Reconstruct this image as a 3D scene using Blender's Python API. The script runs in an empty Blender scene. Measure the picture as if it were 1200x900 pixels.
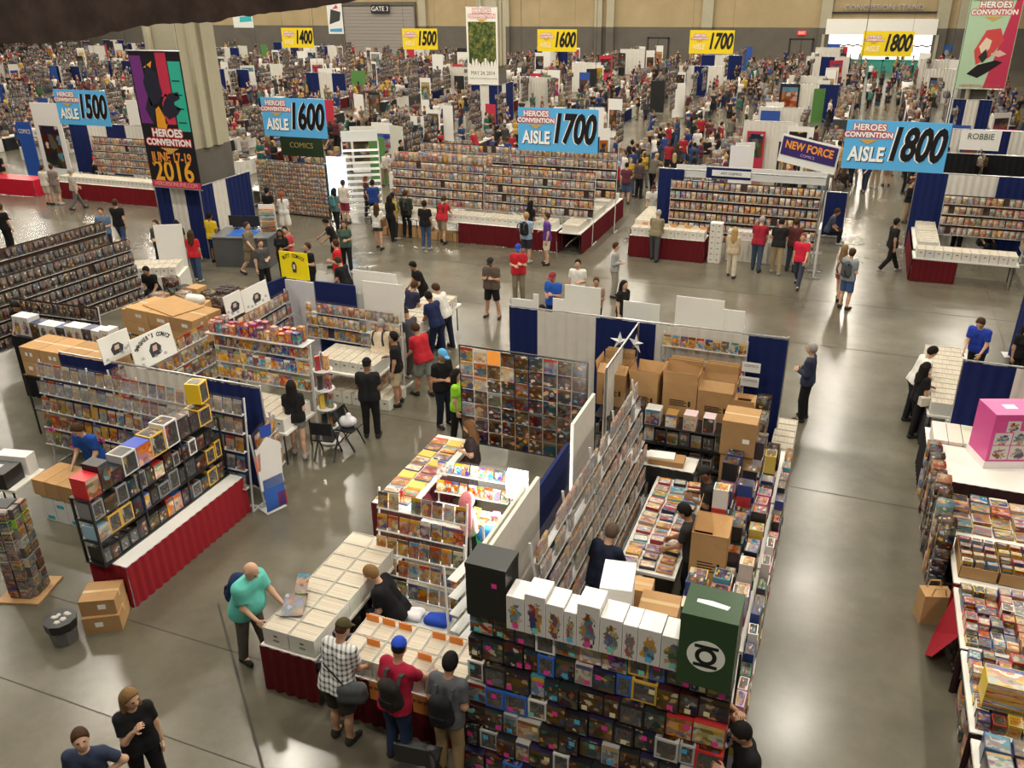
import bpy, math, random
import numpy as np
from mathutils import Matrix, Vector

SC = bpy.context.scene
COL = SC.collection
rnd = random.Random(7)
PI = math.pi

# ---------------------------------------------------------------- camera
FPX, TILT, YAW, ROLL, CAMH = 1002.13, .4390, .3808, -.0142, 8.52
_cy, _sy = math.cos(YAW), math.sin(YAW)
_f = Vector((-_sy * math.cos(TILT), _cy * math.cos(TILT), -math.sin(TILT)))
_r = Vector((_cy, _sy, 0))
_u = _r.cross(_f)
_R = _r * math.cos(ROLL) + _u * math.sin(ROLL)
_U = _u * math.cos(ROLL) - _r * math.sin(ROLL)
cam_data = bpy.data.cameras.new('camera')
cam = bpy.data.objects.new('camera', cam_data)
COL.objects.link(cam)
cam.matrix_world = Matrix(((_R.x, _U.x, -_f.x, 0), (_R.y, _U.y, -_f.y, 0), (_R.z, _U.z, -_f.z, CAMH), (0, 0, 0, 1)))
cam_data.sensor_width = 36
cam_data.lens = FPX / 1200 * 36
cam_data.clip_start = .05
cam_data.clip_end = 400
SC.camera = cam

# ---------------------------------------------------------------- world, exposure
world = bpy.data.worlds.new('hall_air')
SC.world = world
world.use_nodes = True
_bg = world.node_tree.nodes['Background']
_bg.inputs[0].default_value = (1.0, .93, .82, 1)
_bg.inputs[1].default_value = .07
SC.view_settings.view_transform = 'Standard'
SC.view_settings.look = 'None'
SC.view_settings.exposure = 0.56
SC.view_settings.gamma = 1.0
SC.view_settings.use_curve_mapping = False
LAMP_W, LAMP_Z, LAMP_DX, LAMP_DY = 250.0, 13.0, 7.0, 6.9

def G(px, py, z=0.0):
    """the hall point at height z that the photograph shows at this pixel"""
    d = _R * ((px - 600) / FPX) - _U * ((py - 450) / FPX) + _f
    t = (z - CAMH) / d.z
    return Vector((d.x * t, d.y * t, z))

# ---------------------------------------------------------------- materials
MATS = {}
def mat(name, rough=.6, spec=.4, metal=0.0, build=None, color=None, **kw):
    m = bpy.data.materials.new(name)
    m.use_nodes = True
    nt = m.node_tree
    b = nt.nodes['Principled BSDF']
    b.inputs['Roughness'].default_value = rough
    b.inputs['Specular IOR Level'].default_value = spec
    b.inputs['Metallic'].default_value = metal
    for k, v in kw.items():
        b.inputs[k.replace('_', ' ')].default_value = v
    if color:
        b.inputs['Base Color'].default_value = (*color, 1)
    if build:
        build(nt, b)
    MATS[name] = m
    return m

class N:
    """tiny node helper"""
    def __init__(self, nt): self.nt = nt
    def new(self, t, **kw):
        n = self.nt.nodes.new(t)
        for k, v in kw.items(): setattr(n, k, v)
        return n
    def link(self, a, b): self.nt.links.new(a, b)
    def math(self, op, a, b=None, c=None):
        n = self.new('ShaderNodeMath', operation=op)
        for i, v in enumerate((a, b, c)):
            if v is None: continue
            if isinstance(v, (int, float)): n.inputs[i].default_value = v
            else: self.link(v, n.inputs[i])
        return n.outputs[0]
    def mix(self, fac, a, b, mode='MIX'):
        n = self.new('ShaderNodeMix', data_type='RGBA', blend_type=mode)
        for s, v in ((0, fac), (6, a), (7, b)):
            if isinstance(v, (int, float)): n.inputs[s].default_value = v
            elif isinstance(v, tuple): n.inputs[s].default_value = (*v, 1)
            else: self.link(v, n.inputs[s])
        return n.outputs[2]
    def noise(self, scale, vec=None, detail=3, rough=.6):
        n = self.new('ShaderNodeTexNoise')
        n.inputs['Scale'].default_value = scale; n.inputs['Detail'].default_value = detail; n.inputs['Roughness'].default_value = rough
        if vec is not None: self.link(vec, n.inputs['Vector'])
        return n
    def ramp(self, fac, stops):
        n = self.new('ShaderNodeValToRGB')
        e = n.color_ramp.elements
        while len(e) < len(stops): e.new(.5)
        for i, (p, c) in enumerate(stops):
            e[i].position = p; e[i].color = (*c, 1) if len(c) == 3 else c
        self.link(fac, n.inputs[0])
        return n.outputs[0]

def objcol(var=.12, scale=9, bump=0.0, stripes=None):
    """base colour from the object's own colour with a little grain"""
    def f(nt, b):
        n = N(nt)
        oi = n.new('ShaderNodeObjectInfo')
        tc = n.new('ShaderNodeTexCoord')
        ns = n.noise(scale, tc.outputs['Object'])
        v = n.math('MULTIPLY_ADD', ns.outputs[0], 2 * var, 1 - var)
        hs = n.new('ShaderNodeHueSaturation')
        n.link(oi.outputs['Color'], hs.inputs['Color']); n.link(v, hs.inputs['Value'])
        n.link(hs.outputs[0], b.inputs['Base Color'])
        if bump:
            bp = n.new('ShaderNodeBump'); bp.inputs['Strength'].default_value = bump; bp.inputs['Distance'].default_value = .02
            n.link(ns.outputs[0], bp.inputs['Height']); n.link(bp.outputs[0], b.inputs['Normal'])
    return f

def art(stuff=False, dark=1.0, sat=1.15, base=.45, title=True, warm=.12, accent=0.0, figure=False):
    """printed cover art: colour patches, a title strip and a pale edge, different on every piece"""
    def f(nt, b):
        n = N(nt)
        if stuff:
            at = n.new('ShaderNodeAttribute'); at.attribute_name = 'col'
            sp = n.new('ShaderNodeSeparateColor'); n.link(at.outputs['Color'], sp.inputs[0]); r = sp.outputs[0]
        else:
            r = n.new('ShaderNodeObjectInfo').outputs['Random']
        uv = n.new('ShaderNodeUVMap')
        sx = n.new('ShaderNodeSeparateXYZ'); n.link(uv.outputs[0], sx.inputs[0])
        cx = n.new('ShaderNodeCombineXYZ')
        n.link(n.math('MULTIPLY', sx.outputs[0], 2.2), cx.inputs[0]); n.link(n.math('MULTIPLY', sx.outputs[1], 3.2), cx.inputs[1])
        n.link(n.math('MULTIPLY', r, 97.0), cx.inputs[2])
        wp = n.noise(1.7, cx.outputs[0], 2); va = n.new('ShaderNodeVectorMath', operation='MULTIPLY_ADD'); n.link(wp.outputs['Color'], va.inputs[0]); va.inputs[1].default_value = (1.1, 1.1, 0); n.link(cx.outputs[0], va.inputs[2])
        vo = n.new('ShaderNodeTexVoronoi'); vo.inputs['Scale'].default_value = 1.0
        n.link(va.outputs[0], vo.inputs['Vector'])
        wn = n.new('ShaderNodeTexWhiteNoise', noise_dimensions='1D'); n.link(n.math('MULTIPLY', r, 977.0), wn.inputs['W'])
        wn2 = n.new('ShaderNodeTexWhiteNoise', noise_dimensions='1D'); n.link(n.math('MULTIPLY_ADD', r, 613.0, 3.7), wn2.inputs['W'])
        sv = n.new('ShaderNodeSeparateColor'); n.link(vo.outputs['Color'], sv.inputs[0])
        PAL = [(.035, .03, .03), (.42, .05, .03), (.50, .33, .18), (.04, .07, .22), (.62, .55, .42), (.20, .09, .05), (.60, .34, .05), (.06, .15, .08), (.25, .30, .36), (.45, .14, .05), (.70, .66, .58), (.10, .05, .12), (.10, .28, .40), (.55, .42, .25)]
        def pick(v):
            q = n.new('ShaderNodeValToRGB'); q.color_ramp.interpolation = 'CONSTANT'; e = q.color_ramp.elements
            while len(e) < len(PAL): e.new(.5)
            for i, c in enumerate(PAL): e[i].position = i / len(PAL); e[i].color = (*c, 1)
            n.link(v, q.inputs[0]); return q.outputs[0]
        c = n.mix(base, pick(sv.outputs[0]), pick(wn.outputs['Value']))
        c = n.mix(warm, c, (.30, .19, .11))
        fig = n.math('LESS_THAN', vo.outputs['Distance'], .36)
        c = n.mix(n.math('MULTIPLY', fig, .6), c, pick(sv.outputs[1]))
        if title:
            t = n.math('GREATER_THAN', sx.outputs[1], .8)
            c = n.mix(n.math('MULTIPLY', t, .8), c, pick(wn2.outputs['Value']))
        if figure:
            nz = n.noise(2.6, cx.outputs[0], 2)
            dx = n.math('MULTIPLY', n.math('SUBTRACT', sx.outputs[0], .5), 2.3); dz = n.math('MULTIPLY', n.math('SUBTRACT', sx.outputs[1], .42), 2.1)
            dd = n.math('ADD', n.math('ADD', n.math('MULTIPLY', dx, dx), n.math('MULTIPLY', dz, dz)), n.math('MULTIPLY', n.math('SUBTRACT', nz.outputs[0], .5), 2.6))
            c = n.mix(n.math('LESS_THAN', dd, .62), (.74, .72, .70), c)
        hs = n.new('ShaderNodeHueSaturation'); hs.inputs['Saturation'].default_value = sat; hs.inputs['Value'].default_value = dark
        n.link(c, hs.inputs['Color']); out = hs.outputs[0]
        if accent:
            ac = n.math('LESS_THAN', vo.outputs['Distance'], accent)
            out = n.mix(n.math('MULTIPLY', ac, .75), out, pick(sv.outputs[2]))
        n.link(out, b.inputs['Base Color'])
    return f

def attrcol(nt, b):
    n = N(nt)
    at = n.new('ShaderNodeAttribute'); at.attribute_name = 'col'
    n.link(at.outputs['Color'], b.inputs['Base Color'])

def _floor(nt, b):
    n = N(nt)
    tc = n.new('ShaderNodeTexCoord')
    a = n.noise(.35, tc.outputs['Object'], 6, .65); c = n.noise(3.1, tc.outputs['Object'], 5, .7); d = n.noise(.12, tc.outputs['Object'], 2)
    base = n.ramp(a.outputs[0], [(.3, (.092, .083, .060)), (.5, (.136, .123, .090)), (.72, (.195, .176, .132))])
    base = n.mix(n.math('MULTIPLY', c.outputs[0], .35), base, (.055, .050, .036))
    n.link(base, b.inputs['Base Color'])
    rr = n.math('MULTIPLY_ADD', a.outputs[0], .18, .08)
    rr = n.math('MULTIPLY_ADD', d.outputs[0], .10, rr)
    n.link(rr, b.inputs['Roughness'])
mat('polished_concrete', spec=.55, build=_floor)
mat('joint_dark', .7, color=(.05, .045, .035))
def _noisy(c1, c2, scale):
    def f(nt, b):
        n = N(nt); tc = n.new('ShaderNodeTexCoord'); a = n.noise(scale, tc.outputs['Object'], 4)
        n.link(n.ramp(a.outputs[0], [(.3, c1), (.7, c2)]), b.inputs['Base Color'])
    return f
mat('wall_tan', .85, build=_noisy((.36, .275, .15), (.43, .335, .19), .4))
mat('wall_grey', .85, build=_noisy((.105, .093, .078), (.135, .12, .10), .5))
mat('column_cream', .8, build=_noisy((.36, .33, .23), (.43, .39, .285), .6))
mat('ceiling_paint', .9, color=(.10, .095, .085))
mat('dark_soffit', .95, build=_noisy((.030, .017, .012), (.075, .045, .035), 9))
mat('cloth', .9, .2, build=objcol(.12, 14, .3))
mat('drape', .85, .25, build=objcol(.10, 5))
mat('skin', .55, .35, build=objcol(.06, 20))
mat('hair', .8, .15, build=objcol(.3, 40, .5))
mat('eye_dark', .3, color=(.02, .015, .012))
mat('lip', .5, color=(.33, .10, .08))
mat('plastic', .35, .5, build=objcol(.05, 3))
mat('paper', .75, .25, build=objcol(.05, 4))
mat('print_glossy', .3, .5, build=art(False, .78, 1.25))
mat('print_stuff', .4, .4, build=art(True, .78, 1.15, .45, True, .2))
mat('print_dark', .28, .5, build=art(False, .17, 1.45, .3, True, .0, .36))
mat('print_dark_stuff', .3, .5, build=art(True, .14, 1.3, .35, True, .0, .30))
mat('print_bright', .35, .45, build=art(False, 1.15, 1.35, .45, True, .0))
mat('print_bright_stuff', .35, .45, build=art(True, .38, 1.3, .5, True, .05))
mat('print_figure', .35, .45, build=art(False, .8, 1.3, .2, False, .0, .0, True))
mat('attr', .6, .3, build=attrcol)
def _board(nt, b):
    n = N(nt); tc = n.new('ShaderNodeTexCoord'); oi = n.new('ShaderNodeObjectInfo')
    a = n.noise(5, tc.outputs['Object'], 4); w = n.new('ShaderNodeTexWave'); w.inputs['Scale'].default_value = 60; n.link(tc.outputs['Object'], w.inputs[0])
    c = n.mix(a.outputs[0], (.40, .225, .095), (.53, .33, .155))
    c = n.mix(n.math('MULTIPLY', w.outputs['Fac'], .10), c, (.25, .14, .06))
    hs = n.new('ShaderNodeHueSaturation'); n.link(n.math('MULTIPLY_ADD', oi.outputs['Random'], .35, .8), hs.inputs['Value']); n.link(c, hs.inputs['Color'])
    n.link(hs.outputs[0], b.inputs['Base Color'])
mat('cardboard', .85, .2, build=_board)
mat('tape', .3, .5, color=(.50, .34, .17))
mat('white_board', .7, .3, build=objcol(.05, 3))
def _pages(nt, b):
    n = N(nt); tc = n.new('ShaderNodeTexCoord'); oi = n.new('ShaderNodeObjectInfo')
    sx = n.new('ShaderNodeSeparateXYZ'); n.link(tc.outputs['Object'], sx.inputs[0])
    wn = n.new('ShaderNodeTexNoise', noise_dimensions='1D'); wn.inputs['Scale'].default_value = 140; wn.inputs['Detail'].default_value = 2
    n.link(n.math('ADD', sx.outputs[1], n.math('MULTIPLY', oi.outputs['Random'], 9)), wn.inputs['W'])
    c = n.ramp(wn.outputs[0], [(.32, (.20, .14, .09)), (.44, (.50, .44, .34)), (.6, (.64, .59, .49)), (.8, (.38, .29, .21))])
    n.link(c, b.inputs['Base Color'])
mat('page_edges', .8, .2, build=_pages)
mat('metal', .3, .5, .9, color=(.55, .55, .55))
mat('black_metal', .4, .5, color=(.015, .015, .017))
mat('wood', .6, .3, build=_noisy((.38, .22, .10), (.50, .31, .15), 4))
def _clear(nt, b):
    n = N(nt); out = nt.nodes['Material Output']
    tr = n.new('ShaderNodeBsdfTransparent'); gl = n.new('ShaderNodeBsdfGlossy'); gl.inputs['Roughness'].default_value = .12
    di = n.new('ShaderNodeBsdfDiffuse'); di.inputs['Color'].default_value = (.8, .82, .84, 1)
    m1 = n.new('ShaderNodeMixShader'); m1.inputs[0].default_value = .07; n.link(tr.outputs[0], m1.inputs[1]); n.link(gl.outputs[0], m1.inputs[2])
    m2 = n.new('ShaderNodeMixShader'); m2.inputs[0].default_value = .03; n.link(m1.outputs[0], m2.inputs[1]); n.link(di.outputs[0], m2.inputs[2])
    n.link(m2.outputs[0], out.inputs['Surface'])
mat('clear_acrylic', build=_clear)
def _hazy(nt, b):
    _clear(nt, b)
    for q in nt.nodes:
        if q.type == 'BSDF_DIFFUSE': q.outputs[0].links[0].to_node.inputs[0].default_value = .12
mat('hazy_acrylic', build=_hazy)
mat('acrylic_edge', .15, .6, color=(.62, .63, .62))
def _emit(c, s):
    def f(nt, b):
        b.inputs['Emission Color'].default_value = (*c, 1); b.inputs['Emission Strength'].default_value = s
    return f
mat('lamp_glow', build=_emit((1, .93, .8), 30), color=(.9, .9, .85))
mat('screen_glow', build=_emit((.55, .75, 1), 1.6), color=(.3, .4, .5))
mat('exit_glow', build=_emit((1, .05, .03), 1.5), color=(.5, .02, .02))
mat('kiosk_glow', build=_emit((1, .95, .85), .9), color=(.8, .78, .72))
def _plaid(nt, b):
    n = N(nt); tc = n.new('ShaderNodeTexCoord'); sx = n.new('ShaderNodeSeparateXYZ'); n.link(tc.outputs['Object'], sx.inputs[0])
    oi = n.new('ShaderNodeObjectInfo')
    def st(s, f, th): return n.math('GREATER_THAN', n.math('SINE', n.math('MULTIPLY', s, f)), th)
    h1 = st(sx.outputs[2], 95, .3); v1 = st(n.math('ADD', sx.outputs[0], n.math('MULTIPLY', sx.outputs[1], .6)), 95, .3)
    s = n.math('MULTIPLY', n.math('ADD', h1, v1), .5)
    n.link(n.mix(s, (.62, .62, .60), oi.outputs['Color']), b.inputs['Base Color'])
mat('plaid', .9, .2, build=_plaid)
M = MATS

# ---------------------------------------------------------------- mesh building
class MB:
    def __init__(self): self.v = []; self.f = []; self.m = []; self.uv = []; self.c = []; self.T = None; self.col = (.5, .5, .5); self.slots = []
    def slot(self, name):
        if name not in self.slots: self.slots.append(name)
        return self.slots.index(name)
    def add(self, vs, fs, m, uvs=None):
        i = len(self.v); s = self.slot(m)
        if self.T is not None: vs = [tuple(self.T @ Vector(v)) for v in vs]
        self.v += vs
        for k, q in enumerate(fs):
            self.f.append([i + j for j in q]); self.m.append(s); self.c.append(self.col)
            if uvs: self.uv += uvs[k]
            elif len(q) == 4: self.uv += [(0, 0), (1, 0), (1, 1), (0, 1)]
            else: self.uv += [(.5, .5)] * len(q)
        return self
    def box(self, x0, y0, z0, x1, y1, z1, m, skip=''):
        """axis box; face order front(-y) right back left top bottom"""
        vs = [(x0, y0, z0), (x1, y0, z0), (x1, y1, z0), (x0, y1, z0), (x0, y0, z1), (x1, y0, z1), (x1, y1, z1), (x0, y1, z1)]
        fs = dict(f=(0, 1, 5, 4), r=(1, 2, 6, 5), b=(2, 3, 7, 6), l=(3, 0, 4, 7), t=(4, 5, 6, 7), o=(3, 2, 1, 0))
        return self.add(vs, [q for k, q in fs.items() if k not in skip], m)
    def cbox(self, c, s, m, skip=''):
        return self.box(c[0] - s[0] / 2, c[1] - s[1] / 2, c[2] - s[2] / 2, c[0] + s[0] / 2, c[1] + s[1] / 2, c[2] + s[2] / 2, m, skip)
    def bar(self, a, b, w, m, d=None):
        """square bar from a to b"""
        a = Vector(a); b = Vector(b); z = (b - a).normalized(); d = d or w
        x = z.orthogonal().normalized() if abs(z.z) < .999 else Vector((1, 0, 0))
        if abs(z.z) < .999:
            x = Vector((-z.y, z.x, 0)).normalized()
        y = z.cross(x); vs = []
        for p in (a, b):
            for sx, sy in ((-1, -1), (1, -1), (1, 1), (-1, 1)): vs.append(tuple(p + x * sx * w / 2 + y * sy * d / 2))
        return self.add(vs, [(0, 1, 5, 4), (1, 2, 6, 5), (2, 3, 7, 6), (3, 0, 4, 7), (4, 5, 6, 7), (3, 2, 1, 0)], m)
    def tube(self, a, b, r, m, n=8, r2=None):
        a = Vector(a); b = Vector(b); z = (b - a).normalized(); x = z.orthogonal().normalized(); y = z.cross(x); r2 = r if r2 is None else r2
        vs = []
        for p, q in ((a, r), (b, r2)):
            for k in range(n):
                t = 2 * PI * k / n; vs.append(tuple(p + x * q * math.cos(t) + y * q * math.sin(t)))
        fs = [(k, (k + 1) % n, n + (k + 1) % n, n + k) for k in range(n)] + [tuple(range(n))[::-1], tuple(range(n, 2 * n))]
        return self.add(vs, fs, m)
    def quad(self, p, m):
        return self.add([tuple(q) for q in p], [(0, 1, 2, 3)], m)
    def ball(self, c, r, m, n=10, k=6, sz=(1, 1, 1)):
        vs = [(c[0], c[1], c[2] - r * sz[2])]
        for i in range(1, k):
            t = -PI / 2 + PI * i / k
            for j in range(n):
                a = 2 * PI * j / n; vs.append((c[0] + r * sz[0] * math.cos(t) * math.cos(a), c[1] + r * sz[1] * math.cos(t) * math.sin(a), c[2] + r * sz[2] * math.sin(t)))
        vs.append((c[0], c[1], c[2] + r * sz[2])); L = len(vs) - 1
        fs = [(0, 1 + (j + 1) % n, 1 + j) for j in range(n)]
        for i in range(k - 2):
            for j in range(n): fs.append((1 + i * n + j, 1 + i * n + (j + 1) % n, 1 + (i + 1) * n + (j + 1) % n, 1 + (i + 1) * n + j))
        b = 1 + (k - 2) * n
        fs += [(b + j, b + (j + 1) % n, L) for j in range(n)]
        return self.add(vs, fs, m)
    def mesh(self, name, smooth=False):
        me = bpy.data.meshes.new(name)
        me.from_pydata(self.v, [], self.f)
        for s in self.slots: me.materials.append(M[s])
        me.polygons.foreach_set('material_index', self.m)
        u = me.uv_layers.new(name='UVMap'); u.data.foreach_set('uv', np.array(self.uv, dtype=np.float32).ravel())
        if len(set(self.c)) > 1 or any('attr' in s or 'stuff' in s for s in self.slots):
            ca = me.color_attributes.new('col', 'FLOAT_COLOR', 'CORNER'); out = []
            for q, c in zip(self.f, self.c): out += [(*c, 1)] * len(q)
            ca.data.foreach_set('color', np.array(out, dtype=np.float32).ravel())
        if smooth: me.polygons.foreach_set('use_smooth', [True] * len(me.polygons))
        me.update()
        return me

MESH = {}
def cached(key, fn):
    if key not in MESH: MESH[key] = fn()
    return MESH[key]

LABELS = {}
def obj(name, me, parent=None, loc=(0, 0, 0), rot=0.0, color=None, label=None, cat=None, group=None, kind=None, scale=None, tilt=None):
    o = bpy.data.objects.new(name, me)
    COL.objects.link(o)
    o.location = loc
    o.rotation_euler = (tilt or 0, 0, rot) if not isinstance(rot, tuple) else rot
    if scale is not None: o.scale = (scale,) * 3 if isinstance(scale, (int, float)) else scale
    if color is not None: o.color = (*color, 1)
    if parent is not None: o.parent = parent
    if label: o['label'] = label
    if cat: o['category'] = cat
    if group: o['group'] = group
    if kind: o['kind'] = kind
    return o
def thing(name, label, cat, loc=(0, 0, 0), rot=0.0, group=None, me=None, color=None, scale=None):
    return obj(name, me, None, loc, rot, color, label, cat, group, None, scale)
def part(name, me, parent, loc=(0, 0, 0), rot=0.0, color=None, label=None, scale=None, kind=None):
    return obj(name, me, parent, loc, rot, color, label, None, None, kind, scale)
def setting(name, me, loc=(0, 0, 0), rot=0.0, parent=None, color=None):
    return obj(name, me, parent, loc, rot, color, kind='structure')

def text(s, size, parent, loc, matname, rot=(PI / 2, 0, 0), sx=1.0, bold=0.0, shear=0.0, align='CENTER', name='lettering', color=None, extrude=.002, space=1.0):
    cu = bpy.data.curves.new(name, 'FONT')
    cu.body = s; cu.size = size; cu.align_x = align; cu.align_y = 'CENTER'; cu.offset = bold; cu.shear = shear; cu.extrude = extrude; cu.resolution_u = 3; cu.space_character = space
    cu.materials.append(M[matname])
    tmp = bpy.data.objects.new(name, cu)
    me = bpy.data.meshes.new_from_object(tmp)
    bpy.data.objects.remove(tmp); bpy.data.curves.remove(cu)
    o = obj(name, me, parent, loc, color=color)
    o.rotation_euler = rot; o.scale = (sx, 1, 1)
    return o

def stuffboxes(name, C, S, R, colr, matname, parent=None, label=None, cat=None, group=None):
    """many small boxes joined into one object: C centres, S sizes, R yaw, colr rgb per box"""
    C = np.asarray(C, float); S = np.asarray(S, float); R = np.asarray(R, float); n = len(C)
    u = np.array([(-1, -1, -1), (1, -1, -1), (1, 1, -1), (-1, 1, -1), (-1, -1, 1), (1, -1, 1), (1, 1, 1), (-1, 1, 1)]) / 2
    P = u[None] * S[:, None, :]; c, s = np.cos(R)[:, None], np.sin(R)[:, None]
    X = P[..., 0] * c - P[..., 1] * s + C[:, None, 0]; Y = P[..., 0] * s + P[..., 1] * c + C[:, None, 1]; Z = P[..., 2] + C[:, None, 2]
    V = np.stack([X, Y, Z], -1).reshape(-1, 3)
    q = np.array([(0, 1, 5, 4), (1, 2, 6, 5), (2, 3, 7, 6), (3, 0, 4, 7), (4, 5, 6, 7)])
    Fc = (q[None] + 8 * np.arange(n)[:, None, None]).reshape(-1, 4)
    me = bpy.data.meshes.new(name)
    me.vertices.add(len(V)); me.vertices.foreach_set('co', V.astype(np.float32).ravel())
    me.loops.add(Fc.size); me.loops.foreach_set('vertex_index', Fc.astype(np.int32).ravel())
    me.polygons.add(len(Fc)); me.polygons.foreach_set('loop_start', np.arange(0, Fc.size, 4, dtype=np.int32))
    me.materials.append(M[matname])
    uv = me.uv_layers.new(name='UVMap'); uv.data.foreach_set('uv', np.tile(np.array([(0, 0), (1, 0), (1, 1), (0, 1)], np.float32), (len(Fc), 1)).ravel())
    ca = me.color_attributes.new('col', 'FLOAT_COLOR', 'CORNER')
    cc = np.concatenate([np.asarray(colr, float), np.ones((n, 1))], 1)
    ca.data.foreach_set('color', np.repeat(cc, 20, 0).astype(np.float32).ravel())
    me.update(calc_edges=True); me.validate()
    return obj(name, me, parent, label=label, cat=cat, group=group, kind='stuff')

# ---------------------------------------------------------------- lamps of the hall (high bays under the ceiling)
ld = bpy.data.lights.new('bay_light', 'AREA'); ld.shape = 'DISK'; ld.size = .75; ld.energy = LAMP_W; ld.color = (1, .92, .78)
for i in range(-1, 16):
    for j in range(15):
        x, y = .6 - i * LAMP_DX, 1.1 + j * LAMP_DY
        if x < -1.25 * y - 16: continue
        l = bpy.data.objects.new('bay_light', ld); COL.objects.link(l); l.location = (x, y, LAMP_Z - .03)

# ---------------------------------------------------------------- the setting
b = MB(); b.box(-130, -6, -.2, 30, 104.3, 0, 'polished_concrete'); floor = setting('floor', b.mesh('floor'))
def joint(x0, y0, x1, y1, w=.014):
    b = MB(); d = Vector((x1 - x0, y1 - y0, 0)).normalized(); n = Vector((-d.y, d.x, 0)) * w / 2; p = Vector((x0, y0, .001)); q = Vector((x1, y1, .001))
    u = Vector((0, 0, .0025))
    b.add([tuple(p - n), tuple(q - n), tuple(q + n), tuple(p + n), tuple(p - n + u), tuple(q - n + u), tuple(q + n + u), tuple(p + n + u)], [(4, 5, 6, 7), (0, 1, 5, 4), (1, 2, 6, 5), (2, 3, 7, 6), (3, 0, 4, 7)], 'joint_dark')
    obj('floor_joint', b.mesh('joint'), floor)
for y in (5.67, 7.21, 14.45, 21.7, 25.2): joint(-60, y, 30, y)
p, q = G(255.5, 707), G(308, 900); d = (q - p).normalized(); joint(p.x, p.y, q.x + d.x * 2, q.y + d.y * 2, .035)
for x in (-16.6, 4.2): joint(x, 14.5, x, 60)
b = MB(); b.box(-130, 104, 3.72, 30, 104.4, 15, 'wall_tan'); b.box(-130, 103.97, 0, 30, 104.4, 3.72, 'wall_grey'); wall_back = setting('wall_back', b.mesh('wall_back'))
b = MB(); b.box(-130, -6, 15, 30, 104.4, 15.3, 'ceiling_paint'); setting('ceiling', b.mesh('ceiling'))
b = MB(); b.box(29.7, -6, 3.7, 30, 104, 15, 'wall_tan'); b.box(29.7, -6, 0, 30, 104, 3.7, 'wall_grey'); setting('wall_right', b.mesh('wall_right'))
b = MB(); b.box(-130, -6, 3.7, -129.7, 104, 15, 'wall_tan'); b.box(-130, -6, 0, -129.7, 104, 3.7, 'wall_grey'); setting('wall_left', b.mesh('wall_left'))

def wx(px, py=30, y=104.0):
    d = _R * ((px - 600) / FPX) - _U * ((py - 450) / FPX) + _f
    return d.x * y / d.y
# pilasters on the back wall
for px, w in ((497, 1.0), (592, 1.4), (702, .9), (716, .9), (829, 1.2), (967, 1.1), (1103, 1.2), (1128, 1.1)):
    x = wx(px); b = MB(); b.box(-w / 2, -.45, 3.72, w / 2, 0, 15, 'column_cream'); b.box(-w / 2, -.47, 0, w / 2, 0, 3.72, 'wall_grey')
    obj('pilaster', b.mesh('pilaster'), wall_back, (x, 103.97, 0))
# roll-up gate with slats
x0, x1 = wx(404), wx(487)
b = MB(); b.box(-.2, -.25, 0, 0, 0, 6.1, 'wall_grey'); b.box(x1 - x0, -.25, 0, x1 - x0 + .2, 0, 6.1, 'wall_grey'); b.box(-.2, -.25, 6.1, x1 - x0 + .2, 0, 6.5, 'wall_grey')
gate = setting('door_1', b.mesh('gate_frame'), (x0, 103.97, 0))
for k in range(15):
    b = MB(); b.box(0, -.1 - .03 * (k % 2), .4 * k, x1 - x0, 0, .4 * k + .385, 'plastic'); obj('slat', b.mesh('slat'), gate, color=(.30, .27, .24))
t = thing('gate_sign', 'small dark gate number sign above the grey roll-up door', 'sign', (wx(447, 8), 103.6, 5.7))
b = MB(); b.cbox((0, 0, 0), (2.6, .1, 1.0), 'black_metal'); part('panel', b.mesh('panel'), t); text('GATE 3', .75, t, (0, -.06, 0), 'paper', color=(.9, .9, .85))
# steel double doors and exit sign
for px in (771, 938):
    x = wx(px, 60); b = MB(); b.box(-1.1, -.12, 0, -.03, 0, 2.5, 'wall_grey'); b.box(.03, -.12, 0, 1.1, 0, 2.5, 'wall_grey'); b.box(-1.25, -.14, 0, -1.1, 0, 2.65, 'black_metal'); b.box(1.1, -.14, 0, 1.25, 0, 2.65, 'black_metal'); b.box(-1.25, -.14, 2.5, 1.25, 0, 2.65, 'black_metal'); b.box(-.12, -.16, 1, .12, -.12, 1.1, 'metal')
    setting('door_%d' % (2 if px < 800 else 3), b.mesh('doors'), (x, 103.96, 0))
t = thing('exit_sign', 'red lit exit sign on the back wall', 'sign', (wx(940, 37), 103.8, 3.2)); b = MB(); b.cbox((0, 0, 0), (.8, .1, .35), 'exit_glow'); part('panel', b.mesh('panel'), t); text('EXIT', .3, t, (0, -.06, 0), 'paper', color=(.9, .9, .9))
# concession stand opening
x0, x1 = wx(966, 50), wx(1095, 50)
w = x1 - x0
b = MB(); b.box(0, -.5, 3.1, w, 0, 4.6, 'paper'); b.box(-.3, -.5, 0, 0, 0, 3.1, 'column_cream'); b.box(w, -.5, 0, w + .3, 0, 3.1, 'column_cream'); b.box(0, -.05, 0, w, 0, 3.1, 'kiosk_glow')
kiosk = setting('door_4', b.mesh('concession_opening'), (x0, 103.9, 0), color=(.86, .84, .78))
b = MB()
for k in range(24): b.box(k * w / 24, -.10, 1.9 + .12 * (k % 2), (k + 1) * w / 24, -.05, 2.02 + .12 * (k % 2), 'eye_dark')
part('checker_strip', b.mesh('strip'), kiosk)
for k, c in enumerate(((.02, .08, .4), (.05, .05, .3), (.6, .6, .6), (.02, .1, .35))):
    b = MB(); b.cbox((1 + k * 3.6, -.18, 1.75), (1.3, .1, .8), 'plastic'); part('menu_board', b.mesh('menu'), kiosk, color=c)
t = thing('concession_lettering', 'raised metal concession stand letters on the tan back wall', 'sign', ((x0 + x1) / 2, 103.8, 5.7))
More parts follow.
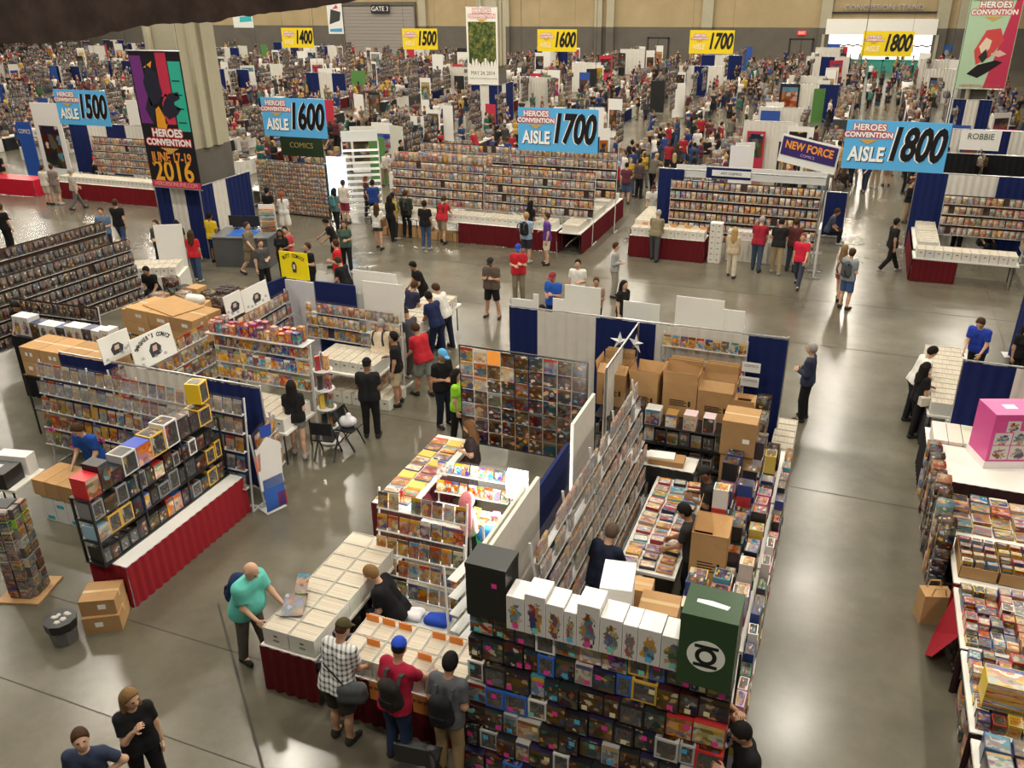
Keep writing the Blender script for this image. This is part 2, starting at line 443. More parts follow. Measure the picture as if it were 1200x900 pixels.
text('CONCESSION STAND', .75, t, (0, -.05, 0), 'metal', sx=1.05, extrude=.06)
b = MB(); b.box(-5.2, -.1, -.55, 5.2, .1, -.4, 'black_metal'); part('rail', b.mesh('rail'), t)
for k in range(7):
    x = wx(970 + k * 18.5, 70, 97); b = MB(); b.cbox((0, 0, .55), (1.5, .7, 1.1), 'plastic'); b.cbox((0, 0, 1.13), (1.6, .8, .06), 'paper')
    thing('service_counter', 'teal concession service counter below the bright opening', 'counter', (x, 97, 0), 0, 'teal concession counters', b.mesh('counter'), (.05, .32, .26))

# columns
def column(name, x, y, w=1.25, d=1.9):
    b = MB(); b.box(-w / 2, -d / 2, 3.6, w / 2, d / 2, 15, 'column_cream'); b.box(-w / 2 - .01, -d / 2 - .01, 0, w / 2 + .01, d / 2 + .01, 3.6, 'wall_grey')
    for s in (-.28, .28): b.box(w / 2, s - .14, 3.6, w / 2 + .14, s + .14, 15, 'column_cream')
    b.tube((-.3, -d / 2 - .14, 2.5), (-.3, -d / 2 - .14, 15), .12, 'column_cream', 10)
    return setting(name, b.mesh(name), (x, y, 0))
column('column', -21.2, 24.1)
column('column', -23.2, 55.2)
column('column', 5.4, 55.2)

# dark rough soffit edge close above the viewpoint
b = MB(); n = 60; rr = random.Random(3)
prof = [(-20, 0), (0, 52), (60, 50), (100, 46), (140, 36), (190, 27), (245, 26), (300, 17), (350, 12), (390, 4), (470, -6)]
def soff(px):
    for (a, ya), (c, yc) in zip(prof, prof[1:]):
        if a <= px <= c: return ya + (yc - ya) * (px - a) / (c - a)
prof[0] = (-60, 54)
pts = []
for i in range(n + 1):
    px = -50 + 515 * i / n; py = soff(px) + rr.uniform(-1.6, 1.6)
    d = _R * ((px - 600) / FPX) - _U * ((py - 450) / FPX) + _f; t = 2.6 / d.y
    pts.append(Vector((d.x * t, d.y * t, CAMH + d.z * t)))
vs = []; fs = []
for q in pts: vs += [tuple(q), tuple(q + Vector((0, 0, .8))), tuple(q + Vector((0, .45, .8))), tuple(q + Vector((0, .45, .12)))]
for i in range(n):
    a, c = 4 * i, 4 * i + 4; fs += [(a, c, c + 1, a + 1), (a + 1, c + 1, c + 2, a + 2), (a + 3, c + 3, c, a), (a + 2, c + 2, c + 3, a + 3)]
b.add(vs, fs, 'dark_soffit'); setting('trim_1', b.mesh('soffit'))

# ---------------------------------------------------------------- people
# A body is one surface: blended limbs, torso, neck and head, meshed from a distance field; hands with five fingers join it at the wrist.
def sdf_mesh(prims, h, k=.03, clips=(), pad=.0):
    lo = np.full(3, 1e9); hi = -lo
    bbs = []
    for p in prims:
        if p[0] == 'c':
            a, b2 = np.array(p[1], float), np.array(p[2], float); r = max(p[3], p[4])
            l, u = np.minimum(a, b2) - r, np.maximum(a, b2) + r
        else:
            c = np.array(p[1], float); r = max(p[2]); l, u = c - r, c + r
        bbs.append((l, u)); lo = np.minimum(lo, l); hi = np.maximum(hi, u)
    lo = lo - 2.5 * h; hi = hi + 2.5 * h
    n = np.ceil((hi - lo) / h).astype(int) + 1
    D = np.full(n, .5, dtype=np.float32)
    ax = [lo[i] + h * np.arange(n[i]) for i in range(3)]
    for p, (l, u) in zip(prims, bbs):
        m = k + 2.5 * h
        i0 = np.maximum(((l - m - lo) / h).astype(int), 0); i1 = np.minimum(np.ceil((u + m - lo) / h).astype(int) + 1, n)
        sl = tuple(slice(a, b2) for a, b2 in zip(i0, i1))
        X, Y, Z = ax[0][sl[0]][:, None, None], ax[1][sl[1]][None, :, None], ax[2][sl[2]][None, None, :]
        if p[0] == 'c':
            a, b2, ra, rb = np.array(p[1], float), np.array(p[2], float), p[3], p[4]
            ab = b2 - a; L = max(ab @ ab, 1e-9)
            t = np.clip(((X - a[0]) * ab[0] + (Y - a[1]) * ab[1] + (Z - a[2]) * ab[2]) / L, 0, 1)
            d = np.sqrt((X - a[0] - t * ab[0]) ** 2 + (Y - a[1] - t * ab[1]) ** 2 + (Z - a[2] - t * ab[2]) ** 2) - (ra + t * (rb - ra))
            cl = p[5] if len(p) > 5 else None
        else:
            c, r = np.array(p[1], float), np.array(p[2], float); R = p[3] if len(p) > 3 and p[3] is not None else np.eye(3)
            dx, dy, dz = X - c[0], Y - c[1], Z - c[2]
            q = [(R[i][0] * dx + R[i][1] * dy + R[i][2] * dz) for i in range(3)]
            g = np.sqrt(sum((q[i] / r[i]) ** 2 for i in range(3))); g2 = np.sqrt(sum((q[i] / r[i] ** 2) ** 2 for i in range(3)))
            d = g * (g - 1) / np.maximum(g2, 1e-6)
            cl = p[4] if len(p) > 4 else None
        if cl is not None:
            for (cp, cn) in cl:
                d = np.maximum(d, (X - cp[0]) * cn[0] + (Y - cp[1]) * cn[1] + (Z - cp[2]) * cn[2])
        s = D[sl]; q = np.maximum(k - np.abs(s - d), 0) / k
        D[sl] = np.minimum(s, d) - q * q * k * .25
    for (cp, cn) in clips:
        D = np.maximum(D, (ax[0][:, None, None] - cp[0]) * cn[0] + (ax[1][None, :, None] - cp[1]) * cn[1] + (ax[2][None, None, :] - cp[2]) * cn[2])
    return snets(D, lo, h)

def snets(D, lo, h):
    I = D < 0
    nx, ny, nz = np.array(D.shape) - 1
    cnt = np.zeros((nx, ny, nz), np.float32); acc = np.zeros((nx, ny, nz, 3), np.float32)
    cor = [(i, j, k) for i in (0, 1) for j in (0, 1) for k in (0, 1)]
    def S(A, c): return A[c[0]:c[0] + nx, c[1]:c[1] + ny, c[2]:c[2] + nz]
    for a in cor:
        for axis in range(3):
            if a[axis]: continue
            c = list(a); c[axis] = 1
            ia, ic = S(I, a), S(I, c); m = ia != ic
            if not m.any(): continue
            w = np.nonzero(m)
            da, dc = S(D, a)[w], S(D, c)[w]; t = da / (da - dc)
            pos = np.tile(np.array(a, np.float32), (len(t), 1)); pos[:, axis] += t
            acc[w] += pos; cnt[w] += 1
    w = np.nonzero(cnt); idx = np.full((nx, ny, nz), -1, np.int64); idx[w] = np.arange(len(w[0]))
    V = (np.stack(w, -1) + acc[w] / cnt[w][:, None]) * h + lo
    F = []
    for axis in range(3):
        u, v = (axis + 1) % 3, (axis + 2) % 3
        A = [slice(None)] * 3; B = [slice(None)] * 3; A[axis] = slice(0, -1); B[axis] = slice(1, None)
        m = I[tuple(A)] != I[tuple(B)]
        q = np.nonzero(m); q = np.stack(q, -1)
        ok = (q[:, u] > 0) & (q[:, v] > 0) & (q[:, u] < D.shape[u] - 1) & (q[:, v] < D.shape[v] - 1); q = q[ok]
        if not len(q): continue
        du = np.zeros(3, int); dv = np.zeros(3, int); du[u] = 1; dv[v] = 1
        g = lambda z: idx[z[:, 0], z[:, 1], z[:, 2]]
        quad = np.stack([g(q - du - dv), g(q - dv), g(q), g(q - du)], -1)
        flip = ~I[q[:, 0], q[:, 1], q[:, 2]]
        quad[flip] = quad[flip][:, ::-1]
        F.append(quad)
    F = np.concatenate(F) if F else np.zeros((0, 4), int)
    F = F[(F >= 0).all(1)]
    return V, F

def npmesh(name, groups):
    """groups: list of (V, F, material) joined into one smooth mesh"""
    V = np.concatenate([g[0] for g in groups]); off = 0; Fs = []; mi = []; names = []
    for v, f, m in groups:
        Fs.append(f + off); off += len(v)
        if m not in names: names.append(m)
        mi += [names.index(m)] * len(f)
    F = np.concatenate(Fs)
    me = bpy.data.meshes.new(name)
    me.vertices.add(len(V)); me.vertices.foreach_set('co', V.astype(np.float32).ravel())
    me.loops.add(F.size); me.loops.foreach_set('vertex_index', F.astype(np.int32).ravel())
    me.polygons.add(len(F)); me.polygons.foreach_set('loop_start', np.arange(0, F.size, 4, dtype=np.int32))
    for m in names: me.materials.append(M[m])
    me.polygons.foreach_set('material_index', np.array(mi, np.int32)); me.polygons.foreach_set('use_smooth', np.ones(len(F), bool))
    me.update(calc_edges=True)
    return me

ARMS = dict(down=((.16, .02, -1), (.05, .22, -1)), hold=((.14, -.02, -1), (-.55, .85, .10)), read=((.12, .15, -1), (-.40, .9, .40)), reach=((.10, .80, -.62), (-.05, .95, -.30)),
            table=((.08, .42, -.9), (-.12, .9, -.38)), hip=((.62, -.25, -.8), (-.75, .45, -.25)), chin=((.05, .35, -.9), (-.45, .45, .8)), over=((.75, .25, .55), (-.85, -.15, .55)),
            back=((.16, -.2, -1), (.02, .1, -1)), swing=((.12, .42, -1), (.0, .75, -.8)), strap=((.25, .1, -.9), (-.35, .5, .85)), phone=((.2, .2, -.9), (-.35, .6, .8)), side=((.35, .3, -.8), (.1, .9, -.2)),
            cross=((.10, .12, -1), (-.95, .45, .08)), far=((.05, .95, -.42), (-.05, .97, -.2)), drop=((.10, .75, -.7), (.0, .35, -1)))

def V3(*a): return np.array(a, float)
def nrm(v): return v / np.linalg.norm(v)

_hand = {}
def hand_local(curl, vox):
    """right hand along -z from the wrist, thumb towards +y, palm facing -x"""
    key = (curl, vox)
    if key in _hand: return _hand[key]
    P = [('c', (0, -.022, -.02), (0, -.028, -.085), .018, .014), ('c', (0, 0, -.015), (0, 0, -.09), .019, .014), ('c', (0, .022, -.02), (0, .026, -.085), .018, .014)]
    for y, L in ((-.034, .058), (-.012, .074), (.011, .080), (.033, .070)):
        a = V3(0, y, -.085); d1 = nrm(V3(-curl * .6, y * .6, -1)); b1 = a + d1 * L * .5
        d2 = nrm(V3(-curl * 1.6, y * .4, -1 + curl * .5)); c1 = b1 + d2 * L * .5
        P += [('c', a, b1, .0105, .0095), ('c', b1, c1, .0095, .008)]
    a = V3(0, .028, -.03); b1 = a + V3(-.012, .034, -.026); c1 = b1 + V3(-.012, .010, -.034)
    P += [('c', a, b1, .014, .0115), ('c', b1, c1, .011, .009)]
    _hand[key] = sdf_mesh(P, vox, .008)
    return _hand[key]

class Pose: pass
def skeleton(lean=0., twist=0., head=(0., 0.), larm='down', rarm='down', legs='stand', w=1.0, female=False, squat=0.0, side=0.0):
    J = Pose()
    hz = .93 - squat
    if legs == 'stride': hz = .905
    if legs == 'sit': hz = .50
    J.P = V3(0, 0, hz)
    ct, st = math.cos(twist), math.sin(twist)
    u = nrm(V3(side, -math.sin(lean), math.cos(lean))); f0 = V3(0, -math.cos(lean), -math.sin(lean)); x0 = nrm(np.cross(f0, u)) * -1
    x0 = nrm(np.cross(u, f0)) if nrm(np.cross(u, f0))[0] > 0 else -nrm(np.cross(u, f0))
    J.u = u; J.x = x0 * ct + f0 * st; J.f = f0 * ct - x0 * st
    J.at = lambda x, z, y=0.: J.P + x * J.x + z * J.u + y * J.f
    J.px = V3(1, 0, 0); J.pf = V3(0, -1, 0)
    J.sh = {}; J.el = {}; J.wr = {}; J.hd = {}
    sw = .175 if not female else .152
    for s, a in ((1, larm), (-1, rarm)):
        up, fo = ARMS[a] if isinstance(a, str) else a
        cv = lambda d: nrm(d[0] * s * J.x + d[1] * J.f + d[2] * J.u)
        # forearms held in front hang with gravity a little
        J.sh[s] = J.at(s * sw, .455); J.el[s] = J.sh[s] + .285 * cv(up); J.wr[s] = J.el[s] + .25 * cv(fo); J.hd[s] = cv(fo)
    hp, hy = head
    c, s_ = math.cos(hp), math.sin(hp)
    un = nrm(J.u * .6 + V3(0, 0, .4)); fh = J.f - un * (J.f @ un); fh = nrm(fh); xh = J.x
    fh, xh = fh * math.cos(hy) + xh * math.sin(hy), xh * math.cos(hy) - fh * math.sin(hy)
    J.hf = fh * c - un * s_; J.hu = un * c + fh * s_; J.hx = xh
    J.neck = J.at(0, .50); J.hc = J.neck + un * .100 + J.hu * .085 + J.hf * .028
    J.hip = {s: J.P + V3(s * .088, 0, -.03) for s in (1, -1)}
    if legs == 'stand': A = {1: V3(.12, .0, .085), -1: V3(-.11, .02, .085)}
    elif legs == 'wide': A = {1: V3(.21, -.03, .085), -1: V3(-.17, .03, .085)}
    elif legs == 'lead': A = {1: V3(.12, -.16, .085), -1: V3(-.11, .10, .085)}
    elif legs == 'stride': A = {1: V3(.09, -.32, .10), -1: V3(-.09, .33, .15)}
    elif legs == 'close': A = {1: V3(.075, .0, .085), -1: V3(-.075, .01, .085)}
    elif legs == 'sit': A = {1: V3(.13, -.42, .085), -1: V3(-.13, -.40, .085)}
    elif legs == 'cross': A = {1: V3(-.05, -.06, .085), -1: V3(.02, .06, .085)}
    J.ank = A; J.knee = {}
    for s in (1, -1):
        h, a = J.hip[s], A[s]; d = a - h; L = np.linalg.norm(d); l1, l2 = .42, .40
        if L > l1 + l2 - .002: J.knee[s] = h + d * l1 / (l1 + l2)
        else:
            q = (l1 * l1 - l2 * l2 + L * L) / (2 * L); e = math.sqrt(max(l1 * l1 - q * q, 0)); n = V3(s * .12, -1, .05 if legs != 'sit' else 1.0); n = n - d * (n @ d) / (L * L)
            J.knee[s] = h + d * q / L + nrm(n) * e
    J.w = w; J.female = female
    return J

def body_parts(J, vox, sleeve='short', bottom='long', hair='short', belly=0., hands=True, face=True, loose=0.0):
    w = J.w; fem = J.female; at = J.at; out = {}
    def torso(e):
        bw = .085 * (1.05 if fem else 1); P = []
        for s in (1, -1):
            P += [('c', at(s * bw * w, .02), at(s * .07 * w, .20), .105 * w + e, .092 * w + e), ('c', at(s * .07 * w, .20), at(s * (.085 if not fem else .07) * w, .37), .092 * w + e, .097 * w + e),
                  ('c', at(0, .43), at(s * (.16 if not fem else .14), .45), .075 + e, .060 + e)]
            if fem: P.append(('e', at(s * .065, .315, .075), (.062 + e,) * 3))
        if belly: P.append(('e', at(0, .14, .05 + .06 * belly), (.15 * w + e, .10 + .09 * belly + e, .16 + e), np.stack([J.x, J.f, J.u])))
        return P
    B = torso(0)
    B.append(('c', J.neck - J.u * .03, J.hc - J.hu * .06 - J.hf * .02, .056, .050))
    RH = np.stack([J.hx, J.hf, J.hu])
    B.append(('e', J.hc + J.hf * -.012 + J.hu * .012, (.080, .098, .113), RH))
    B.append(('e', J.hc + J.hf * .028 - J.hu * .055, (.052, .058, .062), RH))
    if face:
        B.append(('c', J.hc + J.hf * .078 + J.hu * .012, J.hc + J.hf * .102 - J.hu * .018, .011, .014))
        for s in (1, -1): B.append(('e', J.hc + J.hx * s * .078 - J.hu * .004 - J.hf * .008, (.010, .020, .032), RH))
    for s in (1, -1):
        B += [('c', J.sh[s], J.el[s], .050 * w ** .5, .040), ('c', J.el[s], J.wr[s], .041, .026)]
        B += [('c', J.hip[s], J.knee[s], .088 * w ** .6, .056), ('c', J.knee[s], J.ank[s] + V3(0, 0, .02), .056, .038), ('c', J.knee[s] * .62 + J.ank[s] * .38 + V3(0, .018, 0), J.knee[s] * .4 + J.ank[s] * .6 + V3(0, .012, 0), .050, .042)]
        B += [('c', J.ank[s], J.ank[s] + V3(s * .015, -.12, -.045), .040, .030)]
        if not hands: B.append(('c', J.wr[s] + J.hd[s] * .02, J.wr[s] + J.hd[s] * .12, .030, .024))
    G_ = [(*sdf_mesh(B, vox, .035), 'skin')]
    if hands:
        hv = min(vox * .5, .009)
        for s in (1, -1):
            Vh, Fh = hand_local(.55, hv)
            z = -J.hd[s]; inner = -J.x * s; inner = inner - z * (inner @ z); inner = inner - V3(0, 0, 1) * .6 + z * (z[2] * .6) if abs(z[2]) < .8 else inner
            inner = nrm(inner - z * (inner @ z)); y = np.cross(z, -inner)
            thumb = J.f * .6 + V3(0, 0, .6)
            V = Vh.copy(); V[:, 1] *= (1 if y @ thumb > 0 else -1)
            Fh2 = Fh if y @ thumb > 0 else Fh[:, ::-1]
            Wd = J.wr[s] + np.outer(V[:, 0], -inner) + np.outer(V[:, 1], y) + np.outer(V[:, 2], z)
            G_.append((Wd, Fh2, 'skin'))
    if face:
        for s in (1, -1):
            G_.append((*sdf_mesh([('e', J.hc + J.hx * s * .033 + J.hf * .086 + J.hu * .020, (.015, .010, .008), RH)], .0045, .004), 'eye_dark'))
            G_.append((*sdf_mesh([('c', J.hc + J.hx * s * .018 + J.hf * .092 + J.hu * .040, J.hc + J.hx * s * .050 + J.hf * .078 + J.hu * .042, .0045, .004)], .004, .004), 'hair' if hair != 'bald' else 'eye_dark'))
        G_.append((*sdf_mesh([('c', J.hc + J.hx * -.022 + J.hf * .082 - J.hu * .052, J.hc + J.hx * .022 + J.hf * .082 - J.hu * .052, .006, .006)], .0045, .004), 'lip'))
    out['body'] = npmesh('body', G_)
    # top
    e = .016 + loose; T = torso(e)
    for s in (1, -1):
        T += [('c', at(s * .07 * w, .03), at(s * .075 * w, -.09), .115 * w + e, .125 * w + e)]
        ad = nrm(J.el[s] - J.sh[s])
        if sleeve == 'short': T.append(('c', J.sh[s], J.el[s], .052 * w ** .5 + e, .048 + e, [(J.sh[s] + ad * .20, ad)]))
        elif sleeve == 'long':
            fd = nrm(J.wr[s] - J.el[s])
            T += [('c', J.sh[s], J.el[s], .052 * w ** .5 + e, .044 + e), ('c', J.el[s], J.wr[s], .043 + e, .032 + e, [(J.wr[s] - fd * .015, fd)])]
        else: T.append(('c', J.sh[s], J.sh[s] + ad * .04, .05 + e, .05 + e, [(J.sh[s] + ad * .03, ad)]))
    hem = -.085 if bottom != 'dress' else -.05
    out['top'] = npmesh('top', [(*sdf_mesh(T, vox, .03 if not belly else .09, [(at(0, hem), -J.u), (at(0, .535, .0), nrm(J.u * .9 + J.f * .25))]), 'cloth')])
    # trousers, shorts or skirt
    L = []; e = .014 + loose
    for s in (1, -1):
        L.append(('c', J.P + J.px * s * .078 * w + V3(0, 0, .05), J.P + V3(s * .085 * w, .005, -.05), .102 * w + e * .6, .098 * w + e))
        td = nrm(J.knee[s] - J.hip[s]); sd = nrm(J.ank[s] - J.knee[s])
        if bottom == 'short': L += [('c', J.hip[s], J.knee[s], .092 * w ** .6 + e, .074 + e * 1.4, [(J.knee[s] - td * .035, td)])]
        elif bottom == 'brief': L += [('c', J.hip[s], J.knee[s], .092 * w ** .6 + e, .074 + e * 1.4, [(J.knee[s] - td * .22, td)])]
        elif bottom in ('skirt', 'dress'): L += [('c', J.hip[s], J.knee[s] + V3(s * .03, 0, 0), .095 * w + e, .13, [(J.knee[s] + td * (.02 if bottom == 'skirt' else .25), td)])]
        else: L += [('c', J.hip[s], J.knee[s], .090 * w ** .6 + e, .062 + e), ('c', J.knee[s], J.ank[s], .062 + e, .050 + e, [(J.ank[s] + sd * .01, sd)])]
    out['bottom'] = npmesh('bottom', [(*sdf_mesh(L, vox, .02, [(J.P + V3(0, 0, .11), V3(0, 0, 1))]), 'cloth')])
    # shoes
    for s in (1, -1):
        a = J.ank[s]; fz = a[2] - .085
        up = a[2] > .12
        toe = a + V3(s * .03, -.15, -.045 - (.045 if up else 0))
        out['shoe%d' % s] = npmesh('shoe', [(*sdf_mesh([('c', a + V3(0, .03, -.04), toe, .050, .040), ('c', a + V3(0, .015, .0), a + V3(0, .02, -.03), .048, .05)], max(vox * .8, .012), .02, [(V3(0, 0, 0), V3(0, 0, -1))]), 'cloth')])
    # hair or cap
    hb = J.hc - J.hf * .016 + J.hu * .018
    cut = [(J.hc + J.hu * .066 + J.hf * .062, nrm(J.hf * .86 - J.hu * .50))]
    Hm = []
    if hair in ('short', 'long', 'bun', 'pony'):
        Hm.append(('e', hb, (.093, .112, .123), RH, cut))
        if hair == 'long':
            for s in (1, -1): Hm += [('c', hb + J.hx * s * .045 - J.hf * .05, J.at(s * .065, .40, -.085), .058, .045), ('c', hb + J.hx * s * .066 - J.hf * .01, J.at(s * .10, .42, .0), .034, .026)]
            Hm.append(('c', hb - J.hf * .06, J.at(0, .34, -.10), .06, .045))
        if hair == 'bun': Hm.append(('e', hb - J.hf * .09 + J.hu * .07, (.045,) * 3))
        if hair == 'pony': Hm.append(('c', hb - J.hf * .11 + J.hu * .02, J.at(0, .42, -.12), .04, .025))
    elif hair == 'ring': Hm.append(('e', hb, (.085, .104, .105), RH, cut + [(J.hc + J.hu * .03, J.hu)]))
    elif hair == 'cap':
        Hm.append(('e', hb + J.hu * .012, (.096, .114, .116), RH, [(J.hc + J.hu * .035, -J.hu)]))
        Hm.append(('e', J.hc + J.hf * .115 + J.hu * .045, (.072, .085, .012), RH))
    elif hair == 'capback':
        Hm.append(('e', hb + J.hu * .012, (.096, .114, .116), RH, [(J.hc + J.hu * .03, -J.hu)]))
        Hm.append(('e', J.hc - J.hf * .125 + J.hu * .04, (.065, .075, .012), RH))
    elif hair == 'hood':
        Hm.append(('e', hb, (.105, .12, .13), RH, [(J.hc + J.hf * .05, J.hf)]))
    if Hm: out['hair'] = npmesh('hair', [(*sdf_mesh(Hm, min(vox, .018) if vox < .03 else vox, .02), 'cloth' if 'cap' in hair or hair == 'hood' else 'hair')])
    if hair in ('cap', 'capback'):
        out['fringe'] = npmesh('hair', [(*sdf_mesh([('e', hb, (.084, .103, .10), RH, cut + [(J.hc + J.hu * .04, J.hu)])], min(vox, .018) if vox < .03 else vox, .02), 'hair')])
    return out

PARTNAME = dict(short='shorts', long='trousers', brief='shorts', skirt='skirt', dress='skirt')
def figure(key, vox, **kw):
    """cached meshes of one pose and outfit cut"""
    def mk():
        sk = {k: v for k, v in kw.items() if k in ('lean', 'twist', 'head', 'larm', 'rarm', 'legs', 'w', 'female', 'squat', 'side')}
        bd = {k: v for k, v in kw.items() if k not in sk}
        return body_parts(skeleton(**sk), vox, **bd)
    return cached(('fig', key), mk)

SKIN = dict(pale=(.62, .38, .27), fair=(.55, .33, .22), tan=(.42, .23, .14), brown=(.20, .10, .055), dark=(.09, .045, .025))
HAIRC = dict(black=(.012, .010, .009), brown=(.055, .028, .014), light=(.20, .115, .05), blond=(.38, .24, .10), grey=(.30, .28, .26), red=(.25, .06, .02))
def person(fig, fkw, loc, rot, label, top, bottom, skin='fair', hair='brown', shoes=(.03, .03, .03), capc=None, h=1.75, group=None, top_mat=None, name='person'):
    s = h / 1.75
    o = thing(name, label, 'person', loc, rot, group, fig['body'], SKIN.get(skin, skin), s)
    tm = fig['top']
    if top_mat:
        tm = tm.copy(); tm.materials.clear(); tm.materials.append(M[top_mat])
    part('shirt', tm, o, color=top)
    part(PARTNAME[fkw.get('bottom', 'long')], fig['bottom'], o, color=bottom)
    for k in ('shoe1', 'shoe-1'): part('shoe', fig[k], o, color=shoes)
    hc = HAIRC.get(hair, hair)
    cap = fkw.get('hair') in ('cap', 'capback')
    if 'hair' in fig: part('cap' if cap else 'hair', fig['hair'], o, color=capc if cap and capc else hc)
    if 'fringe' in fig: part('hair', fig['fringe'], o, color=hc)
    return o

def backpack(o, label, color, loc, rot, h=1.2, size=(.30, .17, .42)):
    def mk():
        V, F = sdf_mesh([('c', (sx, 0, z0), (sx, 0, z1), .075, .06) for sx, z0, z1 in ((-.08, -.13, .13), (.08, -.13, .13))] + [('c', (-.06, -.05, -.1), (.06, -.05, -.1), .06, .06), ('c', (0, -.01, -.12), (0, -.01, .16), .10, .085)], .02, .06)
        return npmesh('pack', [(V, F, 'cloth')])
    t = thing('backpack', label, 'backpack', loc, rot, None, cached('packbody', mk), color)
    def st():
        b = MB()
        for s in (-1, 1):
            pts = [(s * .10, .05, .14), (s * .10, .12, .22), (s * .11, .24, .20), (s * .12, .29, .05), (s * .12, .20, -.10), (s * .10, .06, -.15)]
            for p, q in zip(pts, pts[1:]): b.bar(p, q, .045, 'cloth', .012)
        return b.mesh('straps')
    part('strap', cached('packstrap', st), t, color=(.05, .05, .05))
    def pk():
        b = MB(); b.box(-.09, -.125, -.16, .09, -.10, .0, 'cloth'); return b.mesh('pocket')
    part('pocket', cached('packpocket', pk), t, color=tuple(c * .7 for c in color))
    return t

# ---------------------------------------------------------------- frames of reference and repeated kinds
class Fr:
    """a local frame on the hall floor: origin, yaw"""
    def __init__(self, loc, rot=0.0): self.o = Vector(loc); self.r = rot; self.c = math.cos(rot); self.s = math.sin(rot)
    def at(self, x, y, z=0.0): return Vector((self.o.x + x * self.c - y * self.s, self.o.y + x * self.s + y * self.c, self.o.z + z))

REST = dict(comic=[], dark=[], longbox=[], toy=[], table=[])
TOYS = [0]
def rest(kind, c, s, r): REST[kind].append((tuple(c), s, r, rnd.random()))

def boxmesh(key, w, d, h, m, bev=0):
    def mk():
        b = MB(); b.box(-w / 2, -d / 2, 0, w / 2, d / 2, h, m); return b.mesh(key)
    return cached((key, w, d, h, m), mk)

def pleats(b, pts, z0, z1, m, amp=.022, period=.16, flare=1.0, closed=False):
    """a hanging pleated cloth along a path"""
    P = []
    for a, c in zip(pts, pts[1:]):
        a = Vector((a[0], a[1], 0)); c = Vector((c[0], c[1], 0)); L = (c - a).length; n = max(2, int(L / period * 4)); d = (c - a) / L; nr = Vector((d.y, -d.x, 0))
        for k in range(n + (c[:] == Vector((*pts[-1][:2], 0))[:])):
            P.append((a + d * L * k / n, nr, k))
    vs = []
    for p, nr, k in P:
        o = amp * math.sin(k * PI / 2 + .3 * math.sin(k * 1.7))
        q0 = p + nr * (o * flare + .012); q1 = p + nr * (o * .45)
        vs += [(q0.x, q0.y, z0), (q1.x, q1.y, z1)]
    fs = [(2 * i, 2 * i + 2, 2 * i + 3, 2 * i + 1) for i in range(len(P) - 1)]
    b.add(vs, fs, m, [[(0, 0), (1, 0), (1, 1), (0, 1)]] * len(fs))
    return b

def table(loc, rot, W, D, label, group=None, skirt=None, top=(.78, .76, .70), sides='fblr', h=.74, name=None, legs=True, topc=None):
    """folding table; a skirted one carries a pleated skirt on the named sides"""
    t = thing(name or ('skirted_table' if skirt else 'folding_table'), label, 'table', loc, rot, group)
    b = MB(); b.box(-W / 2, -D / 2, h - .045, W / 2, D / 2, h, 'plastic'); part('tabletop', b.mesh('tabletop'), t, color=topc or top)
    def leg(): 
        b = MB(); b.tube((0, 0, 0), (0, 0, h - .045), .016, 'black_metal', 6); return b.mesh('leg')
    for sx in (-1, 1):
        for sy in (-1, 1): part('leg', cached(('tleg', h), leg), t, (sx * (W / 2 - .12), sy * (D / 2 - .08), 0))
    if skirt:
        e = .012; c = [(-W / 2 - e, -D / 2 - e), (W / 2 + e, -D / 2 - e), (W / 2 + e, D / 2 + e), (-W / 2 - e, D / 2 + e)]
        seg = dict(f=(c[0], c[1]), r=(c[1], c[2]), b=(c[2], c[3]), l=(c[3], c[0]))
        def mk():
            b = MB()
            for k in sides: pleats(b, seg[k], .015, h - .004, 'drape')
            return b.mesh('skirt', True)
        part('skirt', cached(('skirt', round(W, 3), round(D, 3), sides, h), mk), t, color=skirt)
    return t

def drape_run(loc, rot, panels, h, label, group=None, name='pipe_and_drape', z0=.03, label_parts=None):
    """pipe and drape: panels = [(width, colour)], front is -y; origin at the left end"""
    t = thing(name, label, 'drape', loc, rot, group); x = 0.0
    for i, (w, c) in enumerate(panels):
        def mk():
            b = MB(); pleats(b, [(0, 0), (w, 0)], z0, h - .02, 'drape', .03, .22); return b.mesh('drape', True)
        if c: part('drape', cached(('drape', round(w, 2), h, z0), mk), t, (x, 0, 0), color=c)
        x += w
    b = MB(); b.tube((0, .03, h), (x, .03, h), .02, 'metal', 8); part('crossbar', b.mesh('crossbar'), t)
    def pole():
        b = MB(); b.tube((0, 0, 0), (0, 0, h + .03), .022, 'metal', 8); b.box(-.18, -.18, 0, .18, .18, .012, 'metal'); return b.mesh('pole')
    for px in (0, x): part('pole', cached(('pole', h), pole), t, (px, .04, 0))
    return t

def comic_meshes(w=.17, h=.26):
    return boxmesh('comic', w, .012, h, 'print_glossy')
COMICS = [0]
def comic(p, rot, lean, label, group, w=.17, h=.26, m='print_glossy', cap=305):
    if COMICS[0] >= cap:
        rest('dark' if m != 'print_glossy' else 'comic', p + Vector((0, 0, h / 2)), (w, .03, h), rot); return
    COMICS[0] += 1
    o = thing('comic_book', label, 'comic', p, 0, group, boxmesh('comic', w, .012, h, m))
    o.rotation_euler = (-lean, 0, rot)
    return o

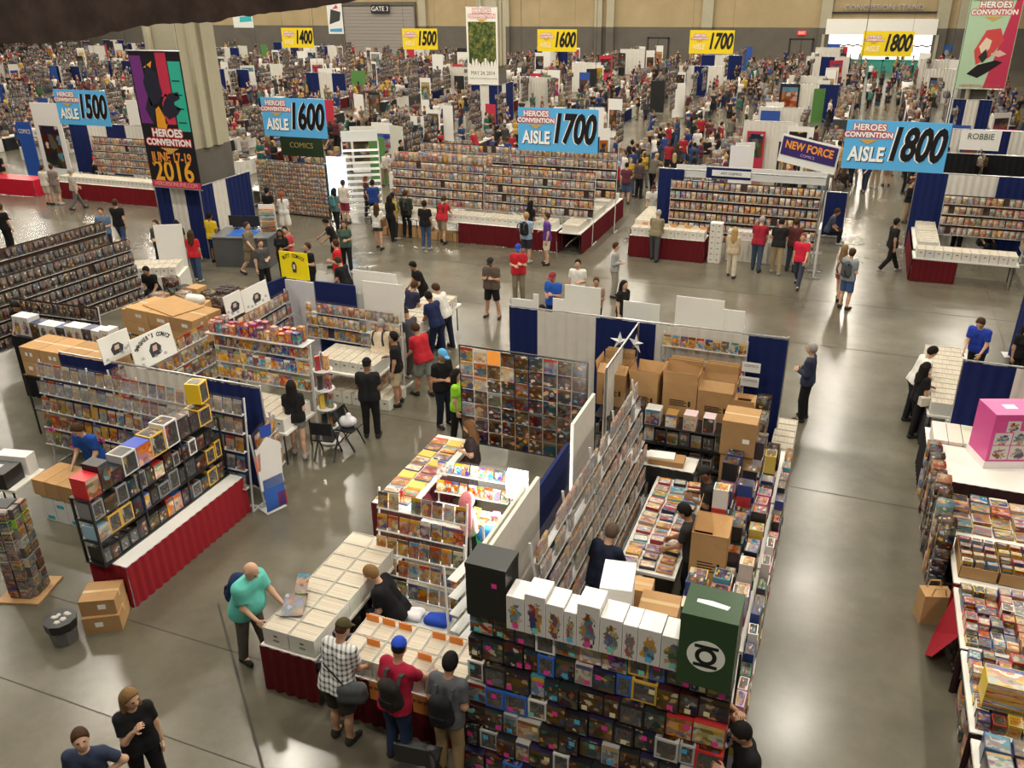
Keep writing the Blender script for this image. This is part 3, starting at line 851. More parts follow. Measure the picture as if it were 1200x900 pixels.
def rack(loc, rot, W, zs, label, comic_label=None, *a, hazy=0, **kw):
    t = rack_(loc, rot, W, zs, label, comic_label, *a, **kw)
    for i, z in enumerate(zs):
        if i < len(zs) - hazy: continue
        b = MB(); b.box(-W / 2, 0, .004, W / 2, .004, .25, 'hazy_acrylic'); part('pocket_front', b.mesh('pocket'), t, (0, i * (kw.get('dy') or (a[1] if len(a) > 1 else 0)) - .062, z))
    return t
def rack_(loc, rot, W, zs, label, comic_label=None, group=None, dy=.0, n=None, cw=.17, ch=.26, lean=.18, solid=True, name='comic_rack', m='print_glossy', gaps=.04, indiv=True, uprights=2, back=True, legs=True, jitter=.012, skip=.03, depth=.07, dark=False):
    """clear shelf rack: ledges at heights zs, each set back dy from the one below; covers face -y"""
    fr = Fr(loc, rot); t = thing(name, label, 'rack', loc, rot)
    rows = len(zs)
    for i, z in enumerate(zs):
        y = i * dy
        def mk():
            b = MB(); b.box(-W / 2, -depth, -.012, W / 2, .02, 0, 'acrylic_edge'); b.box(-W / 2, -depth, 0, W / 2, -depth + .006, .05, 'clear_acrylic'); return b.mesh('ledge')
        part('ledge', cached(('ledge', round(W, 3), depth), mk), t, (0, y, z))
    top = zs[-1] + ch + .03
    def up():
        b = MB(); a, c = (0, .03, 0), (0, (rows - 1) * dy + .05, top); b.bar(a, c, .022, 'acrylic_edge', .03)
        if legs: b.bar((0, .03, .015), (0, .38 + (rows - 1) * dy, .015), .03, 'acrylic_edge')
        return b.mesh('upright')
    um = up()
    for k in range(uprights): part('upright', um, t, (-W / 2 + W * k / (uprights - 1), 0, 0))
    if back:
        b = MB(); d = .035; b.add([(-W / 2, .03, zs[0]), (W / 2, .03, zs[0]), (W / 2, (rows - 1) * dy + .03, top), (-W / 2, (rows - 1) * dy + .03, top)], [(0, 1, 2, 3)], 'dark_soffit' if dark else 'clear_acrylic')
        part('back_panel', b.mesh('back_panel'), t)
    k = n or int(W / (cw + gaps)); st = W / k
    for i, z in enumerate(zs):
        for j in range(k):
            if rnd.random() < skip: continue
            p = fr.at(-W / 2 + st * (j + .5) + rnd.uniform(-jitter, jitter), i * dy - depth + .03, z + .001)
            if indiv and comic_label: comic(p, rot, lean, comic_label, group, cw, ch, m)
            else: rest('dark' if m == 'print_dark' else 'comic', p + Vector((0, 0, ch / 2)), (cw, .03, ch), rot)
    return t

LONG = [0]
def longbox_body(W, L, Hh):
    def mk():
        b = MB(); t = .006
        b.box(-W / 2, -L / 2, 0, W / 2, -L / 2 + t, Hh, 'white_board'); b.box(-W / 2, L / 2 - t, 0, W / 2, L / 2, Hh, 'white_board')
        b.box(-W / 2, -L / 2 + t, 0, -W / 2 + t, L / 2 - t, Hh, 'white_board'); b.box(W / 2 - t, -L / 2 + t, 0, W / 2, L / 2 - t, Hh, 'white_board'); b.box(-W / 2, -L / 2, 0, W / 2, L / 2, .006, 'white_board')
        vs = [(.035 * math.cos(a) , -L / 2 - .0015, Hh * .62 + .014 * math.sin(a)) for a in [2 * PI * k / 10 for k in range(10)]]
        b.add(vs, [tuple(range(10))], 'eye_dark'); return b.mesh('box')
    return cached(('longbox', W, L, Hh), mk)
def longbox(p, rot, label, group, W=.20, L=.66, Hh=.27, lid=False, tagc=None, mark=False, col=None, full=1.0):
    c = col or tuple(v * rnd.uniform(.94, 1.03) for v in (.66, .635, .57))
    if LONG[0] >= 300 and not tagc: rest('longbox', p + Vector((0, 0, Hh / 2)), (W, L, Hh), rot); return
    LONG[0] += 1
    t = thing('comic_box', label, 'box', p, rot, group)
    bd = part('carton', longbox_body(W, L, Hh), t, color=c)
    if lid:
        def mk():
            b = MB(); b.box(-W / 2 - .004, -L / 2 - .004, Hh - .05, W / 2 + .004, L / 2 + .004, Hh + .008, 'white_board'); return b.mesh('lid')
        part('lid', cached(('lid', W, L, Hh), mk), t, color=c)
    else:
        def mk():
            b = MB(); b.box(-W / 2 + .011, -L / 2 + .012, .007, W / 2 - .011, L / 2 - .012, Hh - .012, 'page_edges'); return b.mesh('comics')
        part('comics', cached(('incomics', W, L, Hh), mk), t)
    if tagc:
        b = MB(); b.box(-W / 2 + .02, L / 2 - .12, Hh - .03, W / 2 - .02, L / 2 - .112, Hh + .09, 'paper'); part('divider_card', cached(('dcard', W, L, Hh), lambda: b.mesh('card')), t, color=tagc, label='orange divider card')
    if mark:
        def mk2():
            b = MB(); b.add([(.05 * math.cos(a), -L / 2 - .002, Hh * .35 + .018 * math.sin(a)) for a in [2 * PI * k / 12 for k in range(12)]], [tuple(range(12))], 'eye_dark')
            for k in range(3): b.box(-.03 + .022 * k, -L / 2 - .004, Hh * .35 - .006, -.016 + .022 * k, -L / 2 - .002, Hh * .35 + .006, 'white_board'); 
            return b.mesh('mark')
        part('printed_mark', cached(('lbmark', W, L, Hh), mk2), bd, color=c)
    return t

def carton(p, rot, W, D, Hh, label, group=None, open_top=False, tape=True, print_=False, flaps=(.8, .2, 1.9, 1.3), labels=0, name='carton', fl=None):
    t = thing('open_carton' if open_top else name, label, 'carton', p, rot, group)
    b = MB(); e = .008
    if open_top:
        b.box(-W / 2, -D / 2, 0, W / 2, -D / 2 + e, Hh, 'cardboard'); b.box(-W / 2, D / 2 - e, 0, W / 2, D / 2, Hh, 'cardboard'); b.box(-W / 2, -D / 2, 0, -W / 2 + e, D / 2, Hh, 'cardboard'); b.box(W / 2 - e, -D / 2, 0, W / 2, D / 2, Hh, 'cardboard'); b.box(-W / 2, -D / 2, 0, W / 2, D / 2, .01, 'cardboard')
    else: b.box(-W / 2, -D / 2, 0, W / 2, D / 2, Hh, 'cardboard')
    bd = part('body', b.mesh('body'), t)
    if open_top:
        f = fl or D / 2
        for k, (a, ax) in enumerate(zip(flaps, 'flbr')):
            if a is None: continue
            b = MB(); w = W if ax in 'fb' else D; b.box(-w / 2 + .004, 0, 0, w / 2 - .004, .005, f, 'cardboard')
            o = part('flap', b.mesh('flap'), bd, {'f': (0, -D / 2, Hh), 'b': (0, D / 2, Hh), 'l': (-W / 2, 0, Hh), 'r': (W / 2, 0, Hh)}[ax])
            o.rotation_euler = (a, 0, {'f': 0, 'b': PI, 'l': -PI / 2, 'r': PI / 2}[ax])
    elif tape:
        b = MB(); b.box(-W / 2 - .001, -.03, Hh, W / 2 + .001, .03, Hh + .0015, 'tape'); b.box(-W / 2 - .0015, -.03, Hh - .1, -W / 2, .03, Hh, 'tape'); b.box(W / 2, -.03, Hh - .1, W / 2 + .0015, .03, Hh, 'tape'); part('tape', b.mesh('tape'), bd)
    if print_:
        b = MB()
        for k in range(4): b.box(-W * .28, -D / 2 - .0015, Hh * (.33 + .05 * k), -W * .28 + W * (.5 - .07 * (k % 2)), -D / 2, Hh * (.33 + .05 * k) + .018, 'eye_dark')
        b.box(W * .26, -D / 2 - .0015, Hh * .34, W * .33, -D / 2, Hh * .5, 'eye_dark')
        part('printing', b.mesh('printing'), bd)
    for k in range(labels):
        b = MB(); x = rnd.uniform(-.3, .22) * W; b.box(x, -D / 2 - .002, Hh * .4, x + .11, -D / 2, Hh * .4 + .08, 'paper'); part('shipping_label', b.mesh('label'), bd, color=(.85, .83, .78))
    return t

# figurine shared by the statue boxes: a small person-shaped model on a base
FIGS = []
for _i, _k in enumerate((dict(larm='hip', rarm='over', legs='wide'), dict(larm='side', rarm='hold', legs='lead', female=True, hair='long'), dict(larm='swing', rarm='back', legs='stride'))):
    _kw = dict(_k); _b = skeleton(**{k: v for k, v in _kw.items() if k != 'hair'})
    def _mk(J=_b, hr=_kw.get('hair', 'short')):
        P = body_parts(J, .085, hair=hr, hands=False, face=False); me = P['body']
        return me
    _m = _mk(); _m.materials.clear(); _m.materials.append(M['plastic']); FIGS.append(_m)

BRIGHT = [(.55, .04, .03), (.04, .10, .42), (.60, .42, .05), (.05, .30, .12), (.35, .06, .30), (.60, .20, .03), (.65, .65, .62), (.05, .35, .45), (.02, .02, .025), (.30, .02, .03)]
STICK = dict(pink=(.75, .05, .32), yellow=(.72, .68, .40), blue=(.08, .42, .68), teal=(.15, .55, .50))
def window_box_mesh(w, d, h, fr=.025, rec=None):
    rec = rec or d * .7
    def mk():
        b = MB(); b.box(-w / 2, -d / 2, 0, w / 2, d / 2, h, 'plastic', skip='f')
        f = fr; x0, x1, z0, z1 = -w / 2, w / 2, 0, h; y = -d / 2
        a = [(x0, y, z0), (x1, y, z0), (x1, y, z1), (x0, y, z1)]; c = [(x0 + f, y, z0 + f), (x1 - f, y, z0 + f), (x1 - f, y, z1 - f), (x0 + f, y, z1 - f)]; e = [(q[0], y + rec, q[2]) for q in c]
        b.add(a + c, [(0, 1, 5, 4), (1, 2, 6, 5), (2, 3, 7, 6), (3, 0, 4, 7)], 'plastic')
        b.add([(-w / 2 + f, -d / 2 + f, h + .0012), (w / 2 - f, -d / 2 + f, h + .0012), (w / 2 - f, d / 2 - f, h + .0012), (-w / 2 + f, d / 2 - f, h + .0012)], [(0, 1, 2, 3)], 'print_dark')
        b.add(c + e, [(0, 1, 5, 4), (1, 2, 6, 5), (2, 3, 7, 6), (3, 0, 4, 7), (4, 5, 6, 7)], 'print_dark')
        return b.mesh('shell')
    return cached(('wbox', w, d, h, fr, rec), mk)
def statue_box(p, rot, w, d, h, label, style, color, sticker=None, sx=0.0, sz=.06, group=None, fig=None, figc=None, name='statue_box', cat='boxed statue', topc=None):
    """boxed collectible: a window box with the figure inside, or a closed box printed on the front"""
    t = thing(name, label, cat, p, rot, group)
    if style == 'window':
        sh = part('shell', window_box_mesh(w, d, h), t, color=color)
        s = (h - .07) / 1.85
        part('figurine', FIGS[fig if fig is not None else rnd.randrange(3)], t, (0, -d * .1, .027), rnd.uniform(-.5, .5), figc or rnd.choice(BRIGHT), scale=(s * 1.15, s * 1.0, s))
        def pane():
            b = MB(); b.box(-w / 2 + .022, -d / 2 - .001, .022, w / 2 - .022, -d / 2 + .001, h - .022, 'clear_acrylic'); return b.mesh('pane')
        part('window_pane', cached(('pane', w, d, h), pane), sh)
    else:
        def mk():
            b = MB(); b.box(-w / 2, -d / 2, 0, w / 2, d / 2, h, 'plastic'); return b.mesh('shell')
        sh = part('shell', cached(('cbox', w, d, h), mk), t, color=color)
        m = {'figure': 'print_figure', 'dark': 'print_dark', 'bright': 'print_bright', 'art': 'print_glossy'}[style]
        def pr():
            b = MB(); b.box(-w / 2 + .008, -d / 2 - .0015, .008, w / 2 - .008, -d / 2, h - .008, m); return b.mesh('print')
        part('front_print', cached(('fprint', w, d, h, m), pr), sh)
    if topc:
        b = MB(); b.box(-w / 2, -d / 2, h, w / 2, d / 2, h + .002, 'plastic'); part('lid', b.mesh('lid'), t, color=topc)
    if sticker:
        def stk():
            b = MB(); b.box(-.032, -.004, 0, .032, -.002, .062, 'paper'); return b.mesh('sticker')
        part('price_sticker', cached('sticker', stk), t, (sx, -d / 2, sz), color=STICK[sticker], label='%s price sticker' % sticker)
    return t

def toybox(p, rot, w, d, h, label, color, group=None, m='print_glossy', name='toy_box'):
    if name == 'toy_box':
        if TOYS[0] >= 298: rest('dark' if m == 'print_dark' else 'toy', Vector(p) + Vector((0, 0, h / 2)), (w, d, h), rot); return
        TOYS[0] += 1
    def mk():
        b = MB(); b.box(-w / 2, -d / 2, 0, w / 2, d / 2, h, 'plastic'); b.box(-w / 2 + .006, -d / 2 - .0015, .006, w / 2 - .006, -d / 2, h - .006, m)
        b.box(w / 2, -d / 2 + .006, .006, w / 2 + .0015, d / 2 - .006, h - .006, m); b.box(-w / 2 + .012, -d / 2 + .012, h, w / 2 - .012, d / 2 - .012, h + .0015, m)
        return b.mesh('toybox')
    return thing(name, label, 'boxed toy', p, rot, group, cached(('toy', w, d, h, m), mk), color)

def board(t, w, h, th, m, color=None, loc=(0, 0, 0), name='panel'):
    b = MB(); b.box(-w / 2, -th / 2, -h / 2, w / 2, th / 2, h / 2, m); return part(name, b.mesh(name), t, loc, color=color)

def logo(t, x, z, s, y=-.02, ink=(.02, .02, .03)):
    """two-line convention logo: white letters over dark and red outlines, a pointed ribbon below"""
    for (w_, dz, sc, xs) in (('HEROES', .19, .30, 1.0), ('CONVENTION', -.07, .245, .98)):
        text(w_, sc * s, t, (x, y + .004, z + dz * s), 'plastic', sx=xs, bold=.035 * s, color=(.55, .03, .05))
        text(w_, sc * s, t, (x, y, z + dz * s), 'plastic', sx=xs, bold=.010 * s, color=(.88, .86, .82))
    b = MB(); b.add([(x - .34 * s, y, z - .22 * s), (x + .34 * s, y, z - .22 * s), (x + .18 * s, y, z - .29 * s), (x, y, z - .40 * s), (x - .18 * s, y, z - .29 * s)], [(4, 3, 2, 1, 0)[::-1]], 'plastic')
    part('logo_ribbon', b.mesh('ribbon'), t, color=(.60, .35, .08))

def wires(t, xs, z0, z1):
    for x in xs:
        b = MB(); b.tube((x, 0, z0), (x, 0, z1), .006, 'black_metal', 5); part('hanging_wire', b.mesh('wire'), t)

# blue aisle signs in a row over the first cross aisle, yellow ones further back
def aisle_sign(num, x, y, z, yellow=False):
    W, Hh = 2.44, 1.22
    t = thing('aisle_sign', '%s %s reading aisle %s' % (('rightmost', 'second from the right', 'third from the right', 'fourth from the right', 'leftmost')[(1800 - int(num)) // 100], 'yellow hanging sign in the far row' if yellow else 'light blue hanging sign in the near row', num), 'sign', (x + W / 2, y, z - Hh / 2), 0, 'hanging aisle signs')
    board(t, W, Hh, .02, 'paper', (.80, .60, .02) if yellow else (.10, .42, .78))
    logo(t, -.66, .30 if not yellow else .22, .72 if not yellow else .6)
    if not yellow:
        text('AISLE', .50, t, (-.64, -.012, -.26), 'plastic', sx=.72, bold=.022, shear=.05, color=(.01, .01, .015))
        text('AISLE', .50, t, (-.66, -.018, -.245), 'plastic', sx=.72, bold=.016, shear=.05, color=(.92, .92, .92))
    else: text('AISLE', .40, t, (-.70, -.018, -.26), 'plastic', sx=.72, bold=.01, shear=.05, color=(.90, .75, .45))
    text(num, 1.12, t, (.43, -.012, -.0), 'plastic', sx=.60, bold=.046, shear=.22, color=(.90, .90, .88) if not yellow else (.8, .6, .02), space=.98)
    text(num, 1.12, t, (.46, -.018, .01), 'plastic', sx=.60, bold=.042, shear=.22, color=(.008, .008, .010), space=.98)
    wires(t, (-1.1, 1.1), Hh / 2, 15 - z)
for i in range(4): aisle_sign(str(1800 - 100 * i), -.348 - 9.05 * i, 24.26, 5.232)
for i in range(5): aisle_sign(str(1800 - 100 * i), -.576 - 9.05 * i, 51.51, 5.991, True)

# tall event banners on the columns
def banner(label, x, y, z0, W, Hh, ground):
    t = thing('event_banner', label, 'banner', (x, y, z0)); board(t, W, Hh, .02, 'paper', ground, (0, 0, Hh / 2), 'cloth_panel')
    for z in (0, Hh):
        b = MB(); b.tube((-W / 2 - .04, 0, z), (W / 2 + .04, 0, z), .022, 'metal', 8); part('batten', b.mesh('batten'), t)
    wires(t, (-W / 2, W / 2), Hh, 15 - z0)
    return t
def shape(t, pts, color, y=-.014, name='printed_shape'):
    b = MB(); n = len(pts); b.add([(p[0], y, p[1]) for p in pts] + [(p[0], y + .003, p[1]) for p in pts], [tuple(range(n))] + [((k + 1) % n, k, n + k, n + (k + 1) % n) for k in range(n)], 'paper'); return part(name, b.mesh(name), t, color=color)
t = banner('black event banner with june 17-19 2016 in orange, hanging on the left column', -20.75, 22.3, 2.5, 2.02, 4.25, (.012, .010, .014))
shape(t, [(-.95, 2.05), (-.45, 2.05), (-.55, 4.1), (-.98, 4.1)], (.16, .03, .20)); shape(t, [(.05, 2.9), (.46, 2.9), (.46, 4.2), (.05, 4.2)], (.50, .03, .07)); shape(t, [(.50, 1.85), (.97, 1.85), (.97, 3.95), (.50, 3.95)], (.03, .42, .30))
shape(t, [(.02, 2.05), (.45, 2.05), (.42, 2.8), (.2, 3.0), (.02, 2.7)], (.55, .04, .08)); shape(t, [(-.45, 3.1), (-.05, 3.2), (-.2, 3.65)], (.70, .28, .02)); shape(t, [(-.35, 1.95), (-.05, 1.75), (.1, 2.1), (-.15, 2.6), (-.3, 2.5)], (.75, .32, .02)); shape(t, [(-.5, 3.75), (-.12, 3.95), (-.2, 3.75)], (.75, .32, .03))
for q in ([(-.6, 3.3), (-.35, 3.85), (0, 3.6), (.1, 3.0), (-.1, 2.7), (-.45, 2.6)], [(.1, 2.75), (.35, 3.0), (.72, 3.05), (.75, 2.85), (.4, 2.7), (.75, 2.55), (.55, 2.35), (.2, 2.2), (-.05, 2.4)], [(-.7, 2.5), (-.5, 2.9), (-.3, 2.5), (-.45, 2.0)]): shape(t, q, (.018, .018, .035), -.018)
for k in range(4): shape(t, [(.56, 2.1 + k * .42), (.86, 2.1 + k * .42), (.86, 2.14 + k * .42), (.56, 2.14 + k * .42)], (.01, .05, .05), -.018)
logo(t, 0, 1.55, 1.12)
text('JUNE 17-19', .44, t, (0, -.016, .98), 'paper', sx=.76, bold=.012, color=(.72, .26, .05)); text('2016', .92, t, (0, -.016, .53), 'paper', sx=.88, bold=.018, color=(.80, .38, .03))
shape(t, [(-1.0, .02), (1.0, .02), (1.0, .23), (-1.0, .23)], (.55, .04, .12)); text('HEROESONLINE.COM', .19, t, (0, -.018, .12), 'paper', sx=.95, color=(.75, .4, .3))
t = banner('white framed event banner with a green forest picture, on the centre column', -23.25, 53.8, 2.55, 2.15, 4.6, (.80, .78, .72))
def forest():
    b = MB(); b.box(-.95, -.014, 1.05, .95, -.011, 3.75, 'forest_print'); return b.mesh('picture')
def _forest(nt, b):
    n = N(nt); tc = n.new('ShaderNodeTexCoord'); a = n.noise(3.2, tc.outputs['Object'], 6, .7)
    n.link(n.ramp(a.outputs[0], [(.3, (.006, .014, .005)), (.47, (.03, .07, .012)), (.58, (.16, .16, .03)), (.72, (.42, .36, .15))]), b.inputs['Base Color'])
mat('forest_print', .6, build=_forest)
part('picture', forest(), t)
for k in range(9): shape(t, [(-.98 + k * .215, 1.0), (-.76 + k * .215, 1.0), (-.8 + k * .215, 1.22 + .18 * (k % 3)), (-.94 + k * .215, 1.3 + .1 * ((k * 7) % 4))], (.80, .78, .72), -.018)
logo(t, 0, 4.15, 1.15); text('MAY 24, 2014', .34, t, (0, -.016, .68), 'paper', sx=.85, color=(.12, .14, .10)); text('CHARLOTTE CONVENTION CENTER', .12, t, (0, -.016, .35), 'paper', color=(.25, .28, .2))
t = banner('pale green and crimson event banner on the right column', 5.55, 53.8, 3.05, 2.45, 4.9, (.42, .58, .40))
shape(t, [(.15, .05), (1.2, .05), (1.2, 4.85), (1.0, 4.85)], (.50, .04, .09)); shape(t, [(-.6, 1.9), (-.2, 2.9), (.45, 3.0), (.7, 2.4), (.2, 1.6), (-.4, 1.2)], (.58, .07, .07), -.017); shape(t, [(-.75, .75), (-.3, 1.2), (.5, 1.45), (.85, 1.35), (.3, .9), (-.2, .55)], (.015, .013, .015), -.02)
shape(t, [(-.4, 2.1), (-.15, 2.55), (.15, 2.4), (.1, 2.0), (-.2, 1.7)], (.75, .60, .45), -.021); shape(t, [(.2, 1.75), (.6, 1.95), (.95, 1.75), (.6, 1.6)], (.70, .45, .38), -.021); shape(t, [(-.35, 1.6), (-.05, 2.0), (.1, 1.6), (-.1, 1.3)], (.03, .03, .03), -.022)
logo(t, 0, 3.85, 1.35); text('JUNE 19-21, 2015', .34, t, (-.05, -.02, 4.6), 'paper', sx=.85, bold=.008, color=(.03, .04, .03)); text('CHARLOTTE CONVENTION CENTER', .13, t, (0, -.02, 4.33), 'paper', color=(.05, .08, .05)); text('HEROESONLINE.COM', .2, t, (0, -.02, .15), 'paper', color=(.5, .1, .1))
# two smaller banners high at the far left
t = banner('small white and teal hanging banner by the far left wall', wx(286, 33, 92), 92, 4.0, 2.9, 1.9, (.70, .74, .70)); shape(t, [(-.5, .6), (1.3, .7), (1.2, 1.3), (-.4, 1.2)], (.05, .42, .45))
t = banner('white far banner with dark brush lettering beside the roll-up gate', wx(393, 25, 92), 92, 3.4, 2.0, 3.3, (.72, .72, .70)); shape(t, [(-.8, 1.0), (.6, 1.4), (.8, 2.3), (-.5, 2.6)], (.05, .05, .05)); shape(t, [(-.8, .2), (.8, .2), (.8, .6), (-.8, .5)], (.08, .3, .55)); shape(t, [(-.3, 2.6), (.5, 2.7), (.3, 3.1)], (.6, .05, .08))

# blue and white skirts around the column feet
NAVY, WHITE, RED = (.006, .014, .085), (.62, .59, .53), (.105, .005, .009)
for (x, y, nm) in ((-21.2, 24.1, 'left'), (-23.2, 55.2, 'centre'), (5.4, 55.2, 'right')):
    t = thing('column_drape', 'navy and white striped drape around the foot of the %s column' % nm, 'drape', (x, y, 0))
    X, Y = .95, 1.35; h = 2.5
    for (a, c, cols) in (((-X, -Y), (X, -Y), (NAVY, WHITE, NAVY)), ((X, -Y), (X, Y), (NAVY, WHITE, NAVY, NAVY)), ((-X, Y), (-X, -Y), (NAVY, WHITE, NAVY, WHITE))):
        for k, cc in enumerate(cols):
            n = len(cols); p = [(a[i] + (c[i] - a[i]) * k / n) for i in (0, 1)]; q = [(a[i] + (c[i] - a[i]) * (k + 1) / n) for i in (0, 1)]
            b = MB(); pleats(b, [p, q], .02, h, 'drape', .03, .22); part('drape', b.mesh('drape', True), t, color=cc)
    b = MB()
    for p, q in (((-X, -Y), (X, -Y)), ((X, -Y), (X, Y)), ((-X, -Y), (-X, Y))): b.tube((*p, h), (*q, h), .02, 'metal', 6)
    for p in ((-X, -Y), (X, -Y), (X, Y), (-X, Y)): b.tube((*p, 0), (*p, h), .022, 'metal', 6)
    part('pipe_frame', b.mesh('frame'), t)

# ---------------------------------------------------------------- the near island: white box tables, racks, poster wall
ORD = 'first second third fourth fifth sixth seventh eighth ninth tenth eleventh twelfth thirteenth fourteenth fifteenth sixteenth seventeenth eighteenth nineteenth twentieth'.split()
def lerp(a, b, t): return a + (b - a) * t

table((-5.9, 8.0, 0), 0, .84, 2.36, 'long narrow red skirted table under two columns of white comic boxes', None, RED, sides='fbl')
for j in range(8):
    for i in range(2):
        longbox(Vector((-6.09 + i * .40, 7.0 + j * .285, .741)), 0, 'white comic box filled with bagged comics on the narrow red skirted table' if j else ('white comic box with oval mark at the table corner by %s' % ('man in aqua tee' if i == 0 else 'black display tray')), 'white boxes in two columns on the narrow red table' if j else None, .385, .278, .27, mark=(j == 0))
t = thing('display_tray', 'black tray holding a pale blue printed sheet, at the front table corner', 'tray', (-5.22, 6.96, .741), .1)
b = MB(); b.box(-.17, -.25, 0, .17, .25, .12, 'black_metal'); b.box(-.17, .2, .12, .17, .25, .22, 'black_metal'); part('tray', b.mesh('tray'), t)
b = MB(); b.box(-.14, -.21, .12, .14, .19, .124, 'paper'); part('sheet', b.mesh('sheet'), t, color=(.30, .42, .60))
b = MB(); [b.box(-.12, -.19 + k * .055, .124, .12, -.17 + k * .055, .126, 'paper') for k in range(7)]; part('printed_lines', b.mesh('lines'), t, color=(.7, .75, .8))
table((-4.28, 7.2, 0), 0, 1.72, .86, 'front red skirted table with white boxes and orange divider cards', None, RED, sides='flr')
for r in range(2):
    for i in range(7):
        tg = (.75, .25, .05) if (r, i) in ((1, 0), (1, 1), (1, 2), (1, 4), (1, 5), (0, 1), (0, 4)) else None
        longbox(Vector((-4.28 - .72 + i * .24, 7.01 + r * .40, .741)), 0, 'white comic box with orange divider card, %s of the %s row, front table' % (ORD[i], 'back' if r else 'front') if tg else 'plain open white comic box on the front table beside boxes with orange cards', 'boxes on the front red table' if not tg else None, .225, .385, .26, tagc=tg)
for k, (x, c) in enumerate(((-4.55, (.75, .28, .06)), (-3.95, (.72, .27, .07)))):
    t = thing('orange_sign', 'orange price sheet hung on the front red skirt, %s' % ('behind the man in the crimson shirt' if k == 0 else 'beside the backpack wearer'), 'sign', (x, 6.735, .62)); board(t, .2, .28, .004, 'paper', c); text('$1 EACH', .06, t, (0, -.004, .05), 'paper', sx=.8, color=(.03, .02, .02))

rk = rack((-5.08, 8.86, 0), .02, 1.4, [.28, .60, .92, 1.26, 1.60], 'clear five tier comic rack behind the seated man in black', 'bagged comic standing on the clear rack behind the seated man in black', 'comics on the five tier rack', .07, 8, .155, .25)
t = thing('side_rack', 'white wire end rack beside the wall of boxed statues', 'rack', (-4.02, 8.4, 0), 1.45)
b = MB()
for k in range(6): b.box(-.5, -.12, .2 + k * .28, .5, .02, .21 + k * .28, 'acrylic_edge')
part('shelf_tier', b.mesh('tiers'), t)
for x in (-.5, 0, .5): b = MB(); b.bar((x, .02, 0), (x, .06, 1.8), .025, 'acrylic_edge'); part('upright', b.mesh('upright'), t)
t = thing('folded_cloth', 'white and royal blue folded cloth on a low ledge under the clear rack', 'cloth', (-4.72, 8.35, .42), .05)
for x, c in ((-.2, (.72, .72, .74)), (.2, (.02, .06, .38))):
    b = MB(); V, F = sdf_mesh([('c', (x - .12, -.05, .04), (x + .12, -.06, .04), .07, .06), ('c', (x - .12, .05, .03), (x + .12, .06, .05), .06, .07)], .02, .05); part('fold', npmesh('fold', [(V, F, 'cloth')]), t, color=c)
t = thing('low_bench', 'low white ledge holding the folded blue and white cloth', 'bench', (-4.72, 8.35, 0)); b = MB(); b.box(-.42, -.17, .38, .42, .17, .41, 'acrylic_edge'); part('seat', b.mesh('seat'), t)
for x in (-.38, .38): b = MB(); b.box(x - .02, -.15, 0, x + .02, .15, .38, 'acrylic_edge'); part('leg', b.mesh('leg'), t)

# books table with the mannequin, bin and bright clip lamp
table((-6.3, 11.55, 0), 0, .72, 2.5, 'side table covered with rows of art books and yellow cards', None, (.10, .012, .016), sides='flr')
for j in range(9):
    for i in range(2):
        c = [(.70, .52, .10), (.30, .10, .06), (.12, .12, .16), (.62, .60, .55), (.45, .28, .12), (.10, .18, .30)][(j * 2 + i * 5) % 6]
        b = MB(); b.box(-.14, -.105, 0, .14, .105, .03, 'plastic'); b.box(-.135, -.10, .03, .135, .10, .032, 'print_bright' if (i + j) % 3 else 'paper')
        thing('art_book', '%s pair of flat %s on the side table, %s one' % (ORD[j], 'picture book' if (i + j) % 3 else 'plain yellow card', 'outer' if i == 0 else 'inner'), 'book', (-6.5 + i * .32, 10.5 + j * .255, .741), rnd.uniform(-.06, .06), 'books on the side table', b.mesh('book'), c if (i + j) % 3 else (.75, .5, .12))
t = thing('white_board', 'white foam strip lying along the inner edge of the books table', 'board', (-5.92, 12.05, .741), 0); board(t, .12, 1.1, .5, 'paper', (.75, .74, .70), (0, 0, .02), 'strip'); t.children[0].scale = (1, 2.2, .08)
t = thing('toy_figure', 'small red toy figure standing on the books table', 'toy', (-6.15, 10.42, .745), .3, None, FIGS[0], (.6, .03, .02), .18)
rack((-5.15, 11.0, 0), .05, 1.3, [.78, 1.08], 'two tier card rack in front of the poster wall', 'small bright comic in the two tier card rack', 'comics on the card rack', .12, 9, .13, .2, .3, m='print_bright')
table((-5.0, 10.4, 0), 0, 1.3, .6, 'inner display table below the bright clip lamp', None, (.03, .03, .04), sides='fr')
for k in range(14):
    c = BRIGHT[k % 9]
    toybox(Vector((-5.52 + (k % 7) * .17, 10.25 + (k // 7) * .22, .741)), rnd.uniform(-.1, .1), .12, .14, rnd.choice((.1, .16, .2)), 'small bright packet, %s in the %s row on the inner table below the clip lamp' % (ORD[k % 7], 'front' if k < 7 else 'back'), c, 'packets on the inner table', 'print_bright')
t = thing('mannequin_bust', 'pale mannequin bust in a long pink wig on the inner table', 'mannequin', (-4.72, 9.95, 0), 2.8)
P = [('c', (0, 0, .9), (0, 0, 1.12), .13, .11), ('c', (0, 0, 1.12), (0, 0, 1.3), .05, .045), ('e', (0, -.01, 1.42), (.08, .1, .12))]
part('bust', npmesh('bust', [(*sdf_mesh(P, .02, .04), 'skin')]), t, color=(.55, .35, .30)); part('wig', npmesh('wig', [(*sdf_mesh([('e', (0, .03, 1.45), (.105, .12, .13), None, [((0, -.06, 1.5), (0, -1, -.2))]), ('c', (.06, .07, 1.4), (.07, .08, .95), .06, .04), ('c', (-.06, .07, 1.4), (-.07, .08, .95), .06, .04)], .02, .04), 'hair')]), t, color=(.60, .20, .22))
b = MB(); b.tube((0, 0, 0), (0, 0, .9), .02, 'metal', 8); b.tube((0, 0, 0), (0, 0, .02), .16, 'metal', 12); part('stand', b.mesh('stand'), t)
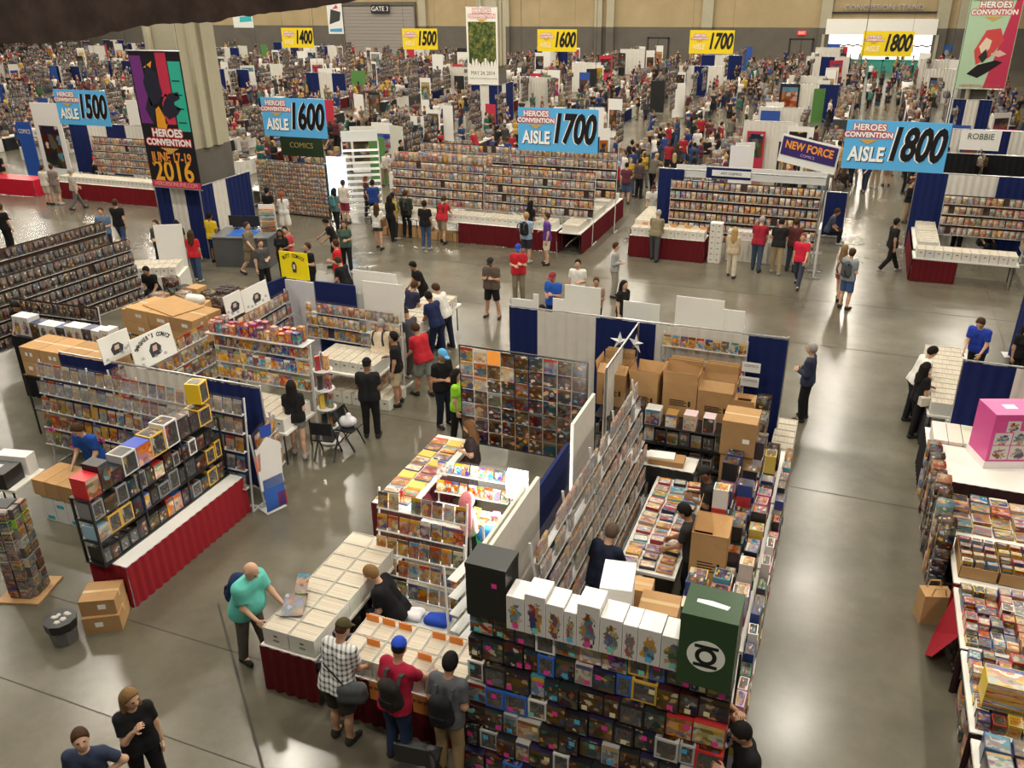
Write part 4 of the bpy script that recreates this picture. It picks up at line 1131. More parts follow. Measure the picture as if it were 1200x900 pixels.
t = thing('shopping_bag', 'bright green bag hanging beside the pink wig mannequin', 'bag', (-4.32, 9.75, .55), .2); b = MB(); b.tube((0, 0, 0), (0, 0, .45), .14, 'cloth', 12, .19); part('sack', b.mesh('sack', True), t, color=(.02, .30, .08)); b = MB(); b.tube((0, 0, .45), (0, 0, .58), .18, 'cloth', 12, .12); part('liner', b.mesh('liner', True), t, color=(.03, .22, .55))
t = thing('crate_stool', 'dark stool under the bright green bag', 'stool', (-4.32, 9.75, 0)); b = MB(); b.box(-.2, -.2, .5, .2, .2, .545, 'black_metal'); part('seat', b.mesh('seat'), t)
for sx in (-1, 1):
    for sy in (-1, 1): b = MB(); b.bar((sx * .17, sy * .17, 0), (sx * .17, sy * .17, .5), .03, 'black_metal'); part('leg', b.mesh('leg'), t)
t = thing('clip_lamp', 'dazzling white clip lamp shining beside the white divider panels', 'lamp', (-4.25, 10.75, 0)); b = MB(); b.tube((0, 0, 0), (0, 0, 1.25), .015, 'metal', 8); b.tube((0, 0, 0), (0, 0, .02), .13, 'metal', 12); part('stand', b.mesh('stand'), t)
b = MB(); b.box(-.15, -.06, 1.1, .15, .06, 1.55, 'lamp_glow'); part('glowing_panel', b.mesh('glow'), t); b = MB(); b.box(-.17, .06, 1.08, .17, .08, 1.57, 'white_board'); part('shade', b.mesh('shade'), t, color=(.8, .8, .8))
_l = bpy.data.lights.new('clip_light', 'POINT'); _l.energy = 160; _l.color = (1, .96, .88); _l.shadow_soft_size = .12; _o = bpy.data.objects.new('clip_light', _l); COL.objects.link(_o); _o.location = (-4.25, 10.55, 1.45)

# poster wall: black grid frame carrying a grid of art prints
t = thing('poster_grid', 'black mesh display wall carrying rows of dark art prints', 'rack', (-5.0, 12.95, 0))
W0, Z0, Z1 = 2.42, .62, 2.56
for x in (-W0 / 2, W0 / 2): b = MB(); b.bar((x, .03, 0), (x, .03, Z1 + .03), .03, 'black_metal'); b.bar((x, -.2, .015), (x, .26, .015), .03, 'black_metal'); part('upright', b.mesh('upright'), t)
for z in (Z0 - .02, Z1 + .02): b = MB(); b.bar((-W0 / 2, .03, z), (W0 / 2, .03, z), .025, 'black_metal'); part('crossbar', b.mesh('crossbar'), t)
b = MB()
for k in range(19): b.bar((-W0 / 2 + k * W0 / 18, .045, Z0), (-W0 / 2 + k * W0 / 18, .045, Z1), .008, 'black_metal')
part('wire_mesh', b.mesh('wires'), t)
nc, nr = 9, 7
for r in range(nr):
    for c in range(nc):
        w = W0 / nc - .022; h = (Z1 - Z0) / nr - .014
        p = Vector((-5.0 - W0 / 2 + (c + .5) * W0 / nc, 12.955, Z1 - (r + 1) * (Z1 - Z0) / nr + .007))
        if (r, c) == (0, 2):
            o = thing('orange_sign', 'bright orange notice pinned in the top row of the poster wall', 'sign', p, 0, None, boxmesh('p', w, .012, h, 'paper'), (.80, .30, .05)); continue
        m = 'print_glossy' if c < 2 and r in (0, 1, 2, 4) or (r, c) in ((1, 3), (2, 4), (0, 6), (3, 2)) else 'print_dark'
        thing('art_print', '%s print from the left in the %s row of the poster wall, %s picture' % (ORD[c], ORD[r] if r < 6 else 'bottom', 'pale' if m == 'print_glossy' else 'dark'), 'print', p, 0, 'art prints on the poster wall', boxmesh('p', w, .012, h, m))

# divider and back drapes
def wallpanel(loc, rot, w, h, label, color, sign=None):
    t = thing('divider_panel', label, 'panel', loc, rot); board(t, w, h - .05, .05, 'drape', color, (0, 0, h / 2 + .025))
    for x in (-w / 2 + .1, w / 2 - .1): b = MB(); b.box(x - .02, -.22, 0, x + .02, .22, .04, 'metal'); part('foot', b.mesh('foot'), t)
    return t
for k, (y, l, c) in enumerate(((8.55, 1.8, WHITE), (10.25, 1.35, NAVY), (11.55, 1.15, WHITE))):
    wallpanel((-3.42 - .05 * (k % 2), y, 0), -PI / 2, l, (2.4, 2.15, 2.45)[k], ('long white divider panel nearest the statue wall', 'navy divider panel with a white name strip', 'white divider panel behind the long comic rack')[k], c)
t = thing('name_strip', 'white paper strip pinned on the navy divider panel', 'sign', (-3.53, 10.3, 1.75), -PI / 2); board(t, .95, .22, .006, 'paper', (.72, .70, .66))
wallpanel((-3.62, 8.6, 0), -PI / 2, 1.7, 2.2, 'second white divider panel left of the first', WHITE)
drape_run((-3.55, 15.5, 0), -PI / 2, [(1.0, NAVY), (1.3, WHITE)], 2.42, 'side drape in white and navy between poster wall and storage cartons', name='pipe_and_drape')
drape_run((-6.28, 15.6, 0), 0.01, [(.62, NAVY), (1.25, WHITE), (1.22, NAVY), (1.78, WHITE), (.72, NAVY)], 2.42, 'long navy and white back drape behind the near island')
for k, (px, py, w, h) in enumerate(((612, 350, .5, 2.62), (683, 335, .78, 2.98), (661, 350, .5, 2.72), (752, 354, .75, 2.78), (821, 349, .95, 2.95), (860, 363, .45, 2.72), (628, 344, .12, 2.5))):
    d = _R * ((px - 600) / FPX) - _U * ((py - 450) / FPX) + _f; tt = 16.15 + .12 * (k % 3); x = d.x * tt / d.y; z = CAMH + d.z * tt / d.y
    t = thing('foam_board', '%s tall white foam board rising behind the long back drape' % ('leftmost small', 'broad central', 'low wide', 'plain', 'broadest right hand', 'rightmost narrow', 'slim')[k], 'board', (x, tt, 0)); board(t, w, z - .02, .02, 'paper', (.74, .73, .68), (0, 0, z / 2))
    b = MB(); b.box(-w / 2 + .03, .0, 0, -w / 2 + .05, .3, .03, 'metal'); b.box(w / 2 - .05, .0, 0, w / 2 - .03, .3, .03, 'metal'); part('foot', b.mesh('foot'), t)
rack((-2.2, 15.5, 0), 0, 1.6, [1.25, 1.62, 2.06], 'white comic rack hung on the back drape above the tall cartons', 'comic on the rack above the tall brown cartons', 'comics above the tall cartons', .0, 10, .14, .22, .1, legs=False, m='print_bright')
for k, z in enumerate((1.55, 1.85)):
    t = thing('card_sign', '%s white card sign clipped beside the navy end drape' % ('lower', 'upper')[k], 'sign', (-1.28, 15.42, z)); board(t, .34, .2, .006, 'paper', (.76, .76, .74)); text('COMICS', .07, t, (0, -.006, .03), 'paper', color=(.2, .2, .22))
for k in range(2):
    b = MB(); n = 5; vs = [(.0, 0, .34)]
    for j in range(10): a = 2 * PI * j / 10; r = .2 if j % 2 == 0 else .07; vs.append((r * math.sin(a), .0, .2 + r * math.cos(a)))
    vs.append((0, -.08, .2)); vs.append((0, .02, .2)); b.add(vs, [(1 + j, 1 + (j + 1) % 10, 11) for j in range(10)] + [(1 + (j + 1) % 10, 1 + j, 12) for j in range(10)], 'acrylic_edge')
    thing('star_ornament', '%s silver star ornament on top of the tall cartons' % ('larger left', 'tilted right')[k], 'ornament', (-3.72 + k * .32, 14.9, 2.05), (.2, -.5)[k], None, b.mesh('star'))

# ---------------------------------------------------------------- boxed statue wall
t = thing('display_shelving', 'black shelving that carries the wall of boxed statues', 'shelving', (-1.85, 6.85, 0))
ROWZ = [.06 + .302 * k for k in range(7)]; SW = 2.92
for k, z in enumerate(ROWZ + [2.17]):
    y = .045 * k - .15
    b = MB(); b.box(-SW / 2, y - .10, z - .012, SW / 2, y + .18, z - .002, 'black_metal'); part('shelf', b.mesh('shelf'), t)
for x in (-SW / 2 - .02, -.5, .5, SW / 2 + .02):
    b = MB(); b.bar((x, .12, 0), (x, .34, 2.2), .025, 'black_metal'); part('upright', b.mesh('upright'), t)
rs = random.Random(11); n_st = 0
for r, z in enumerate(ROWZ):
    y = 6.85 + .045 * r - .15; x = -1.85 - SW / 2 + .01; c = 0
    while x < -1.85 + SW / 2 - .13:
        w = rs.choice((.17, .20, .23, .26, .28, .23)); w = min(w, -1.85 + SW / 2 - x)
        if -1.85 + SW / 2 - (x + w) < .13: w = -1.85 + SW / 2 - x
        h = rs.uniform(.262, .288); d = rs.choice((.22, .26, .26, .31)); u = rs.random()
        u += (.12 if r == 6 else 0)
        if u < .48: stl, col, cn = 'dark', rs.choice(((.012, .012, .015), (.02, .015, .05), (.05, .012, .015), (.015, .02, .02))), 'black'
        elif u < .62: stl, col, cn = 'bright', rs.choice(((.02, .07, .35), (.45, .03, .03), (.45, .28, .05), (.05, .25, .3))), 'colourful'
        elif u < .68: stl, col, cn = 'art', (.45, .43, .40), 'picture'
        else:
            stl = 'window'; cn, col = rs.choice((('black window', (.012, .012, .014)), ('silver window', (.45, .45, .46)), ('gold window', (.60, .38, .04)), ('red window', (.50, .02, .02)), ('white window', (.70, .70, .68)), ('blue window', (.03, .12, .5)), ('black window', (.015, .015, .02))))
        if r == 4 and x > -.95 and x + w < -.45: stl, (cn, col) = 'window', (('red', (.55, .02, .03)) if x < -.72 else ('purple', (.12, .04, .35)))
        sk = rs.choice(('pink', 'pink', 'yellow', 'blue', 'pink', 'teal', None))
        c += 1
        statue_box(Vector((x + w / 2, y, z)), 0, w - .006, d, h, '%s statue box%s, %s along the %s shelf up the statue wall' % (cn, ', %s sticker' % sk if sk else '', ORD[c - 1], ORD[r]), stl, col, sk, rs.uniform(-.5, .5) * (w - .08), rs.choice((.02, .03, .15)), 'boxed statues on the big wall')
        x += w; n_st += 1
# top row of larger boxes
y = 6.88; z = 2.172
t = thing('black_case', 'large black packing case at the left end of the top shelf', 'case', (-3.06, 6.98, z)); b = MB(); b.box(-.235, -.19, 0, .235, .19, .64, 'plastic'); part('body', b.mesh('body'), t, color=(.008, .010, .010)); b = MB(); b.box(-.24, -.195, .64, .24, .195, .70, 'plastic'); part('lid', b.mesh('lid'), t, color=(.012, .014, .013))
b = MB(); b.box(.07, -.193, .44, .13, -.191, .5, 'paper'); part('price_sticker', b.mesh('st'), t, color=STICK['pink'])
TOP = [(w, h, 'white', 'figure') for w, h in ((.21, .44), (.24, .52), (.20, .46), (.14, .42), (.25, .56), (.24, .46), (.16, .44), (.24, .44))]
x = -2.80
for k, (w, h, cn, stl) in enumerate(TOP):
    statue_box(Vector((x + w / 2, y, z)), 0, w - .008, .30, h, 'white boxed statue with figure art, %s along the top shelf of the statue wall' % ORD[k], stl, (.74, .72, .70), ('pink', 'teal', None, 'blue')[k % 4], 0, .03, 'white boxes on the top shelf', topc=(.78, .77, .74)); x += w
statue_box(Vector((x + .13, y, z)), 0, .25, .30, .42, 'white boxed statue with grey picture beside the big green box', 'figure', (.74, .72, .70), 'teal', 0, .03, topc=(.78, .77, .74))
# green box with the ringed emblem
t = thing('emblem_box', 'big dark green box with a white ringed emblem on the top shelf', 'box', (-.66, 6.85, z)); b = MB(); b.box(-.27, -.24, 0, .27, .24, .86, 'plastic'); part('carton', b.mesh('carton'), t, color=(.018, .055, .018))
def disc(r, y, m='paper', n=28, cx=0, cz=0):
    b = MB(); b.add([(cx + r * math.cos(2 * PI * k / n), y, cz + r * math.sin(2 * PI * k / n)) for k in range(n)] + [(cx + r * math.cos(2 * PI * k / n), y + .003, cz + r * math.sin(2 * PI * k / n)) for k in range(n)], [tuple(range(n))] + [((k + 1) % n, k, n + k, n + (k + 1) % n) for k in range(n)], m); return b.mesh('disc')
part('emblem_disc', disc(.185, -.244), t, (0, 0, .40), color=(.74, .76, .70)); part('emblem_ring', disc(.105, -.247), t, (0, 0, .40), color=(.01, .015, .01)); part('emblem_core', disc(.062, -.250), t, (0, 0, .40), color=(.74, .76, .70))
for zz in (.515, .285): b = MB(); b.box(-.115, -.249, zz - .018, .115, -.245, zz + .018, 'paper'); part('emblem_bar', b.mesh('bar'), t, color=(.01, .015, .01))
b = MB(); b.add([(-.16, -.03, .861), (.14, -.06, .861), (.16, .0, .861), (-.02, .03, .861), (-.16, .02, .861)], [(0, 1, 2, 3, 4)], 'paper'); part('lid_print', b.mesh('lp'), t, color=(.74, .76, .72))
# behind the top row: white and brown boxes
for k, (px, py, w, d, h, c) in enumerate(((735, 672, .34, .5, .42, 'white'), (772, 690, .42, .36, .34, 'brown'), (745, 668, .3, .26, .5, 'brown'))):
    p = G(px, py, 2.35); p = Vector((p.x, max(p.y, 7.28) + .12 * k, 0))
    if c == 'white':
        t = thing('white_carton', 'long plain white carton behind the top shelf of statues', 'carton', (p.x, 7.45, 1.66), .15); b = MB(); b.box(-w / 2, -d / 2, 0, w / 2, d / 2, h + .55, 'white_board'); part('body', b.mesh('body'), t, color=(.80, .78, .74)); b = MB(); b.box(-w / 2 - .004, -d / 2 - .004, h + .50, w / 2 + .004, d / 2 + .004, h + .56, 'white_board'); part('lid', b.mesh('lid'), t, color=(.82, .80, .76))
    else: carton((p.x + .08, 7.42 + (.45 if k == 2 else 0), 1.66), .05, w, d, h + (.42 if k == 1 else .1), 'brown carton behind the top shelf, %s' % ('between white carton and green box' if k == 1 else 'in the shade of the booth'))
table((-1.45, 7.62, 0), 0, 1.5, .8, 'back work table behind the statue wall', None, (.02, .02, .025), sides='b', h=1.655, name='tall_counter')

# ---------------------------------------------------------------- long sloping rack in the booth, its table and storage
rack((-2.62, 10.5, 0), PI / 2, 5.0, [.34, .64, .94, 1.24, 1.54, 1.84, 2.1], 'long sloping clear comic rack along the inner divider', 'comic on the long sloping rack inside the statue booth', 'comics on the long sloping rack', .055, 27, .165, .25, .22, indiv=False, uprights=5, skip=.12, hazy=7)
table((-1.98, 11.4, 0), PI / 2, 2.7, .86, 'inner white table covered with flat toy packs', None, None, name='folding_table')
rs = random.Random(5)
for j in range(12):
    for i in range(3):
        c = rs.choice(((.03, .08, .25), (.40, .20, .10), (.35, .05, .05), (.15, .30, .35), (.45, .38, .28), (.03, .03, .05), (.50, .28, .10)))
        b = MB(); w, d, h = rs.uniform(.2, .25), rs.uniform(.15, .19), rs.choice((.03, .05, .08)); b.box(-w / 2, -d / 2, 0, w / 2, d / 2, h, 'plastic'); b.box(-w / 2 + .012, -d / 2 + .012, h, w / 2 - .012, d / 2 - .012, h + .0015, 'print_bright')
        thing('toy_pack', 'flat toy pack, %s row and %s column on the inner white table' % (ORD[j], ('outer', 'middle', 'inner')[i]), 'boxed toy', (-2.24 + i * .26, 10.2 + j * .215, .741), rs.uniform(-.12, .12), 'flat packs on the inner table', b.mesh('pack'), c)
t = thing('storage_shelving', 'black storage shelving below the tall brown cartons', 'shelving', (-2.45, 14.05, 0))
for z in (.15, .55, .95, 1.3): b = MB(); b.box(-1.35, -.55, z - .02, 1.35, .5, z, 'black_metal'); part('shelf', b.mesh('shelf'), t)
for x in (-1.33, 0, 1.33):
    for y in (-.53, .48): b = MB(); b.bar((x, y, 0), (x, y, 1.3), .03, 'black_metal'); part('upright', b.mesh('upright'), t)
for r, z in enumerate((.15, .55, .95)):
    for k in range(12):
        w = .19; h = rs.uniform(.2, .33)
        statue_box(Vector((-3.62 + k * .212, 13.68, z)), 0, w, .22, h, '%s box along the %s shelf of the black storage shelving' % (ORD[k], ('bottom', 'middle', 'upper')[r]), rs.choice(('dark', 'art', 'dark', 'window')), rs.choice(((.02, .02, .02), (.10, .08, .07), (.35, .33, .30), (.05, .05, .08))), None, group='boxes in the storage shelving')
for k, (w, h, st, c, nm) in enumerate(((.30, .34, 'dark', (.05, .03, .03), 'dark red'), (.27, .30, 'art', (.6, .58, .55), 'black and white'), (.2, .26, 'bright', (.35, .2, .06), 'gold'), (.22, .30, 'art', (.65, .5, .52), 'pale pink'), (.2, .3, 'dark', (.6, .5, .52), 'pink and black'))):
    statue_box(Vector((-3.05 + k * .33, 13.65, 1.3)), 0, w, .24, h, '%s statue box on top of the storage shelving' % nm, st, c, None)
for k, (x, w, h, o, fl) in enumerate(((-3.62, .56, .66, True, (-1.0, .15, .3, .3)), (-3.0, .52, .58, True, (.1, .25, .4, .1)), (-2.36, .62, .66, True, (.0, .05, .15, .1)), (-1.72, .62, .60, True, (-.9, .1, .2, .25)), (-1.24, .40, .42, True, (.2, -2.2, -2.2, -2.2)))):
    carton((x, 14.25, 1.3), rnd.uniform(-.04, .04), w, .5, h, '%s open brown carton on the storage shelving' % ('leftmost, tallest', 'second, lower', 'third, upright flapped', 'fourth, wide', 'small rightmost')[k], None, True, print_=k != 4, flaps=fl, fl=.22 if k != 4 else .1)
    if k in (0, 2, 3):
        for j in range(3):
            t = thing('flattened_carton', '%s flattened brown carton sheet standing behind the %s open carton' % (ORD[j], ('leftmost', '', 'third', 'fourth')[k]), 'cardboard', (x + .01 * j, 14.53 + .035 * j, 1.3), 0, None); board(t, w * (.98 - .02 * j), .9 + .03 * j, .012, 'cardboard', None, (0, 0, .46), 'sheet')
carton((-2.3, 12.95, .93), .05, .6, .3, .1, 'shallow brown tray of papers on the counter under the storage shelving', None, False, False)
table((-2.4, 13.0, 0), 0, 1.2, .5, 'dark counter in front of the storage shelving', None, (.02, .02, .02), sides='f', h=.925, name='dark_counter')
t = thing('paper_stack', 'white papers lying on the shallow brown tray', 'papers', (-2.4, 12.95, 1.032), .1); board(t, .45, .03, .25, 'paper', (.78, .77, .74), (0, 0, .015), 'sheets')

# right hand row of toys along the aisle
rs = random.Random(21)
for k in range(4): table((-.86, 7.95 + k * 1.84, 0), PI / 2, 1.8, .86, '%s toy table from the statue corner along the aisle' % ORD[k], 'toy tables along the aisle', (.02, .02, .025), sides='b')
TC = [((.70, .68, .66), 'white'), ((.62, .12, .30), 'pink'), ((.02, .02, .025), 'black'), ((.03, .05, .20), 'navy'), ((.45, .04, .04), 'red'), ((.55, .52, .62), 'lilac'), ((.10, .35, .40), 'teal'), ((.55, .40, .08), 'yellow'), ((.55, .50, .48), 'grey'), ((.03, .15, .06), 'green'), ((.02, .02, .025), 'black'), ((.02, .02, .03), 'black'), ((.70, .68, .66), 'white'), ((.62, .30, .42), 'pale pink'), ((.03, .05, .20), 'navy'), ((.05, .04, .05), 'dark')]
def stackcol(x, y, z0, zmax, rot, nm, w0=.24, d0=.2, pal=TC, m=None):
    z = z0; k = 0
    while z < zmax - .1:
        h = rs.choice((.12, .16, .2, .26, .32)); w = w0 * rs.uniform(.8, 1.0); d = d0 * rs.uniform(.85, 1.0); c, cn = rs.choice(pal)
        toybox(Vector((x + rs.uniform(-.01, .01), y, z)), rot + rs.uniform(-.05, .05), round(w, 2), round(d, 2), h, '%s toy box %s, %s' % (cn, ('at the bottom', 'second up', 'third up', 'fourth up', 'fifth up', 'sixth up', 'seventh up', 'eighth up', 'ninth up', 'tenth up')[min(k, 9)], nm), c, 'toy boxes along the aisle table', m or rs.choice(('print_glossy', 'print_bright', 'print_dark', 'print_dark', 'print_glossy')))
        z += h + .003; k += 1
for j in range(26):
    y = 7.45 + j * .262
    if y > 13.9: break
    nm = '%s stack from the statue corner, ' % (ORD[j] if j < 20 else ORD[j - 20] + ' farther')
    if not (9.6 < y < 10.9 or y > 12.7): stackcol(-1.14, y, .741, rs.uniform(1.0, 1.62) if j > 2 else 1.5, PI / 2, nm + 'inner line', .24, .24)
    stackcol(-.84, y, .741, rs.uniform(1.1, 1.55), PI / 2, nm + 'middle line', .24, .24)
    stackcol(-.58, y, .741, rs.uniform(1.0, 1.5), PI / 2, nm + 'outer line', .24, .2)
    stackcol(-.34, y, .0, rs.uniform(.9, 1.35), PI / 2, nm + 'floor line', .25, .12)
carton((-1.12, 10.25, .741), .03, .5, .56, .92, 'tall open brown carton among the toy stacks beside the kneeling helpers', None, True, print_=True, flaps=(-2.4, -.2, -2.2, -2.2), fl=.3)
carton((-1.14, 13.1, .741), .02, .52, .55, .62, 'lower closed carton of the pair at the far end of the toy row'); carton((-1.14, 13.1, 1.366), .0, .56, .60, .62, 'upper closed carton of the pair at the far end of the toy row', labels=1)
# narrow white box tower and end goods near the far corner of the toy row
for k in range(7):
    for i in range(2): longbox(Vector((-.52, 14.45 + k * .26, .0 + .28 * i)), PI / 2, '%s white box on the floor along the far aisle corner, %s one' % (ORD[k], ('lower', 'upper')[i]), 'white boxes at the far aisle corner', .24, .40, .27)
for k in range(5): stackcol(-.95, 14.5 + k * .22, 0, 1.3, PI / 2, '%s far corner stack' % ORD[k], .2, .24)

# ---------------------------------------------------------------- left island
rs = random.Random(31)
table((-9.56, 8.85, 0), PI / 2, 2.75, .72, 'long red skirted table under the black statue shelves', None, (.22, .008, .014), sides='fl', topc=(.80, .79, .76))
t = thing('statue_shelves', 'black four tier shelves of boxed statues on the long red table', 'shelving', (-9.66, 8.78, .742), PI / 2)
SZ = [0.0, .40, .76, 1.12]
for k, z in enumerate(SZ): b = MB(); b.box(-1.42, -.2 + .02 * k, z, 1.42, .2, z + .025, 'black_metal'); part('shelf', b.mesh('shelf'), t)
for x in (-1.4, -.47, .47, 1.4):
    for y in (-.17, .18): b = MB(); b.bar((x, y, 0), (x, y, 1.14), .03, 'black_metal'); part('upright', b.mesh('upright'), t)
fr = Fr((-9.64, 8.78, .742), PI / 2)
KEY = {(3, 0): ('window', (.60, .02, .03), 'red topped white', .30), (2, 1): ('window', (.55, .34, .05), 'gold', .27), (1, 0): ('window', (.58, .36, .06), 'long gold framed', .26)}
for r, z in enumerate(SZ):
    x = -1.39; c = 0
    while x < 1.30:
        w = rs.choice((.16, .19, .22, .25)) if r < 3 else rs.choice((.22, .26, .3)); h = rs.uniform(.22, .32) if r < 3 else rs.choice((.22, .3, .36, .42))
        u = rs.random(); cn, stl, col = ('black', 'dark', (.015, .015, .018)) if u < .45 else ('grey window', 'window', (.22, .22, .23)) if u < .65 else ('dark window', 'window', (.012, .012, .012)) if u < .8 else rs.choice((('blue', 'bright', (.03, .10, .40)), ('gold window', 'window', (.60, .38, .05)), ('red', 'bright', (.45, .03, .03)), ('white window', 'window', (.65, .65, .63))))
        if r == 3 and c == 0: w, h, cn, stl, col = .25, .32, 'red topped white', 'art', (.60, .02, .03)
        if r == 3 and c in (3, 4): w, h, cn, stl, col = .3, .34, ('royal blue' if c == 4 else 'silver framed'), ('bright' if c == 4 else 'window'), ((.02, .06, .42) if c == 4 else (.5, .5, .5))
        if r == 1 and c in (1, 2): w, h, cn, stl, col = .24, .3, 'gold framed six window', 'window', (.58, .36, .06)
        if r == 1 and c == 0: cn, stl, col = 'pale blue', 'art', (.30, .48, .62)
        if x + w > 1.40: break
        c += 1
        statue_box(fr.at(x + w / 2, 0, z + .026), PI / 2 + rs.uniform(-.04, .04), w - .01, .3, h, '%s statue box, %s on the %s tier of the black shelves' % (cn, ORD[c - 1], ('lowest', 'second', 'third', 'top')[r]), stl, col, None, group='boxed statues on the black shelves')
        x += w
statue_box(fr.at(1.22, .02, 1.5), PI / 2 + .2, .26, .26, .36, 'bright yellow window box perched at the far end above the black shelves', 'window', (.75, .50, .02), None)
carton((-9.35, 7.08, 0), .55, .52, .5, .28, 'lower scuffed carton on the floor beside the trash bin', labels=1); carton((-9.37, 7.10, .282), .5, .5, .46, .26, 'upper taped carton on the floor beside the trash bin', labels=1)
t = thing('trash_bin', 'grey trash bin lined with a black bag, beside two cartons', 'bin', (-9.62, 6.55, 0), .3)
b = MB(); b.tube((0, 0, 0), (0, 0, .34), .17, 'plastic', 8, .20); part('bin', b.mesh('bin'), t, color=(.13, .13, .125)); b = MB(); b.tube((0, 0, .26), (0, 0, .40), .215, 'plastic', 10, .225); part('liner', b.mesh('liner'), t, color=(.012, .012, .014))
b = MB()
for k in range(6): b.ball((rs.uniform(-.11, .11), rs.uniform(-.11, .11), .40), rs.uniform(.03, .05), 'paper', 5, 4, (rs.uniform(.8, 2), 1, .5))
part('litter', b.mesh('litter'), t, color=(.55, .52, .48), kind='stuff')
# stack of white and brown boxes with the blue shirted man behind
for k in range(4):
    for i in range(2):
        t = carton((-12.32 + k * .285, 9.02, .27 * i), 0, .27, .46, .268, 'white carton with a blue tag, %s along the %s row of the floor stack' % (ORD[k], ('bottom', 'upper')[i]), 'white cartons under the brown boxes', tape=False, name='white_carton')
        t.children[0].data = boxmesh('wc', .27, .46, .268, 'white_board'); t.children[0].color = (.76, .76, .74, 1)
        if (k + i) % 2 == 0: b = MB(); b.box(-.08, -.233, .03, .08, -.23, .1, 'paper'); part('shipping_label', b.mesh('tag'), t, color=(.05, .42, .55))
    carton((-12.36 + k * .30, 9.05, .541), 0, .29, .62, .30, 'pale brown long box, %s of the top row over the white cartons' % ORD[k], 'brown boxes over the white cartons', tape=False)
carton((-11.02, 9.0, 0), 0, .3, .5, .8, 'narrow brown carton between the floor stack and the black shelves')
# long clear rack facing us
rack((-11.5, 10.25, 0), -.01, 4.75, [.52, .86, 1.20, 1.54, 1.88], 'long five tier clear comic rack across the left island', 'bagged comic on the long five tier rack across the left island', 'comics on the long left rack', .05, 23, .17, .26, .14, uprights=5, skip=.0, jitter=.006, hazy=2)
for k in range(16):
    r = k % 2; t = thing('price_tab', 'bright pink price tab on a lower tier of the long left rack', 'price tag', (-13.6 + (k * .31) % 2.4 + .13 * r, 10.15 + .05 * r, .86 - .34 * r + .01), 0, 'pink price tabs'); board(t, .12, .07, .004, 'paper', (.80, .10, .38), (0, 0, .04), 'card')
drape_run((-13.9, 10.98, 0), 0, [(1.5, NAVY), (1.7, WHITE), (1.5, NAVY)], 2.12, 'navy and white drape backing the long left rack')
# taped brown cartons high behind the drape
t = thing('storage_shelving', 'shelf unit hidden behind the drape below the taped brown cartons', 'shelving', (-14.1, 11.55, 0)); 
for z in (.6, 1.38): b = MB(); b.box(-1.15, -.42, z - .02, 1.15, .42, z, 'black_metal'); part('shelf', b.mesh('shelf'), t)
for x in (-1.12, 1.12):
    for y in (-.4, .4): b = MB(); b.bar((x, y, 0), (x, y, 1.38), .03, 'black_metal'); part('upright', b.mesh('upright'), t)
for k in range(4):
    for i in range(2): carton((-14.92 + k * .545, 11.52, 1.382 + .31 * i), 0, .53, .72, .305, 'taped brown carton, %s along the %s layer above the long rack' % (ORD[k], ('lower', 'upper')[i]), 'taped cartons above the long rack', labels=2)
t = thing('storage_shelving', 'shelf unit below the brown cartons covered by a flat sheet', 'shelving', (-13.9, 14.2, 0), -.1)
for z in (.6, 1.3): b = MB(); b.box(-1.15, -.5, z - .02, 1.15, .5, z, 'black_metal'); part('shelf', b.mesh('shelf'), t)
for x in (-1.12, 1.12):
    for y in (-.48, .48): b = MB(); b.bar((x, y, 0), (x, y, 1.3), .03, 'black_metal'); part('upright', b.mesh('upright'), t)
f2 = Fr((-13.9, 14.2, 1.302), -.1)
for k in range(3):
    for i in range(2): carton(f2.at(-.72 + k * .70, -.05, .32 * i), -.1, .68, .85, .315, 'brown carton, %s along the %s layer beside the picture sign' % (ORD[k], ('lower', 'upper')[i]), 'brown cartons beside the picture sign', labels=2)
t = thing('cardboard_sheet', 'flat cardboard sheet lying on the high brown cartons', 'cardboard', f2.at(-.1, .05, .645), -.3); board(t, 1.25, .8, .012, 'cardboard', None, (0, 0, .008), 'sheet'); t.children[0].rotation_euler = (PI / 2, 0, 0)
